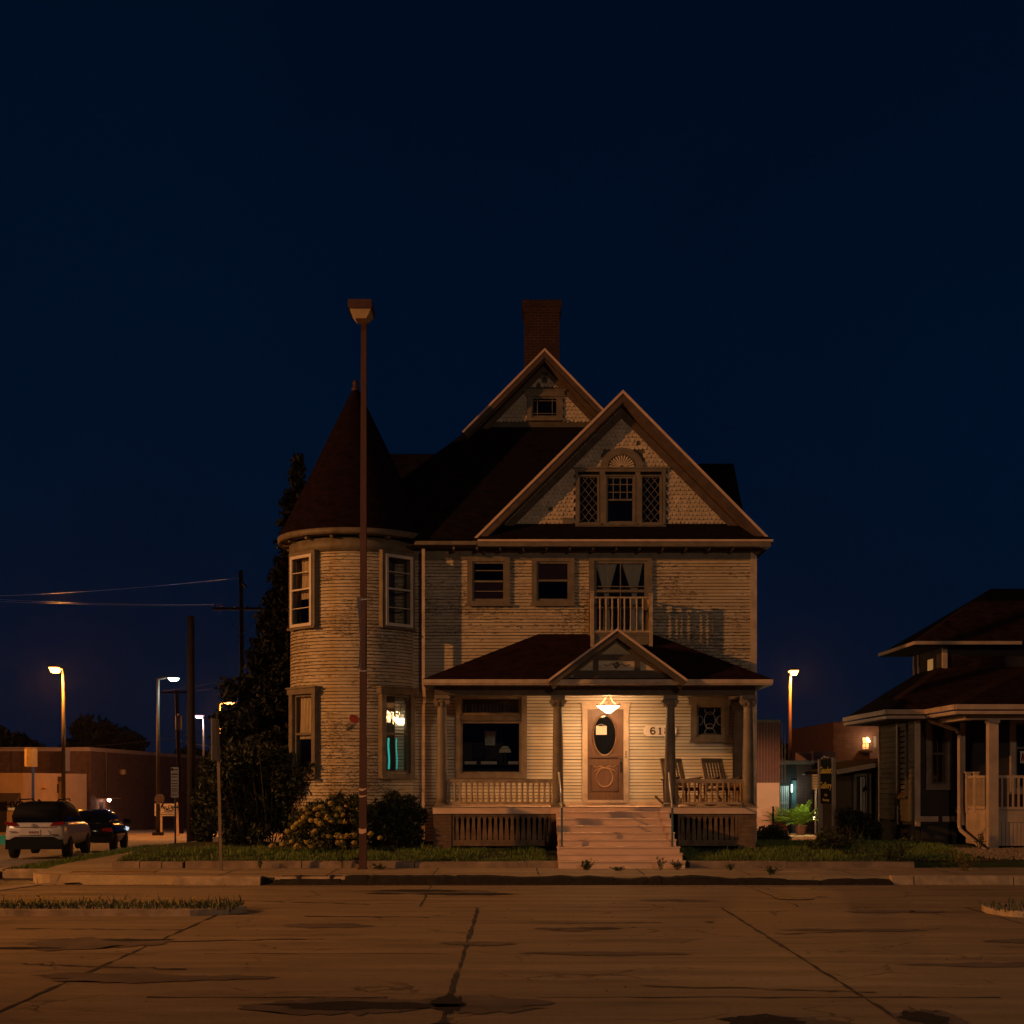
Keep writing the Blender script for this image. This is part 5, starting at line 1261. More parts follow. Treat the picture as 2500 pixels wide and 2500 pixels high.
for j in range(n + 1):
    f = j / n
    for i in range(5):
        y = yb_ - .1 - .5 * i / 4; z = z0 + (z1 - z0) * f
        m.v.append((xx - .03 + .045 * i / 4 * math.sin(f * 3.1 + .4) - .02 * i / 4, y, z))
m.f = [(j * 5 + i, j * 5 + i + 1, (j + 1) * 5 + i + 1, (j + 1) * 5 + i) for j in range(n) for i in range(4)]
m.build('cloth', 'tarp', t)
m = MB()
for z in (z0, z1): m.cyl((xx, yb_, z), (xx, yb_ - .66, z), .012, .012, 6); m.box(xb_ - .085, xb_ + .085, yb_ - .08, yb_ + .08, z - .02, z + .01)
m.build('bracket', 'rail_metal', t)
# grey sign post with its sign edge-on
Y = 28.2; x = PX(540, Y); x0 = PX(531, Y)
t = thing('sign_post', (x, Y, .15), 'square grey metal sign post on the pavement with its sign seen edge on', 'sign post')
m = MB(); m.bar((x, Y, .15), (x0, Y, PZ(1756, Y)), .055, .055); m.build('post', 'pole_galv', t)
m = MB(); xs_ = PX(524.5, Y); m.box(xs_ - .008, xs_ + .008, Y - .32, Y + .3, PZ(1857, Y), PZ(1755, Y)); m.build('sign_panel', 'metal_grey', t)
# utility poles
def pole(px0, py0, px1, py1, Y, r, label, name='utility_pole', mat='wood_pole'):
    p0 = Vector((PX(px0, Y), Y, PZ(py0, Y))); p1 = Vector((PX(px1, Y), Y, PZ(py1, Y)))
    t = thing(name, tuple(p0), label, 'utility pole')
    m = MB(); m.cyl(p0, p1, r * 1.1, r * .85, 12); m.build('pole', mat, t, True); return t, p0, p1
t, p0, p1 = pole(467, 2062, 466, 1504, 43, .125, 'thick dark bare utility pole stub at the edge of the lawn')
t, p0, p1 = pole(443, 2035, 431, 1685, 72, .11, 'leaning utility pole with a transformer and short crossarm')
m = MB(); z = PZ(1691, 72); m.box(PX(396, 72), PX(462, 72), 71.85, 71.98, z - .05, z + .05); m.build('crossarm', 'wood_pole', t)
m = MB(); xx = PX(440, 72); m.cyl((xx, 71.7, PZ(1782, 72)), (xx, 71.7, PZ(1748, 72)), .17, .17, 12); m.cyl((xx, 71.7, PZ(1748, 72)), (xx, 71.7, PZ(1742, 72)), .05, .03, 8); m.build('transformer', 'metal_grey', t)
t, p0, p1 = pole(596, 2010, 588, 1393, 66, .115, 'tall dark utility pole with a long crossarm rising beside the evergreen')
m = MB(); z = PZ(1487, 66); m.box(PX(521, 66), PX(640, 66), 65.8, 65.92, z - .06, z + .06); m.build('crossarm', 'wood_pole', t)
m = MB(); 
for px in (537, 637): m.bar((PX(px, 66), 65.86, z - .08), (PX(590, 66), 65.88, PZ(1552, 66)), .03, .02)
m.build('brace', 'metal_grey', t)
m = MB()
for px in (526, 545, 575, 605, 634): m.lathe((PX(px, 66), 65.86, z + .06), [(.03, 0), (.05, .05), (.03, .1), (.05, .12), (0, .16)], 8)
m.build('insulators', 'metal_dark', t)
m = MB(); m.bar((PX(595, 66), 65.8, PZ(1426, 66)), (PX(606, 66), 65.4, PZ(1436, 66)), .12, .06); m.build('cutout_switch', 'pole_brown', t)
def wires(name, sets, label, mat='metal_grey', r=.012):
    m = MB()
    for (a, b, sag) in sets:
        a = Vector(a); b = Vector(b); n = 18
        pts = [a.lerp(b, i / n) - Vector((0, 0, sag * 4 * (i / n) * (1 - i / n))) for i in range(n + 1)]
        m.tube(pts, r, 4)
    tag(m.build(name, mat), label, 'power line')
zc = PZ(1487, 66)
wires('power_line', [((PX(526, 66), 65.86, zc + .2), (-34, 74, PZ(1436, 74)), .25), ((PX(545, 66), 65.86, zc + .2), (-34, 74, PZ(1444, 74)), .25), ((PX(588, 66), 66, PZ(1410, 66)), (-34, 74, PZ(1459, 74)), .3)], 'three thin wires running off the tall crossarm pole over the warehouse', 'rail_metal', .011)
wires('power_line', [((PX(400, 72), 71.9, PZ(1688, 72)), (PX(620, 60), 60, PZ(1640, 60)), .1), ((PX(455, 72), 71.9, PZ(1690, 72)), (PX(640, 60), 60, PZ(1652, 60)), .1)], 'pair of pale wires from the leaning pole into the evergreen', 'wood_pole', .009)
wires('power_line', [((PX(436, 72), 72, PZ(1800, 72)), (-30, 76, PZ(1822, 76)), .3)], 'low wire sagging from the leaning pole towards the warehouse', 'pole_galv', .014)
wires('power_line', [((PX(436, 72), 72, PZ(1795, 72)), (PX(720, 64), 64, PZ(1788, 64)), .1), ((PX(436, 72), 72, PZ(1808, 72)), (PX(700, 64), 64, PZ(1842, 64)), .1)], 'low wires running from the leaning pole behind the dark bush', 'pole_galv', .014)
# octagonal sign seen from behind, white board signs
Y = 79; x = PX(386, Y); z = PZ(1951, Y)
t = thing('octagonal_sign', (PX(380, Y), Y - .2, PZ(2035, Y)), 'bare back of an octagonal stop sign strapped to the white headed street lamp', 'sign')
m = MB(); m.prism([(x + .29 * math.cos(R(22.5 + 45 * i)), z + .29 * math.sin(R(22.5 + 45 * i))) for i in range(8)], Y + .3, Y + .32); m.build('plate', 'cream_paint', t)
m = MB(); m.box(x - .16, x + .16, Y + .12, Y + .3, z + .14, z + .17); m.box(x - .16, x + .16, Y + .12, Y + .3, z - .17, z - .14); m.build('strap', 'metal_grey', t)
Y = 90; x0, x1, z0, z1 = PX(378, Y), PX(432, Y), PZ(1992, Y), PZ(1962, Y)
t = thing('community_sign', ((x0 + x1) / 2, Y, gz(Y)), 'white community sign board with dark lettering on two posts', 'sign')
m = MB(); m.box(x0, x1, Y - .04, Y + .04, PZ(1983, Y), z1); m.box(x0, x1, Y - .04, Y + .04, z0, PZ(1984, Y)); bd = m.build('board', 'sign_white', t)
for px in (391, 434): m = MB(); m.box(PX(px, Y) - .1, PX(px, Y) + .1, Y + .04, Y + .2, gz(Y), z1 + .05); m.build('post', 'cream_paint', t)
tx = PX(414, Y)
text('lettering', 'Eau Claire', (tx, Y - .05, PZ(1970, Y)), .27, 'black', bd, bold=.006); text('lettering', 'YMCA', (tx - .05, Y - .05, PZ(1976.2, Y)), .25, 'black', bd, bold=.006)
m = MB(); m.box(PX(402, Y), PX(424, Y), Y - .05, Y - .041, PZ(1981.5, Y), PZ(1979.5, Y)); m.build('underline', 'blue_paint', bd)
m = MB(); xx, zz = PX(392, Y), PZ(1972, Y); m.prism([(xx - .28, zz + .25), (xx - .12, zz + .25), (xx, zz), (xx + .02, zz - .22), (xx - .14, zz - .22), (xx - .14, zz - .05)], Y - .055, Y - .041); m.build('emblem', 'teal_sign', bd)
m = MB(); m.prism([(xx + .04, zz + .06), (xx + .1, zz + .25), (xx + .24, zz + .25), (xx + .1, zz + .02)], Y - .056, Y - .042); m.build('emblem', 'black', bd)
text('lettering', 'Reserved Parking', (PX(406, Y), Y - .05, PZ(1988, Y)), .17, 'black', bd)
Y = 42; x0, x1, z0, z1 = PX(417.5, Y), PX(436, Y), PZ(1947, Y), PZ(1873, Y)
t = thing('parking_sign', ((x0 + x1) / 2, Y, gz(Y)), 'tall narrow white sign with small print on a thin dark post', 'sign')
m = MB(); m.box(x0, x1, Y - .01, Y + .01, PZ(1935.5, Y), z1); m.box(x0, x1, Y - .01, Y + .01, z0, PZ(1937, Y)); bd = m.build('board', 'metal_grey', t)
m = MB(); m.cyl((PX(427.5, Y), Y + .03, gz(Y)), (PX(427.5, Y), Y + .03, z1 - .1), .028, .028, 8); m.build('post', 'metal_dark', t)
m = MB()
for py in (1879, 1889.5, 1890.5, 1897, 1906, 1913, 1919, 1926, 1931, 1941):
    x = x0 + .015
    while x < x1 - .03:
        w = rnd(.008, .02); m.box(x, min(x + w, x1 - .012), Y - .014, Y - .0101, PZ(py + 1.2, Y), PZ(py - 1.2, Y)); x += w + .006
m.build('small_print', 'black', bd)
m = MB(); m.box(x0 + .01, x0 + .06, Y - .0145, Y - .0102, PZ(1882, Y), PZ(1875, Y)); m.build('logo', 'black', bd)
# ================================================================ LEFT BACKGROUND
Y = 115; g0 = gz(Y)
wh = thing('brick_warehouse', (PX(100, Y), Y, g0), 'long flat brick warehouse with a lit side door and vertical sign', 'building')
xw = PX(217, Y); zt = PZ(1834, Y)
m = MB(); m.box(-120, xw, Y, Y + 60, g0 - 1, zt); m.build('wall', 'warehouse_brick', wh)
m = MB(); m.box(-120, xw + .15, Y - .15, Y + 60, zt, zt + .32); m.build('parapet', 'cream_paint', wh)
MB().box(xw, xw + .18, Y - .12, Y + 1.4, g0, zt).build('pilaster', 'warehouse_brick', wh)
for p_ in (32, 58, 84): MB().box(PX(p_, Y) - .1, PX(p_, Y) + .1, Y - .1, Y, g0, zt).build('pilaster', 'warehouse_brick', wh)
def onside(px): return xw * F / (px - 1250)
yd = onside(247)
m = MB(); m.box(xw, xw + .06, yd - .45, yd + .45, g0, PZ(1957, yd)); m.build('door', 'metal_dark', wh)
ya = onside(254)
m = MB(); m.box(xw, xw + 1.1, yd - 1.2, ya + 1.2, PZ(1950, ya), PZ(1948.5, ya)); m.build('door_canopy', 'cream_paint', wh)
m = MB(); m.lathe((xw + .6, ya - .6, PZ(1953, ya)), [(0, -.16), (.16, -.05), (.16, .1), (0, .16)], 10); m.build('door_light', 'sconce_glow', wh)
light('lamp_light', (xw + .7, ya - .6, PZ(1956, ya)), (1, .55, .4), 70, .15, wh)
m = MB(); yy = onside(294); m.lathe((xw + .2, yy, PZ(1885, yy)), [(0, -.3), (.3, -.2), (.3, .2), (0, .3)], 8); m.build('wall_light', 'lens_off', wh)
m = MB(); m.cyl((xw + .1, onside(256), g0 + 2.6), (xw + .1, onside(256), zt), .09, .09, 8); m.build('drain_pipe', 'metal_dark', wh)
Yc = Y - .7; m = MB(); m.box(PX(160.5, Yc), PX(165.5, Yc), Yc - .9, Yc + .6, PZ(1883, Yc), PZ(1832, Yc)); sgn = m.build('vertical_sign', 'sign_white', wh)
m = MB()
for i in range(5): z = PZ(1836 + i * 9.2, Yc); m.box(PX(161.2, Yc), PX(164.8, Yc), Yc - .93, Yc - .9, z - .3, z - .05)
m.build('sign_letters', 'metal_dark', sgn)
m = MB(); m.prism([(PX(182, Y), PZ(1901, Y)), (PX(195, Y), PZ(1901, Y)), (PX(193, Y), PZ(1921, Y)), (PX(203, Y), PZ(1923, Y)), (PX(202, Y), PZ(1928, Y)), (PX(188, Y), PZ(1926, Y)), (PX(186, Y), PZ(1912, Y))], Y - .03, Y); fl = m.build('wall_painting', 'cream_paint', wh)
text('lettering', 'D', (PX(188.5, Y), Y - .05, PZ(1912, Y)), .5, 'black', fl, bold=.015)
# low white shop
Y = 94; g0 = gz(Y); x1_ = PX(57, Y)
sh = thing('shop_building', (PX(20, Y), Y, g0), 'low cream shop with dark awning and lettered window', 'building')
m = MB(); m.box(-60, x1_, Y, Y + 14, g0 - .5, PZ(1887, Y)); m.build('wall', 'shop_paint', sh)
Y2 = 101; m = MB(); m.slab([(x1_ - .2, Y2), (PX(99, Y2), Y2), (PX(97, Y2 + 8), Y2 + 8), (x1_ - 4, Y2 + 8)], g0 - .5, PZ(1892, Y2)); m.slab([(PX(99, Y2), Y2 + .2), (PX(156, Y2), Y2 + .2), (PX(153, Y2 + 8), Y2 + 8), (PX(97, Y2 + 8), Y2 + 8)], g0 - .5, PZ(1906, Y2)); m.build('wing', 'wing_paint', sh)
m = MB(); m.box(PX(58, Y2), PX(144, Y2), Y2 - .05, Y2 - .02, PZ(1936, Y2), PZ(1914, Y2)); m.box(PX(125, Y2), PX(131, Y2), Y2 - .3, Y2 - .1, g0, PZ(1928, Y2)); m.build('wing_window', 'dark_wall', sh)
m = MB(); m.box(PX(99, Y2), PX(154, Y2), Y2 + .1, Y2 + .2, PZ(1908, Y2), PZ(1896, Y2)); m.build('fascia', 'awning', sh)
m = MB(); m.box(PX(70, Y2), PX(90, Y2), Y2 - .1, Y2 - .03, g0, PZ(1942, Y2)); m.build('door', 'black', sh)
m = MB(); za, zb_ = PZ(1936, Y), PZ(1956, Y); m.prismx([(Y - 1.2, zb_), (Y - .01, zb_), (Y - .01, za)], -60, PX(51, Y)); m.build('awning', 'awning', sh)
m = MB(); m.box(-50, PX(17, Y), Y - .04, Y - .02, g0 + .2, PZ(1958, Y)); m.build('shop_window', 'dark_wall', sh)
sp = text('lettering', 'HVP', (PX(35, Y), Y - .03, PZ(1965, Y)), .58, 'black', sh, bold=.012, sx=1.15)
m = MB(); m.box(PX(20, Y), PX(50, Y), Y - .05, Y - .02, PZ(1978, Y), PZ(1972, Y)); m.build('window_glow', 'lit_curtain', sh)
t = thing('patio_umbrella', (PX(92, 98), 98, gz(98)), 'mustard yellow patio umbrella open in front of the cream shop wing', 'umbrella')
m = MB(); ux_ = PX(93, 98); m.lathe((ux_, 98, 0), [(.65, PZ(1924, 98)), (.35, PZ(1918, 98)), (0, PZ(1914, 98))], 12); m.build('canopy', 'umbrella_cloth', t)
m = MB(); m.cyl((ux_, 98, gz(98)), (ux_, 98, PZ(1914, 98)), .03, .03, 8); m.build('pole', 'metal_dark', t)
Y = 84; t = thing('pylon_sign', (PX(80, Y), Y, gz(Y)), 'white box sign on a blue pole in front of the warehouse', 'sign')
m = MB(); m.box(PX(78, Y), PX(83.5, Y), Y - .06, Y + .06, gz(Y), PZ(1872, Y)); m.build('pole', 'blue_paint', t)
m = MB(); m.box(PX(67, Y), PX(80.5, Y), Y - .15, Y + .8, PZ(1872, Y), PZ(1825, Y)); bx_ = m.build('sign_box', 'column_paint', t)
m = MB(); m.box(PX(62, Y), PX(67, Y), Y - .14, Y + .8, PZ(1871, Y), PZ(1826, Y)); m.build('sign_face', 'lens_off', bx_)
Y = 165; b_ = thing('flat_building', (PX(430, Y), Y, gz(Y)), 'low dark flat roofed building behind the poles and signs', 'building')
m = MB(); m.box(PX(340, Y), PX(620, Y), Y, Y + 20, gz(Y) - 1, PZ(1858, Y)); m.build('wall', 'gallery_brick', b_)
m = MB(); m.box(PX(340, Y), PX(620, Y), Y - .2, Y + .2, PZ(1858, Y), PZ(1855, Y)); m.build('parapet', 'cream_paint', b_)
# far trees
def far_tree(cx, Y, zc, rx, rz, n, label, sz=.7):
    t = thing('deciduous_tree', (cx, Y, gz(Y)), label, 'tree', 'dark trees behind the warehouse')
    cl = [(cx + rnd(-.7, .7) * rx, Y + rnd(-1, 1) * rx * .5, zc + rnd(-.55, .5) * rz, rx * rnd(.3, .5), rx * .4, rz * rnd(.3, .45)) for _ in range(11)] + [(cx, Y, zc, rx * .75, rx * .5, rz * .75)]
    leaves('crown', cl, n, sz, 'leaf_far', t, shell=.0)
    m = MB(); m.cyl((cx, Y, gz(Y)), (cx, Y, zc), rx * .09, rx * .05, 8)
    for k in range(4): m.cyl((cx, Y, zc - rz * .6), (cx + rnd(-.6, .6) * rx, Y + rnd(-.3, .3) * rx, zc + rnd(0, .5) * rz), rx * .04, rx * .02, 6)
    m.build('trunk', 'bark', t); return t
far_tree(PX(245, 225), 225, PZ(1815, 225), 4.7, 5.2, 2400, 'broad dark tree above the warehouse roof corner')
far_tree(PX(305, 220), 220, PZ(1830, 220), 3.6, 4.4, 1800, 'dark round tree behind the low end of the warehouse')
far_tree(PX(180, 230), 230, PZ(1840, 230), 3.2, 3.0, 1200, 'low dark tree behind the orange street lamp pole')
far_tree(PX(48, 220), 220, PZ(1836, 220), 4.5, 3.6, 1600, 'low dark tree behind the blue pole sign')
far_tree(PX(-40, 210), 210, PZ(1830, 210), 5.5, 4.4, 1500, 'dark tree at the edge of the picture above the cream shop')
far_tree(PX(470, 230), 230, PZ(1850, 230), 3.2, 2.6, 900, 'small dark tree behind the low flat roofed building')
# ================================================================ CARS
def car(loc, L, W, H, kind, label, yaw=0):
    x0, y0, z0 = loc; t = thing('parked_car', loc, label, 'car', 'cars parked on the side street')
    M_ = Matrix.Translation(loc) @ Matrix.Rotation(R(yaw), 4, 'Z')
    hw = W / 2
    def loft(name, st, mat, smooth=True):       # stations: (y, half width, z low, z high, inset at the top)
        m = MB(M_); k = 14
        for (y, w, zl, zh, ins) in st:
            for s in (1, -1):
                pts = [(0, zl), (w * .86, zl), (w * .97, zl + .1 * (zh - zl)), (w, zl + .45 * (zh - zl)), (w - ins * .35, zl + .8 * (zh - zl)), (w - ins, zh - .02), (w - ins - .08, zh), ]
                ring_ = pts if s == 1 else pts[::-1]
                for px_, pz_ in ring_: m.v.append(tuple(M_ @ Vector((s * px_, y, pz_))))
        n = len(st)
        for i in range(n - 1):
            for j in range(k): m.f.append((i * k + j, i * k + (j + 1) % k, (i + 1) * k + (j + 1) % k, (i + 1) * k + j))
        m.f.append(tuple(range(k - 1, -1, -1))); m.f.append(tuple(range((n - 1) * k, n * k)))
        return m.build(name, mat, t, smooth)
    paint = 'car_white' if kind == 'suv' else 'car_black'
    if kind == 'suv':
        body = loft('body', [(0.02, hw * .9, .42, .98, .08), (.1, hw * .97, .4, 1.06, .08), (.7, hw, .38, 1.08, .07), (2.4, hw, .36, 1.04, .06), (3.4, hw, .36, 1.02, .08), (4.2, hw * .95, .36, .96, .14), (4.55, hw * .8, .4, .82, .1)], paint)
        loft('roof', [(.22, hw * .80, 1.04, 1.50, .16), (.5, hw * .84, 1.04, 1.64, .2), (1.4, hw * .86, 1.04, 1.68, .22), (2.3, hw * .86, 1.02, 1.66, .22), (2.9, hw * .85, 1.0, 1.45, .2), (3.5, hw * .84, .98, 1.06, .08)], 'car_plastic')
        m = MB(M_); m.add([(-hw * .74, .16, 1.10), (hw * .74, .16, 1.10), (hw * .66, .36, 1.50), (-hw * .66, .36, 1.50)], [(0, 1, 2, 3)]); m.build('rear_window', 'car_glass', t)
        for s in (-1, 1):
            m = MB(M_); m.add([(s * hw * .865, .75, 1.1), (s * hw * .87, 2.9, 1.07), (s * hw * .76, 2.35, 1.52), (s * hw * .74, .85, 1.52)], [(0, 1, 2, 3)]); m.build('side_window', 'car_glass', t)
            m = MB(M_); m.prism([(s * hw * .97, 1.02), (s * hw * .5, .97), (s * hw * .62, 1.07), (s * hw * .96, 1.10)], -.03, .12); m.build('tail_light', 'tail_red', t)
            m = MB(M_); m.tube([(s * hw * .62, .55, 1.66), (s * hw * .64, .7, 1.73), (s * hw * .64, 2.2, 1.73), (s * hw * .62, 2.4, 1.67)], .02, 6); m.build('roof_rail', 'car_plastic', t)
            m = MB(M_); m.box(s * hw - .01 if s > 0 else -hw - .2, s * hw + .2 if s > 0 else -hw + .01, 2.95, 3.1, 1.02, 1.18); m.build('wing_mirror', 'car_plastic', t)
        m = MB(M_); m.box(-hw * .93, hw * .93, -.08, .2, .30, .58); m.prism([(-hw * .8, .58), (hw * .8, .58), (hw * .62, .66), (-hw * .62, .66)], -.07, .1); m.build('bumper', 'car_plastic', t)
        m = MB(M_); m.add([(-.46, -.012, .70), (.46, -.012, .70), (.36, -.012, .90), (-.36, -.012, .90)], [(0, 1, 2, 3)]); m.box(-hw * .7, hw * .7, -.02, .02, .945, .96); m.build('tailgate', paint, t)
        m = MB(M_); m.box(-.17, .17, -.035, -.012, .72, .87); pl = m.build('licence_plate', 'sign_white', t)
        m = MB(M_)
        for i in range(7): m.box(-.14 + i * .041, -.115 + i * .041, -.04, -.035, .755, .82)
        m.build('plate_characters', 'tail_red', pl)
        m = MB(M_)
        for rx_, rz_ in ((.075, .05), (.05, .028), (.02, .048)): m.tube([(rx_ * math.cos(6.283 * i / 16), -.03, .98 + rz_ * math.sin(6.283 * i / 16)) for i in range(17)], .007, 5)
        m.build('emblem', 'chrome', t)
        m = MB(M_); m.box(-.7, -.5, -.03, -.01, .80, .815); m.box(.5, .68, -.03, -.01, .70, .725); m.build('badge', 'metal_dark', t)
        m = MB(M_); m.prismx([(.5, 1.665), (.8, 1.66), (.62, 1.74), (.55, 1.74)], -.02, .02); m.build('antenna_fin', 'car_plastic', t)
    else:
        body = loft('body', [(0.02, hw * .88, .4, .9, .1), (.12, hw * .96, .36, .98, .1), (.9, hw, .3, .98, .08), (2.4, hw, .28, .94, .06), (3.5, hw, .3, .90, .1), (4.3, hw * .94, .32, .80, .16), (4.6, hw * .78, .36, .66, .1)], paint)
        loft('roof', [(.25, hw * .78, .94, 1.06, .1), (.7, hw * .82, .95, 1.38, .22), (1.5, hw * .84, .94, 1.46, .24), (2.3, hw * .84, .92, 1.42, .24), (2.9, hw * .83, .9, 1.2, .2), (3.5, hw * .8, .88, .94, .06)], 'car_black')
        for s in (-1, 1):
            m = MB(M_); m.add([(s * hw * .845, .85, 1.0), (s * hw * .85, 2.9, .97), (s * hw * .70, 2.3, 1.36), (s * hw * .70, 1.1, 1.36)], [(0, 1, 2, 3)]); m.build('side_window', 'car_glass', t)
            m = MB(M_); m.box(s * hw - .01 if s > 0 else -hw - .22, s * hw + .22 if s > 0 else -hw + .01, 2.75, 2.9, .92, 1.08); m.build('wing_mirror', 'car_black', t)
            m = MB(M_); m.lathe((s * hw * .86, 4.2, .68), [(0, -.1), (.12, -.03), (.13, .06), (0, .1)], 10); m.build('headlight', 'headlight_glow' if s > 0 else 'chrome', t)
            m = MB(M_); m.prism([(s * hw * .95, .72), (s * hw * .6, .75), (s * hw * .6, .85), (s * hw * .95, .86)], -.02, .1); m.build('tail_light', 'tail_red', t)
        m = MB(M_); m.add([(-hw * .7, .27, .98), (hw * .7, .27, .98), (hw * .62, .68, 1.36), (-hw * .62, .68, 1.36)], [(0, 1, 2, 3)]); m.build('rear_window', 'car_glass', t)
    for s in (-1, 1):
        for y in (.85, 3.55):
            m = MB(M_ @ Matrix.Translation((s * (hw - .1), y, .33)) @ Matrix.Rotation(R(90), 4, 'Y')); m.lathe((0, 0, 0), [(.1, -.11), (.30, -.11), (.33, -.08), (.33, .08), (.30, .11), (.1, .11)], 22); w_ = m.build('wheel', 'tyre', t, True)
            m = MB(M_ @ Matrix.Translation((s * (hw - .1), y, .33)) @ Matrix.Rotation(R(90), 4, 'Y'))
            m.lathe((0, 0, 0), [(.0, .115 * s), (.2, .115 * s), (.22, .10 * s)], 18)
            for q in range(5): a_ = q * 1.257; m.bar((0, 0, .118 * s), (.2 * math.cos(a_), .2 * math.sin(a_), .118 * s), .04, .012)
            m.build('rim', 'metal_dark', w_)
    return t
car((PX(84, 41.2), 41.2, gz(41.2)), 4.6, 1.72, 1.7, 'suv', 'white SUV with dark roof and rear window parked on the side street', 6)
car((PX(210, 48), 48, gz(48)), 4.6, 1.78, 1.45, 'hatch', 'glossy black hatchback parked ahead of the white car', 8)
m = MB(); m.box(PX(-20, 60), PX(16, 60), 60, 60.05, gz(60) + .05, gz(60) + .45); tag(m.build('lit_panel', 'green_light'), 'low green lit panel at the picture edge behind the white car', 'light panel')
# ================================================================ PLANTS
# evergreen behind the turret
Y = 40.5; t = thing('evergreen_tree', (PX(660, Y), Y, .3), 'tall dark evergreen tree rising behind the turret', 'tree')
spine = [(718, 1115), (700, 1180), (690, 1240), (680, 1330), (670, 1430), (655, 1540), (640, 1640), (630, 1730), (640, 1820), (660, 1900)]
m = MB(); cx = PX(726, Y); m.cyl((cx, Y, .2), (cx, Y, PZ(1200, Y)), .26, .05, 10)
cl = []
for py in range(1125, 1900, 22):
    z = PZ(py, Y); f = (py - 1120) / 780.0
    lf = [(1120, 722), (1200, 692), (1300, 670), (1400, 652), (1500, 638), (1600, 612), (1700, 566), (1800, 548), (1900, 540)]
    for (a_, l0), (b_, l1) in zip(lf, lf[1:]):
        if a_ <= py <= b_: w = (728 - (l0 + (l1 - l0) * (py - a_) / (b_ - a_))) * Y / F
    w = max(.08, w - .15)
    for k in range(13 + int(f * 26)):
        a = rnd(0, 6.28); r = w * rnd(.0, 1.05) ** .6
        p = (cx + r * math.cos(a), Y + r * math.sin(a) * .9, z + rnd(-.15, .15) - .12 * r)
        cl.append((*p, .16 + .25 * min(1, f + .1), .16 + .25 * min(1, f + .1), .10 + .12 * f))
        if k % 3 == 0: m.cyl((cx, Y, z), p, .02, .008, 5)
m.build('trunk', 'bark', t)
for c in [(PX(585, Y), Y, PZ(1690, Y)), (PX(570, Y), Y, PZ(1755, Y)), (PX(560, Y), Y, PZ(1830, Y))]:
    for k in range(5): cl.append((c[0] + rnd(-.35, .35), c[1] + rnd(-.8, .8), c[2] + rnd(-.3, .3), .38, .38, .22))
leaves('crown', cl, 60000, .1, 'leaf_conifer', t, shell=0, droop=.15)
# big dark bush at the foot of the turret
def bush(name, cl, n, size, mat, label, stems, parent=None, twigs=60):
    bx = sum(c[0] for c in cl) / len(cl); by = sum(c[1] for c in cl) / len(cl)
    t = thing(name, (bx, by, lawn_z(min(57, by))), label, 'bush'); z0 = lawn_z(min(57, by))
    leaves('foliage', cl, n, size, mat, t, shell=.15)
    m = MB()
    for i in range(stems):
        c = random.choice(cl); m.cyl((bx + (c[0] - bx) * .35 + rnd(-.1, .1), by + rnd(-.2, .2), z0 - .05), (c[0] + rnd(-.2, .2), c[1] + rnd(-.2, .2), c[2] + c[5] * .5), .018, .006, 5)
    for i in range(twigs):
        c = random.choice(cl); d = Vector((rnd(-1, 1), rnd(-1, .4), rnd(-.1, 1))).normalized(); p = Vector(c[:3]) + Vector((d.x * c[3], d.y * c[4], d.z * c[5])) * .8
        m.cyl(p, p + d * rnd(.12, .34), .006, .003, 4)
    m.build('stems', 'bark', t); return t
def blobs(lst, Y, dy, rz=None):
    return [(PX(px, Y), Y + rnd(-dy, dy), PZ(py, Y), r * Y / F, r * Y / F, (rz or r) * Y / F * .95) for px, py, r in lst]
cl = blobs([(690, 1850, 34), (650, 1855, 38), (610, 1862, 42), (570, 1880, 44), (540, 1920, 48), (545, 1980, 50), (600, 1930, 55), (650, 1920, 55), (700, 1910, 48), (740, 1900, 40), (765, 1880, 26), (780, 1925, 26), (745, 1960, 45), (690, 1980, 55), (630, 2000, 55), (570, 2030, 45), (720, 2020, 45), (520, 1940, 40), (515, 2010, 36), (760, 1850, 18), (792, 1895, 14), (545, 2050, 30), (640, 2045, 34), (540, 1868, 40), (578, 1848, 36), (620, 1838, 32), (660, 1834, 26)], 33.0, .8)
bush('dark_bush', cl, 15000, .058, 'leaf_dark', 'big dark leafy bush covering the left foot of the turret', 26)
cl = blobs([(500, 1900, 26), (495, 1960, 30), (500, 2020, 30), (520, 1865, 22), (490, 2050, 22)], 40, .6)
bush('dark_bush', cl, 3200, .075, 'leaf_dark', 'smaller bush beside the thick utility pole, lit orange at its top', 10)
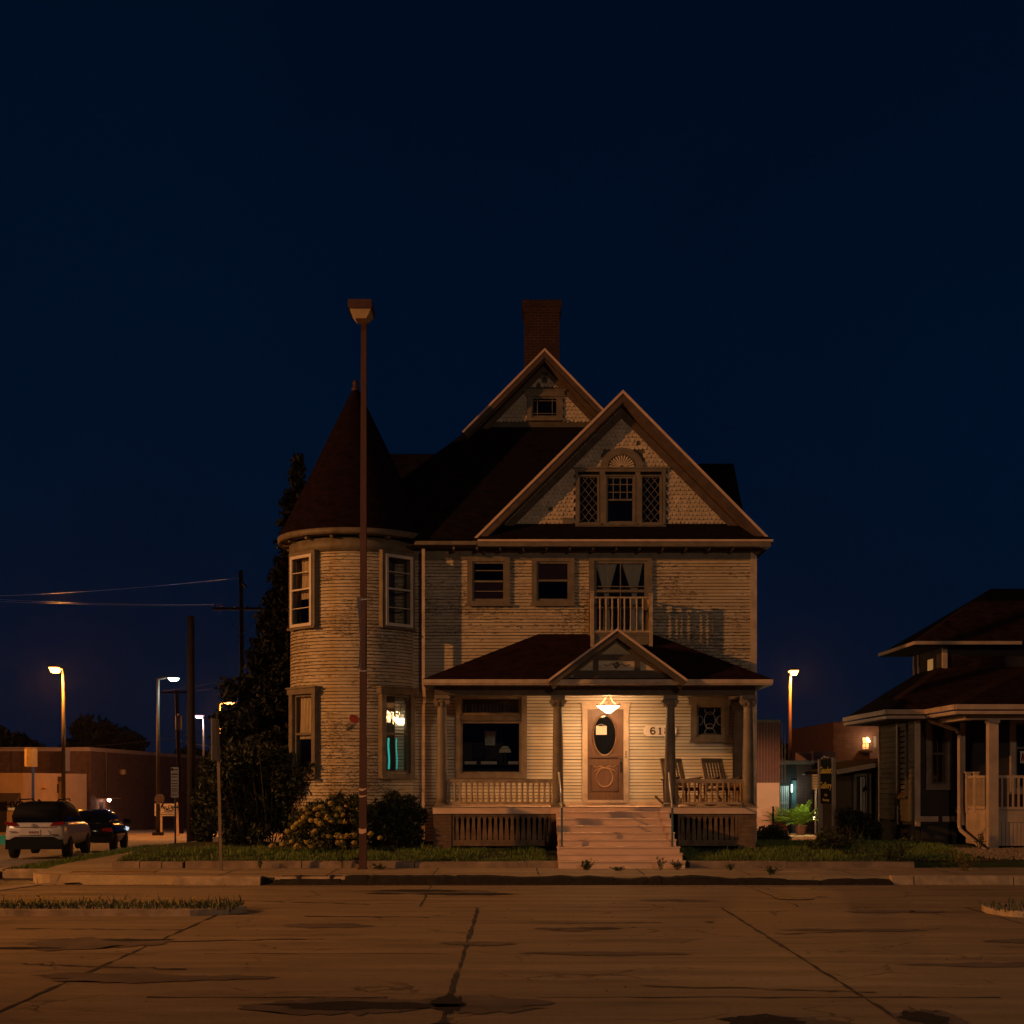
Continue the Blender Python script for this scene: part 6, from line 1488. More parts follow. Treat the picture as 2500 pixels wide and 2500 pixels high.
# hydrangea with cream flower heads
Y = 30.9
cl = blobs([(730, 2010, 30), (770, 1990, 40), (815, 1985, 42), (860, 1980, 38), (890, 1990, 30), (790, 2035, 36), (840, 2035, 36), (880, 2035, 30), (740, 2045, 24), (705, 2050, 20), (830, 1955, 26), (865, 1955, 22)], Y, .3)
hy = bush('hydrangea_bush', cl, 7500, .05, 'leaf_hydrangea', 'hydrangea bush with round cream flower heads left of the brown lamp post', 18, twigs=20)
fm = MB()
for i in range(80):
    d = Vector((random.gauss(0, 1), random.gauss(0, 1), random.gauss(0, .8))).normalized(); p = d * .078 * rnd(.75, 1.05); u = d.orthogonal().normalized() * .021; w = d.cross(u)
    fm.add([p - u, p - w, p + u, p + w], [(0, 1, 2, 3)])
fp = fm.build('flower_head', 'flower_cream')
fl = [(742, 1995), (752, 1985), (760, 2003), (725, 2012), (735, 2005), (770, 1975), (778, 1988), (785, 1970), (793, 1982), (800, 1995), (775, 2005), (783, 2012), (798, 2020), (808, 1962), (815, 1975), (822, 1990), (810, 2003), (830, 1975), (838, 1988), (848, 1970), (855, 1990), (790, 2040), (803, 2042), (825, 2040), (835, 2043), (825, 2057), (838, 2056), (750, 2056), (760, 2066), (863, 2040), (865, 2057), (848, 2042), (702, 2030), (718, 2020), (745, 1975), (830, 2005), (845, 2005), (860, 2005), (712, 2055), (725, 2066), (690, 2062), (768, 2030), (873, 1975), (880, 1988), (665, 2066)]
fl += [(928, 2045), (905, 2035)]
for i, (px, py) in enumerate(fl):
    o = fp if i == 0 else fp.copy()
    if i: COL.objects.link(o)
    o.parent = hy; yy = Y - .36 - .12 * rnd(0, 1)
    o.location = Vector((PX(px, yy), yy, PZ(py, yy))) - world_loc(hy); s = rnd(.8, 1.15); o.scale = (s, s, s * .9); o.rotation_euler = (rnd(-.6, .6), rnd(-.6, .6), rnd(0, 6))
cl = blobs([(925, 1985, 34), (960, 1965, 36), (995, 1975, 34), (1022, 1990, 24), (940, 2025, 38), (985, 2025, 40), (1015, 2040, 26), (955, 1945, 18), (920, 2050, 24), (1000, 2055, 24)], 31.3, .3)
bush('dark_bush', cl, 6500, .05, 'leaf_dark', 'dark leafy bush between the brown lamp post and the porch', 14)
# ================================================================ RIGHT BACKGROUND
Y = 52; g0 = gz(Y)
rb = thing('metal_clad_building', (PX(1878, Y), Y, g0), 'narrow rust red ribbed metal building above a pale salmon wall', 'building')
x0, x1 = PX(1815, Y), PX(1905, Y)
m = MB(); m.box(x0, x1, Y, Y + 9, PZ(1911, Y), PZ(1759, Y)); m.build('clad_wall', 'rust_metal', rb)
m = MB()
for i in range(14): px = 1822 + i * 7.2; m.box(PX(px, Y), PX(px + 1.3, Y), Y - .03, Y, PZ(1911, Y), PZ(1764, Y))
m.box(x0, x1 + .02, Y - .04, Y, PZ(1764, Y), PZ(1757, Y)); m.build('ribs', 'trim', rb)
m = MB(); m.box(x0, PX(1902, Y), Y - .1, Y + 8.8, g0 - .3, PZ(1911, Y)); m.build('base_wall', 'salmon_wall', rb)
Y = 62; g0 = gz(Y)
gb = thing('low_brick_building', (PX(1960, Y), Y, g0), 'low dark brick block with lit teal doors beside the salmon wall', 'building')
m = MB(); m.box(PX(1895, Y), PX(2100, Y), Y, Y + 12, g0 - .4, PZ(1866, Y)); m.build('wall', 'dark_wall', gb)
m = MB(); m.box(PX(1895, Y), PX(2110, Y), Y - .3, Y + 12, PZ(1866, Y), PZ(1857, Y)); m.build('fascia', 'bungalow_trim', gb)
m = MB(); m.box(PX(1944, Y), PX(1981, Y), Y - .12, Y, g0, PZ(1866, Y)); m.box(PX(1968, Y), PX(1982, Y), Y - .2, Y, g0, PZ(1942, Y)); m.build('brick_pier', 'gallery_brick', gb)
m = MB(); m.prism([(PX(1981, Y), PZ(1943, Y)), (PX(2092, Y), PZ(1943, Y)), (PX(2092, Y), PZ(1862, Y)), (PX(1985, Y), PZ(1862, Y))], Y - .5, Y - .2); m.build('awning', 'black', gb)
m = MB(); m.box(PX(1903, Y), PX(1924, Y), Y - .08, Y, g0, PZ(1918, Y)); m.box(PX(1932, Y), PX(1943, Y), Y - .1, Y, g0, PZ(1905, Y)); dr = m.build('metal_door', 'teal_metal', gb)
m = MB()
for i in range(5): m.box(PX(1904.5 + i * 4.4, Y), PX(1906 + i * 4.4, Y), Y - .12, Y - .08, g0, PZ(1919, Y))
m.box(PX(1903, Y), PX(1924, Y), Y - .13, Y - .08, PZ(1959, Y), PZ(1957, Y)); m.box(PX(1903, Y), PX(1924, Y), Y - .13, Y - .08, PZ(1963, Y), PZ(1961, Y)); m.build('ribs', 'white_paint', dr)
m = MB(); m.cyl((PX(1930.5, Y), Y - .25, PZ(1934, Y)), (PX(1930.5, Y), Y - .25, PZ(1915, Y)), .035, .035, 8); m.build('tube_light', 'lit_tube', gb)
light('lamp_light', (PX(1927, Y), Y - .6, PZ(1925, Y)), (.75, 1, .85), 12, .1, gb)
m = MB(); m.lathe((PX(1960, Y), Y - .16, PZ(1890, Y)), [(0, -.04), (.04, 0), (0, .04)], 8); m.build('alarm_light', 'rake_face', gb)
m = MB(); m.box(PX(2016, Y), PX(2042, Y), Y - .1, Y, g0, PZ(1962, Y)); m.build('teal_door', 'teal_metal', gb)
m = MB(); m.box(PX(2046, Y), PX(2080, Y), Y - .06, Y, g0, PZ(1945, Y)); m.build('lit_wall_panel', 'trim', gb)
m = MB(); m.box(PX(1911, Y), PX(1925, Y), Y + 1, Y + 2, PZ(1857, Y), PZ(1849, Y)); m.build('roof_vent', 'bungalow_trim', gb)
m = MB(); m.prism([(PX(1972, Y), PZ(1834, Y)), (PX(2009, Y), PZ(1834, Y)), (PX(2009, Y), PZ(1857, Y)), (PX(2003, Y), PZ(1857, Y))], Y + 2.4, Y + 2.6); m.box(PX(2009, Y), PX(2066, Y), Y + 2, Y + 6, PZ(1857, Y), PZ(1833, Y)); m.build('roof_sign_box', 'bungalow_trim', gb)
m = MB(); m.prism([(PX(2017, Y), PZ(1967.5, Y)), (PX(2023, Y), PZ(1967.5, Y)), (PX(2023, Y), PZ(1966, Y)), (PX(2028, Y), PZ(1969.3, Y)), (PX(2023, Y), PZ(1972.5, Y)), (PX(2023, Y), PZ(1971, Y)), (PX(2017, Y), PZ(1971, Y))], 55.9, 55.95); tag(m.build('arrow_sign', 'paper'), 'small white arrow sign pointing right below the gallery sign', 'sign')
t = thing('string_lights', (PX(2000, 56), 56, PZ(1940, 56)), 'short string of warm bulbs sagging beside the gallery sign', 'string lights')
bl = [(1999.5, 1941), (2038.5, 1942.5), (2055, 1942), (2074, 1946)]
m = MB(); pts = [(PX(px, 56), 56, PZ(py - 4 + (2 if k % 2 else 0), 56)) for k, (px, py) in enumerate([(1978, 1940), (1999.5, 1941), (2018, 1941), (2038.5, 1942), (2055, 1942), (2074, 1946), (2080, 1940)])]; m.tube(pts, .012, 4); m.build('cable', 'black', t)
for px, py in bl: m = MB(); m.lathe((PX(px, 56), 56, PZ(py, 56)), [(0, -.045), (.04, -.01), (.03, .03), (.012, .06), (0, .06)], 10); m.build('bulb', 'bulb_warm', t)
light('lamp_light', (PX(2057, 56), 56.2, PZ(1944, 56)), (1, .7, .35), 18, .1, t)
t = thing('string_lights', (PX(1988, 55), 55, PZ(1985, 55)), 'three small bulbs hanging down beside the sunlit-looking palm leaves', 'string lights')
t['label'] = 'three small bulbs hanging low beside the potted palm'
for px, py, r in ((1989.5, 1984, .03), (1987.5, 1995, .035), (1986.5, 2000, .018)): m = MB(); m.lathe((PX(px, 55), 55, PZ(py, 55)), [(0, -r), (r, 0), (0, r)], 10); m.build('bulb', 'bulb_warm', t)
m = MB(); m.tube([(PX(1991, 55), 55.02, PZ(1975, 55)), (PX(1989, 55), 55.02, PZ(1985, 55)), (PX(1986, 55), 55.02, PZ(2001, 55))], .008, 4); m.build('cable', 'black', t)
Y = 57; t = thing('small_sign', (PX(1992, Y), Y, gz(Y)), 'yellowish box sign on a thin pole left of the gallery sign', 'sign')
m = MB(); m.box(PX(1982, Y), PX(1994.5, Y), Y - .1, Y + .1, PZ(1927, Y), PZ(1885, Y)); bx_ = m.build('sign_box', 'lens_off', t)
m = MB()
for i in range(6): m.box(PX(1983.5, Y), PX(1993, Y), Y - .12, Y - .1, PZ(1890.6 + i * 6.2, Y), PZ(1889 + i * 6.2, Y))
m.build('sign_rows', 'trim_dark', bx_)
m = MB(); m.cyl((PX(1991.5, Y), Y + .05, gz(Y)), (PX(1991.5, Y), Y + .05, PZ(1927, Y)), .045, .045, 8); m.box(PX(1982, Y), PX(2006, Y), Y - .03, Y + .03, PZ(1927.5, Y), PZ(1926, Y)); m.build('pole', 'metal_grey', t)
# gallery sign on two posts, turned away from the street
ya, yb2 = 36.3, 35.7
A = Vector((PX(2002.5, ya), ya, 0)); B = Vector((PX(2035.5, yb2), yb2, 0)); ang = math.atan2(B.y - A.y, B.x - A.x)
t = thing('gallery_sign', ((A.x + B.x) / 2, (A.y + B.y) / 2, .3), 'black gallery sign with gold lettering between two pale wooden posts', 'sign')
for P_, py0, Yq, w in ((A, 1853, ya, .085), (B, 1850, yb2, .07)):
    m = MB(); m.box(P_.x - w * .6, P_.x + w * .6, P_.y - w * .6, P_.y + w * .6, .2, PZ(py0, Yq)); m.build('post', 'bungalow_trim', t)
D = (B - A).normalized(); nrm = Vector((D.y, -D.x, 0)); Ym = (ya + yb2) / 2
def sgn_pt(f, py): return A.lerp(B, f) + Vector((0, 0, PZ(py, Ym)))
m = MB(); 
for py0, py1 in ((1962, 1853),):
    q = [A.lerp(B, .05) + nrm * .02, A.lerp(B, .96) + nrm * .02, A.lerp(B, .96) - nrm * .02, A.lerp(B, .05) - nrm * .02]
    m.slab([(v.x, v.y) for v in q], PZ(py0, Ym), PZ(py1, Ym))
bd = m.build('board', 'black', t)
for body, py, sz, f in (('Gaudet', 1881, .23, .47), ('Gallery', 1918, .23, .47), ('Art', 1941, .09, .5), ('Framing', 1953, .09, .5)):
    p = sgn_pt(f, py) + nrm * .03
    text('lettering', body, p, sz, 'gold_letter', bd, ang, .82 if sz > .2 else 1.0, .003, .003)
m = MB(); m.tube([sgn_pt(.1, 1853), sgn_pt(.3, 1847), sgn_pt(.5, 1850), sgn_pt(.7, 1849)], .02, 6); m.build('top_scroll', 'bungalow_trim', t)
# potted palms
def palm(px, py, Y, hgt, n, label, lit=True):
    x = PX(px, Y); z = PZ(py, Y); t = thing('potted_palm', (x, Y, z), label, 'potted plant', 'palms in pots on the plate')
    pw = 17 * Y / F
    m = MB(); m.lathe((x, Y, z), [(0, 0), (pw * .7, 0), (pw, hgt * .32), (pw * 1.08, hgt * .32), (pw * 1.08, hgt * .37), (pw * .9, hgt * .37), (pw * .8, hgt * .30), (0, hgt * .3)], 20); m.build('pot', 'terracotta', t)
    m = MB()
    for i in range(n):
        a = 6.283 * i / n + rnd(-.2, .2); L = hgt * rnd(.75, 1.15); el = rnd(.5, 1.35)
        pts = []; p = Vector((x, Y, z + hgt * .3)); d = Vector((math.cos(a) * math.cos(el), math.sin(a) * math.cos(el), math.sin(el)))
        for k in range(11): pts.append(p.copy()); p = p + d * L / 10; d = (d + Vector((0, 0, -.085))).normalized()
        m.tube(pts, .006, 4)
        for k in range(3, 11):
            q = pts[k]; dd = (pts[k] - pts[k - 1]).normalized(); sd = dd.cross(Vector((0, 0, 1))).normalized()
            for s in (-1, 1):
                ll = hgt * .3 * (1 - abs(k - 6) / 9); v = (sd * s + dd * .8 + Vector((0, 0, -.25 + rnd(-.1, .1)))).normalized() * ll; w = dd * .04
                m.add([q - w, q + v * .5 - w * .8, q + v, q + v * .5 + w * .8], [(0, 1, 2, 3)])
    m.build('fronds', 'leaf_palm', t); return t
palm(1955, 2036, 50, .86, 44, 'bright green palm in a terracotta pot, lit from behind')
palm(1912, 2030, 51, .8, 22, 'dim palm half hidden behind the brown street lamp pole')
m = MB(); m.box(PX(1913, 50), PX(1990, 50), 48.6, 51.5, gz(50) - .02, PZ(2038, 50)); struct(m.build('terrace_floor', 'sidewalk_concrete'))
light('lamp_light', (PX(1948, 49), 49.0, PZ(1958, 49)), (1, .92, .5), 55, .12, gb)
Y = 44; m = MB(); m.cyl((PX(1887.5, Y), Y, PZ(2035, Y)), (PX(1887.5, Y), Y, PZ(1970, Y)), .028, .028, 8); m.lathe((PX(1887.5, Y), Y, PZ(1970, Y)), [(.034, -.02), (.034, .01), (0, .02)], 8); tag(m.build('fence_post', 'black'), 'single thin black post in front of the salmon wall', 'post')
# far upper brick building with lit window
Y = 95; b_ = thing('brick_apartment_building', (PX(2110, Y), Y, gz(Y)), 'tall dark brick building with one bright window behind the bungalow', 'building')
m = MB(); m.box(PX(2035, Y), PX(2200, Y), Y, Y + 15, gz(Y) - .5, PZ(1762, Y)); m.build('wall', 'gallery_brick', b_)
m = MB(); m.box(PX(2106, Y), PX(2120, Y), Y - .06, Y, PZ(1829, Y), PZ(1801, Y)); wn = m.build('window', 'lit_window', b_)
m = MB(); m.box(PX(2112.5, Y), PX(2113.5, Y), Y - .09, Y - .06, PZ(1829, Y), PZ(1801, Y)); m.box(PX(2105, Y), PX(2121, Y), Y - .09, Y - .06, PZ(1816, Y), PZ(1815, Y)); m.build('frame', 'trim_dark', wn)
m = MB()
for i in range(6): m.lathe((PX(2114 + rnd(0, 6), Y), Y - .25, PZ(1806 + rnd(-4, 5), Y)), [(0, -.09), (.09, 0), (0, .09)], 8)
m.build('wall_light', 'bulb_warm', b_)
m = MB(); m.box(PX(2096, Y), PX(2122, Y), Y - .9, Y, PZ(1838, Y), PZ(1833, Y))
for i in range(9): m.box(PX(2097 + i * 3, Y), PX(2097.6 + i * 3, Y), Y - .9, Y - .85, PZ(1833, Y), PZ(1824, Y))
m.build('balcony', 'trim_dark', b_)
m = MB(); m.box(PX(2133, Y), PX(2139, Y), Y - .05, Y, PZ(1825, Y), PZ(1797, Y)); m.build('window', 'metal_grey', b_)
light('lamp_light', (PX(2117, Y), Y - .9, PZ(1806, Y)), (1, .6, .3), 60, .15, b_)
far_tree(PX(1945, 200), 200, PZ(1850, 200), 4.5, 3.2, 1500, 'low dark tree far behind the low brick block')
far_tree(PX(1840, 205), 205, PZ(1850, 205), 4.0, 3.5, 1000, 'dark tree far behind the porch corner')
# ================================================================ BUNGALOW AT THE RIGHT
bg = thing('bungalow', (11.5, 34, .44), 'dark bungalow with white porch and hipped brown roof at the right edge', 'house')
YB = 33.6; xb0 = 9.58; BZ = 3.45
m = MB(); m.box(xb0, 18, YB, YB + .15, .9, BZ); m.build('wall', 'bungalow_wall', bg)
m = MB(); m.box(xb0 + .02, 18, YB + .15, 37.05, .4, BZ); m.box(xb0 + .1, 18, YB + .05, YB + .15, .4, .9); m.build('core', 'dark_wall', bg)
m = MB(); zz = .95
while zz < BZ - .05:
    m.add([(xb0 - .03, YB + .05, zz), (xb0 - .03, 37.0, zz), (xb0 + .0, 37.0, zz + .125), (xb0 + .0, YB + .05, zz + .125), (xb0 + .02, YB + .05, zz), (xb0 + .02, 37.0, zz)], [(0, 3, 2, 1), (0, 1, 5, 4)]); zz += .13
m.build('side_siding', 'bungalow_siding', bg)
for q in ((xb0 - .05, xb0 + .06, YB - .03, YB + .06), (xb0 - .045, xb0, 35.2, 35.32), (xb0 - .045, xb0, 36.95, 37.05)): MB().box(*q, .85, BZ).build('corner_board', 'bungalow_trim', bg)
m = MB(); m.box(xb0 + .06, PX(2290, YB), YB - .03, YB, PZ(2006, YB), PZ(1993, YB)); m.box(PX(2300, YB), PX(2336, YB), YB - .03, YB, PZ(2006, YB), PZ(1993, YB)); m.build('base_board', 'bungalow_trim', bg)
wx0, wx1, wz0, wz1 = PX(2272, YB), PX(2310, YB), PZ(1915, YB), PZ(1765, YB)
w_ = window(bg, Matrix.Translation(((wx0 + wx1) / 2, YB - .02, wz0)), wx1 - wx0, wz1 - wz0, casing=.12, sill=.1, split=.5, frame='trim', sash='trim_dark', pane='car_glass')
w_ = window(bg, Matrix.Translation((xb0 - .02, 34.75, 1.6)) @ Matrix.Rotation(R(-90), 4, 'Z'), .62, 1.65, casing=.07, sill=.06, split=.5, vu=(.4,), frame='trim_dark', sash='blind_red', pane='car_glass')
# lower roof
m = MB(); ze = 3.56
E = [(8.715, 37.3), (8.715, 33.07), (9.62, 33.07), (9.62, 30.8), (19, 30.8), (19, 42), (8.715, 42)]
U = (9.9, 35.0, 4.32)
m.add([(8.715, 33.07, ze), (19, 33.07, ze), (19, 35.3, 4.95), (10.945, 35.3, 4.95)], [(0, 1, 2, 3)])
m.add([(8.715, 37.3, ze), (8.715, 33.07, ze), (10.945, 35.3, 4.95), (10.945, 37.3, 4.95)], [(0, 1, 2, 3)]); m.add([(8.715, 37.3, ze), (10.945, 37.3, 4.95), (10.945, 37.3, ze)], [(0, 1, 2)])
m.add([(9.62, 30.8, ze), (19, 30.8, ze), (19, 35.2, 5.3), (14.02, 35.2, 5.3)], [(0, 1, 2, 3)])
m.add([(9.62, 35.2, ze), (9.62, 30.8, ze), (14.02, 35.2, 5.3)], [(0, 1, 2)])
m.build('roof', 'roof_brown', bg)
m = MB(); zf = ze - .03
for (a, b) in zip(E, E[1:4] + [(19, 30.8)]): m.bar((*a, zf), (*b, zf), .09, .11); m.bar((*a, zf - .12), (*b, zf - .12), .04, .07)
m.build('gutter', 'bungalow_trim', bg)
m = MB(); m.slab([(8.76, 37.28), (8.76, 33.12), (9.66, 33.12), (9.66, 30.85), (19, 30.85), (19, 37.28)], ze - .2, ze - .16); m.build('soffit', 'trim_dark', bg)
m = MB(); m.box(10.6, 18, 34.95, 37.5, 4.0, 5.3); m.build('upper_wall', 'bungalow_wall', bg)
m = MB(); m.add([(10.7, 34.93, 5.0), (10.7, 34.93, 4.6), (12.1, 34.93, 4.75), (12.1, 34.93, 5.0)], [(0, 1, 2, 3)]); m.build('upper_siding', 'roof_brown', bg)
for q in ((10.56, 10.68, 34.88, 34.95), (10.57, 10.6, 37.0, 37.08), (10.57, 10.6, 37.42, 37.5)): MB().box(*q, 4.1, 5.2).build('upper_corner_board', 'bungalow_trim', bg)
m = MB(); m.box(10.575, 10.6, 35.8, 36.2, 4.6, 5.0); m.build('upper_lit_window', 'lit_curtain', bg)
m = MB(); xe, yf2, ze2 = 9.84 - .1, 34.35, 5.27
m.add([(xe, yf2, ze2), (17, yf2, ze2), (15, 36.1, 6.8), (12.15, 36.1, 6.8)], [(0, 1, 2, 3)]); m.add([(xe, 37.8, ze2), (xe, yf2, ze2), (12.15, 36.1, 6.8)], [(0, 1, 2)]); m.add([(xe, 37.8, ze2), (12.15, 36.1, 6.8), (15, 36.1, 6.8), (17, 37.8, ze2)], [(0, 1, 2, 3)]); m.add([(xe, yf2, ze2 - .05), (17, yf2, ze2 - .05), (17, 37.8, ze2 - .05), (xe, 37.8, ze2 - .05)], [(0, 1, 2, 3)])
m.build('upper_roof', 'roof_brown', bg)
m = MB(); m.bar((xe, yf2, ze2 - .01), (PX(2494, yf2), yf2, ze2 - .01), .07, .08); m.bar((xe, yf2, ze2 - .01), (xe, 37.7, ze2 - .01), .07, .08); m.build('upper_gutter', 'bungalow_trim', bg)
# porch
yq = 31.3; q0 = PX(2410, yq)
m = MB(); m.box(PX(2411, yq), PX(2434, yq), yq - .1, yq + .1, .42, 3.2); m.box(PX(2408, yq), PX(2437, yq), yq - .13, yq + .13, 3.2, 3.27); m.build('porch_post', 'bungalow_trim', bg)
m = MB(); m.box(PX(2346, 32.9), PX(2355, 32.9), 32.85, 32.98, .9, 3.27); m.build('porch_post', 'bungalow_trim', bg)
m = MB(); m.box(9.95, 18, yq - .12, yq + .12, 3.27, 3.45); m.box(9.95, 10.2, yq + .12, 33.3, 3.27, 3.45); m.build('porch_beam', 'bungalow_trim', bg)
fz = PZ(1977, yq)
m = MB(); m.box(q0 + .02, 18, yq + .02, YB, fz - .1, fz); m.box(q0 + .2, 18, yq - .02, yq + .02, fz - .27, fz - .02); m.box(q0 - .02, q0 + .02, yq + .1, 32.7, fz - .27, fz - .02); m.build('porch_floor', 'bungalow_trim', bg)
m = MB(); xx = q0 + .24
while xx < 16: m.box(xx, xx + .075, yq, yq + .02, .50, fz - .27); xx += .085
yy = yq + .12
while yy < 32.7: m.box(q0, q0 + .02, yy, yy + .075, .50, fz - .27); yy += .085
m.build('porch_skirt', 'bungalow_trim', bg)
m = MB(); m.box(q0 + .03, 16, yq + .03, yq + .06, .4, fz - .2); m.box(q0 + .03, q0 + .05, yq + .06, 32.7, .4, fz - .2); m.build('skirt_backing', 'black', bg)
zr0, zr1 = PZ(1970, yq), PZ(1893, yq)
m = MB(); m.box(PX(2437, yq), 16, yq - .03, yq + .03, zr1 - .06, zr1); m.box(PX(2434, yq), 16, yq - .025, yq + .025, zr0 - .06, zr0 + .0); m.box(q0 - .03, q0 + .03, yq + .12, 32.62, zr1 - .06, zr1); m.box(q0 - .025, q0 + .025, yq + .12, 32.62, zr0 - .06, zr0); ra = m.build('porch_railing', 'bungalow_trim', bg)
kp = MB(); kp.box(-.02, .02, -.018, .018, 0, zr1 - zr0 - .06); pk = kp.build('baluster', 'bungalow_trim')
for i in range(26):
    o = pk.copy(); COL.objects.link(o); o.parent = ra
    o.location = (Vector((PX(2446 + i * 13.6, yq), yq, zr0)) if i < 9 else Vector((q0, yq + .2 + (i - 9) * .083, zr0))) - world_loc(ra)
bpy.data.objects.remove(pk)
for k in (32.60, 32.05): m = MB(); m.box(q0 - .05, q0 + .05, k - .05, k + .05, zr0 - .15, zr1 + .05); m.box(q0 - .065, q0 + .065, k - .065, k + .065, zr1 + .05, zr1 + .085); m.build('railing_post', 'bungalow_trim', bg)
# porch window with a notice, right at the picture edge
wy = YB - .02; wa, wb_, za, zb_ = PX(2478, wy), PX(2530, wy), PZ(1925, wy), PZ(1765, wy)
w_ = window(bg, Matrix.Translation(((wa + wb_) / 2, wy, za)), wb_ - wa, zb_ - za, casing=.13, sill=.1, split=.62, frame='bungalow_trim', sash='trim', pane='car_glass')
m = MB(); m.box(PX(2489, wy), PX(2512, wy), wy - .05, wy - .04, PZ(1863, wy), PZ(1834, wy)); nt_ = m.build('window_notice', 'sign_white', w_)
m = MB(); xx, zz = PX(2495, wy), PZ(1849, wy); m.bar((xx - .03, wy - .055, zz - .1), (xx, wy - .055, zz + .1), .03, .005); m.bar((xx + .03, wy - .055, zz - .1), (xx, wy - .055, zz + .1), .03, .005); m.bar((xx - .02, wy - .055, zz - .03), (xx + .02, wy - .055, zz - .03), .025, .005); m.build('notice_mark', 'tail_red', w_)
m = MB(); m.tube([(PX(2262, 33.3), 33.15, PZ(1755, 33.3)), (PX(2270, 33.3), 33.2, PZ(1762, 33.3)), (PX(2335, 32.9), 32.9, PZ(1782, 32.9)), (PX(2342, 32.8), 32.8, PZ(1792, 32.8)), (PX(2342, 32.8), 32.8, PZ(2018, 32.8)), (PX(2346, 32.6), 32.6, PZ(2028, 32.6)), (PX(2408, 30.9), 30.9, PZ(2078, 30.9))], .045, 8); m.build('downspout', 'bungalow_trim', bg)
# lean-to with glazed doors
Y = 38; t = thing('lean_to_garage', (PX(2115, Y), Y, .35), 'low lean-to garage with two pale panelled doors beside the bungalow', 'garage')
m = MB(); m.prism([(PX(2078, Y), .2), (PX(2160, Y), .2), (PX(2160, Y), PZ(1868, Y)), (PX(2078, Y), PZ(1888, Y))], Y, Y + 4); m.build('wall', 'dark_wall', t)
m = MB(); m.prism([(PX(2045, Y), PZ(1889, Y)), (PX(2158, Y), PZ(1857, Y)), (PX(2158, Y), PZ(1851, Y)), (PX(2047, Y), PZ(1882, Y))], Y - .5, Y + 4.2); m.build('roof', 'roof_shingle', t)
m = MB(); m.bar((PX(2044, 37.4), 37.42, PZ(1885, 37.4)), (PX(2154, 37.4), 37.42, PZ(1865, 37.4)), .1, .12); m.build('fascia', 'bungalow_trim', t)
for a, b in ((2084, 2115), (2121, 2152)):
    x0, x1 = PX(a, Y), PX(b, Y); m = MB(); zt = PZ(1896, Y)
    m.box(x0, x0 + .06, Y - .08, Y, .4, zt); m.box(x1 - .04, x1, Y - .08, Y, .4, zt); m.box(x0, x1, Y - .085, Y, zt, zt + .08); fr = m.build('door_frame', 'trim', t)
    m = MB(); m.box(x0 + .17, x1 - .06, Y - .05, Y - .02, .4, zt - .02); dr = m.build('door', 'white_paint', t)
    m = MB(); w = (x1 - x0 - .29)
    for k in range(5): z = .5 + k * .26; m.box(x0 + .19, x1 - .08, Y - .062, Y - .05, z, z + .012); m.box(x0 + .19, x1 - .08, Y - .062, Y - .05, z + .08, z + .09)
    for k in range(3): xk = x0 + .2 + k * w * .42; m.box(xk, xk + .012, Y - .063, Y - .05, .42, zt - .04)
    m.build('muntins', 'trim_dark', dr)
for px in (2108, 2149):
    m = MB(); xx = PX(px, Y); m.lathe((xx, Y - .2, PZ(1927, Y)), [(.07, -.03), (.05, .03), (.015, .08), (0, .1)], 10); m.tube([(xx, Y - .2, PZ(1920, Y)), (xx + .04, Y - .12, PZ(1916, Y)), (xx + .06, Y - .02, PZ(1922, Y))], .012, 5); m.build('wall_lantern', 'black', t)
# wreath on the low building
t = thing('wall_wreath', (PX(2072, 55), 55, PZ(1970, 55)), 'dried wreath lit by a bulb beside the lean-to', 'wreath')
cl = [(PX(2071, 55) + .2 * math.cos(a), 55, PZ(1964, 55) + .22 * math.sin(a), .07, .07, .08) for a in [i * .7 for i in range(9)]]; leaves('foliage', cl, 260, .06, 'leaf_litter', t, shell=0)
# unseen lamp and two floods added to brighten the salmon wall and gallery sign
m = MB(); m.box(X(1845) + .02, X(1845) + .2, 40.9, 41.1, 3.6, 3.75); m.build('added_wall_lamp', 'metal_dark', house)
light('added_flood', (X(1845) + .3, 41.1, 3.6), (1, .44, .2), 2600, .08, house, 46, (9.0, 52, -.9), .5)
light('added_flood', (X(1845) + .45, 37.2, 3.5), (1, .6, .3), 55, .1, house)
# bushes of the right yard
cl = blobs([(1862, 2040, 26), (1885, 2035, 26), (1905, 2045, 22), (1872, 2055, 24), (1850, 2055, 18), (1925, 2055, 16)], 36.5, .4)
bush('dark_bush', cl, 2600, .05, 'leaf_dark', 'low black bush in front of the salmon wall', 8)
cl = blobs([(2000, 2055, 28), (2030, 2045, 26), (1985, 2070, 22), (2045, 2060, 28), (2075, 2060, 24), (2015, 2080, 26), (2060, 2085, 18)], 31.2, .4)
bush('ragged_bush', cl, 3600, .038, 'weed', 'ragged grassy bush around the right post of the gallery sign', 16, twigs=160)
cl = blobs([(2060, 1990, 24), (2085, 2000, 26), (2110, 2010, 26), (2070, 2020, 30), (2100, 2035, 30), (2140, 2030, 26)], 35.5, .4)
bush('dark_bush', cl, 3000, .05, 'leaf_dark', 'dark bush in front of the lean-to doors', 10)
weed_clump(PX(2398, 31), 31.1, .44, .42, 14, .12, 'small plant growing by the white porch skirt of the bungalow', 'leaf_dark', 'porch_plant')

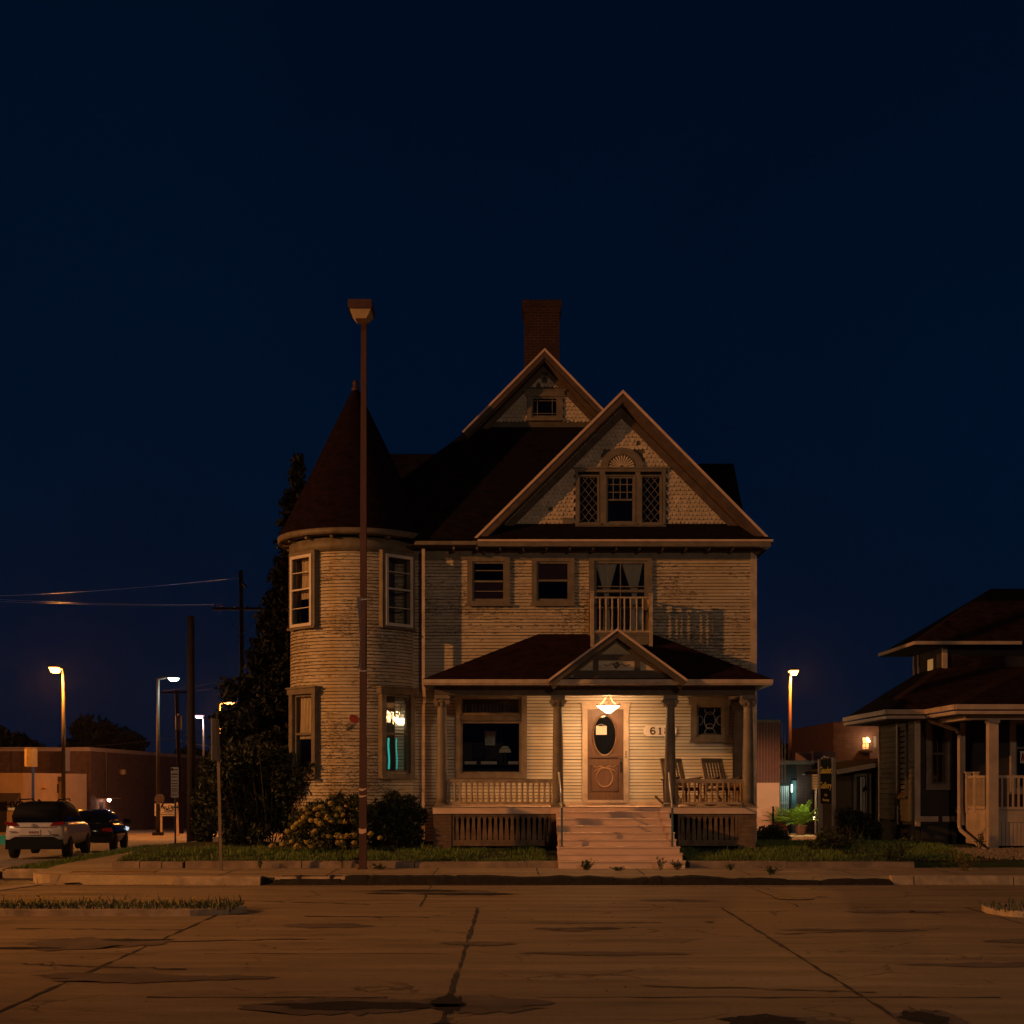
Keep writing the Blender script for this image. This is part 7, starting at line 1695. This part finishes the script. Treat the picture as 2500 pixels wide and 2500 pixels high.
# thin night air that lets the lamps glow
hm = bpy.data.materials.new('haze'); hm.use_nodes = True; hn = hm.node_tree
hn.nodes.remove(hn.nodes['Principled BSDF'])
pv = N(hn, 'ShaderNodeVolumePrincipled'); pv.inputs['Color'].default_value = (.9, .9, .92, 1); pv.inputs['Density'].default_value = HAZE; pv.inputs['Anisotropy'].default_value = .72
hn.links.new(pv.outputs[0], hn.nodes['Material Output'].inputs['Volume']); MATS['haze'] = hm
tag(MB().box(-1600, 1600, -100, 3100, -7, 40).build('haze', 'haze'), kind='stuff')
# ================================================================ SKY, CAMERA
w = bpy.data.worlds.new('World'); SC.world = w; w.use_nodes = True; nt = w.node_tree
bgn = nt.nodes['Background']
tc = N(nt, 'ShaderNodeTexCoord'); sp = N(nt, 'ShaderNodeSeparateXYZ'); nt.links.new(tc.outputs['Generated'], sp.inputs[0])
cr = N(nt, 'ShaderNodeValToRGB'); e = cr.color_ramp.elements
e[0].position = 0.0; e[0].color = (.0009, .0056, .0178, 1); e[1].position = .55; e[1].color = (.0001, .0034, .0122, 1)
k = cr.color_ramp.elements.new(.2); k.color = (.0002, .0049, .0175, 1)
nt.links.new(sp.outputs[2], cr.inputs['Fac']); sv = N(nt, 'ShaderNodeTexNoise'); sv.inputs['Scale'].default_value = 2.2; sv.inputs['Detail'].default_value = 6; nt.links.new(tc.outputs['Generated'], sv.inputs['Vector'])
sr = ramp(nt, sv.outputs['Fac'], .3, .7, (.78, .80, .84, 1), (1.22, 1.18, 1.14, 1))
nt.links.new(mix(nt, 1.0, cr.outputs['Color'], sr, 'MULTIPLY'), bgn.inputs['Color']); bgn.inputs['Strength'].default_value = 1.0
cd = bpy.data.cameras.new('camera'); cam = bpy.data.objects.new('camera', cd); COL.objects.link(cam)
cam.location = (0, 0, EYE); cam.rotation_euler = (R(90), 0, 0); cd.lens = 50; cd.sensor_width = 36; cd.shift_y = (HOR - 1250) / 2500.0; cd.clip_end = 4000; cd.clip_start = .1
SC.camera = cam
vs = SC.view_settings; vs.view_transform = 'Standard'; vs.look = 'None'; vs.exposure = 0; vs.gamma = 1; vs.use_curve_mapping = False
cy = SC.cycles; cy.use_denoising = True; cy.max_bounces = 6; cy.diffuse_bounces = 3; cy.glossy_bounces = 3; cy.transparent_max_bounces = 12; cy.sample_clamp_indirect = 4.0
try: cy.denoiser = 'OPENIMAGEDENOISE'
except Exception: pass
cy.use_light_tree = True
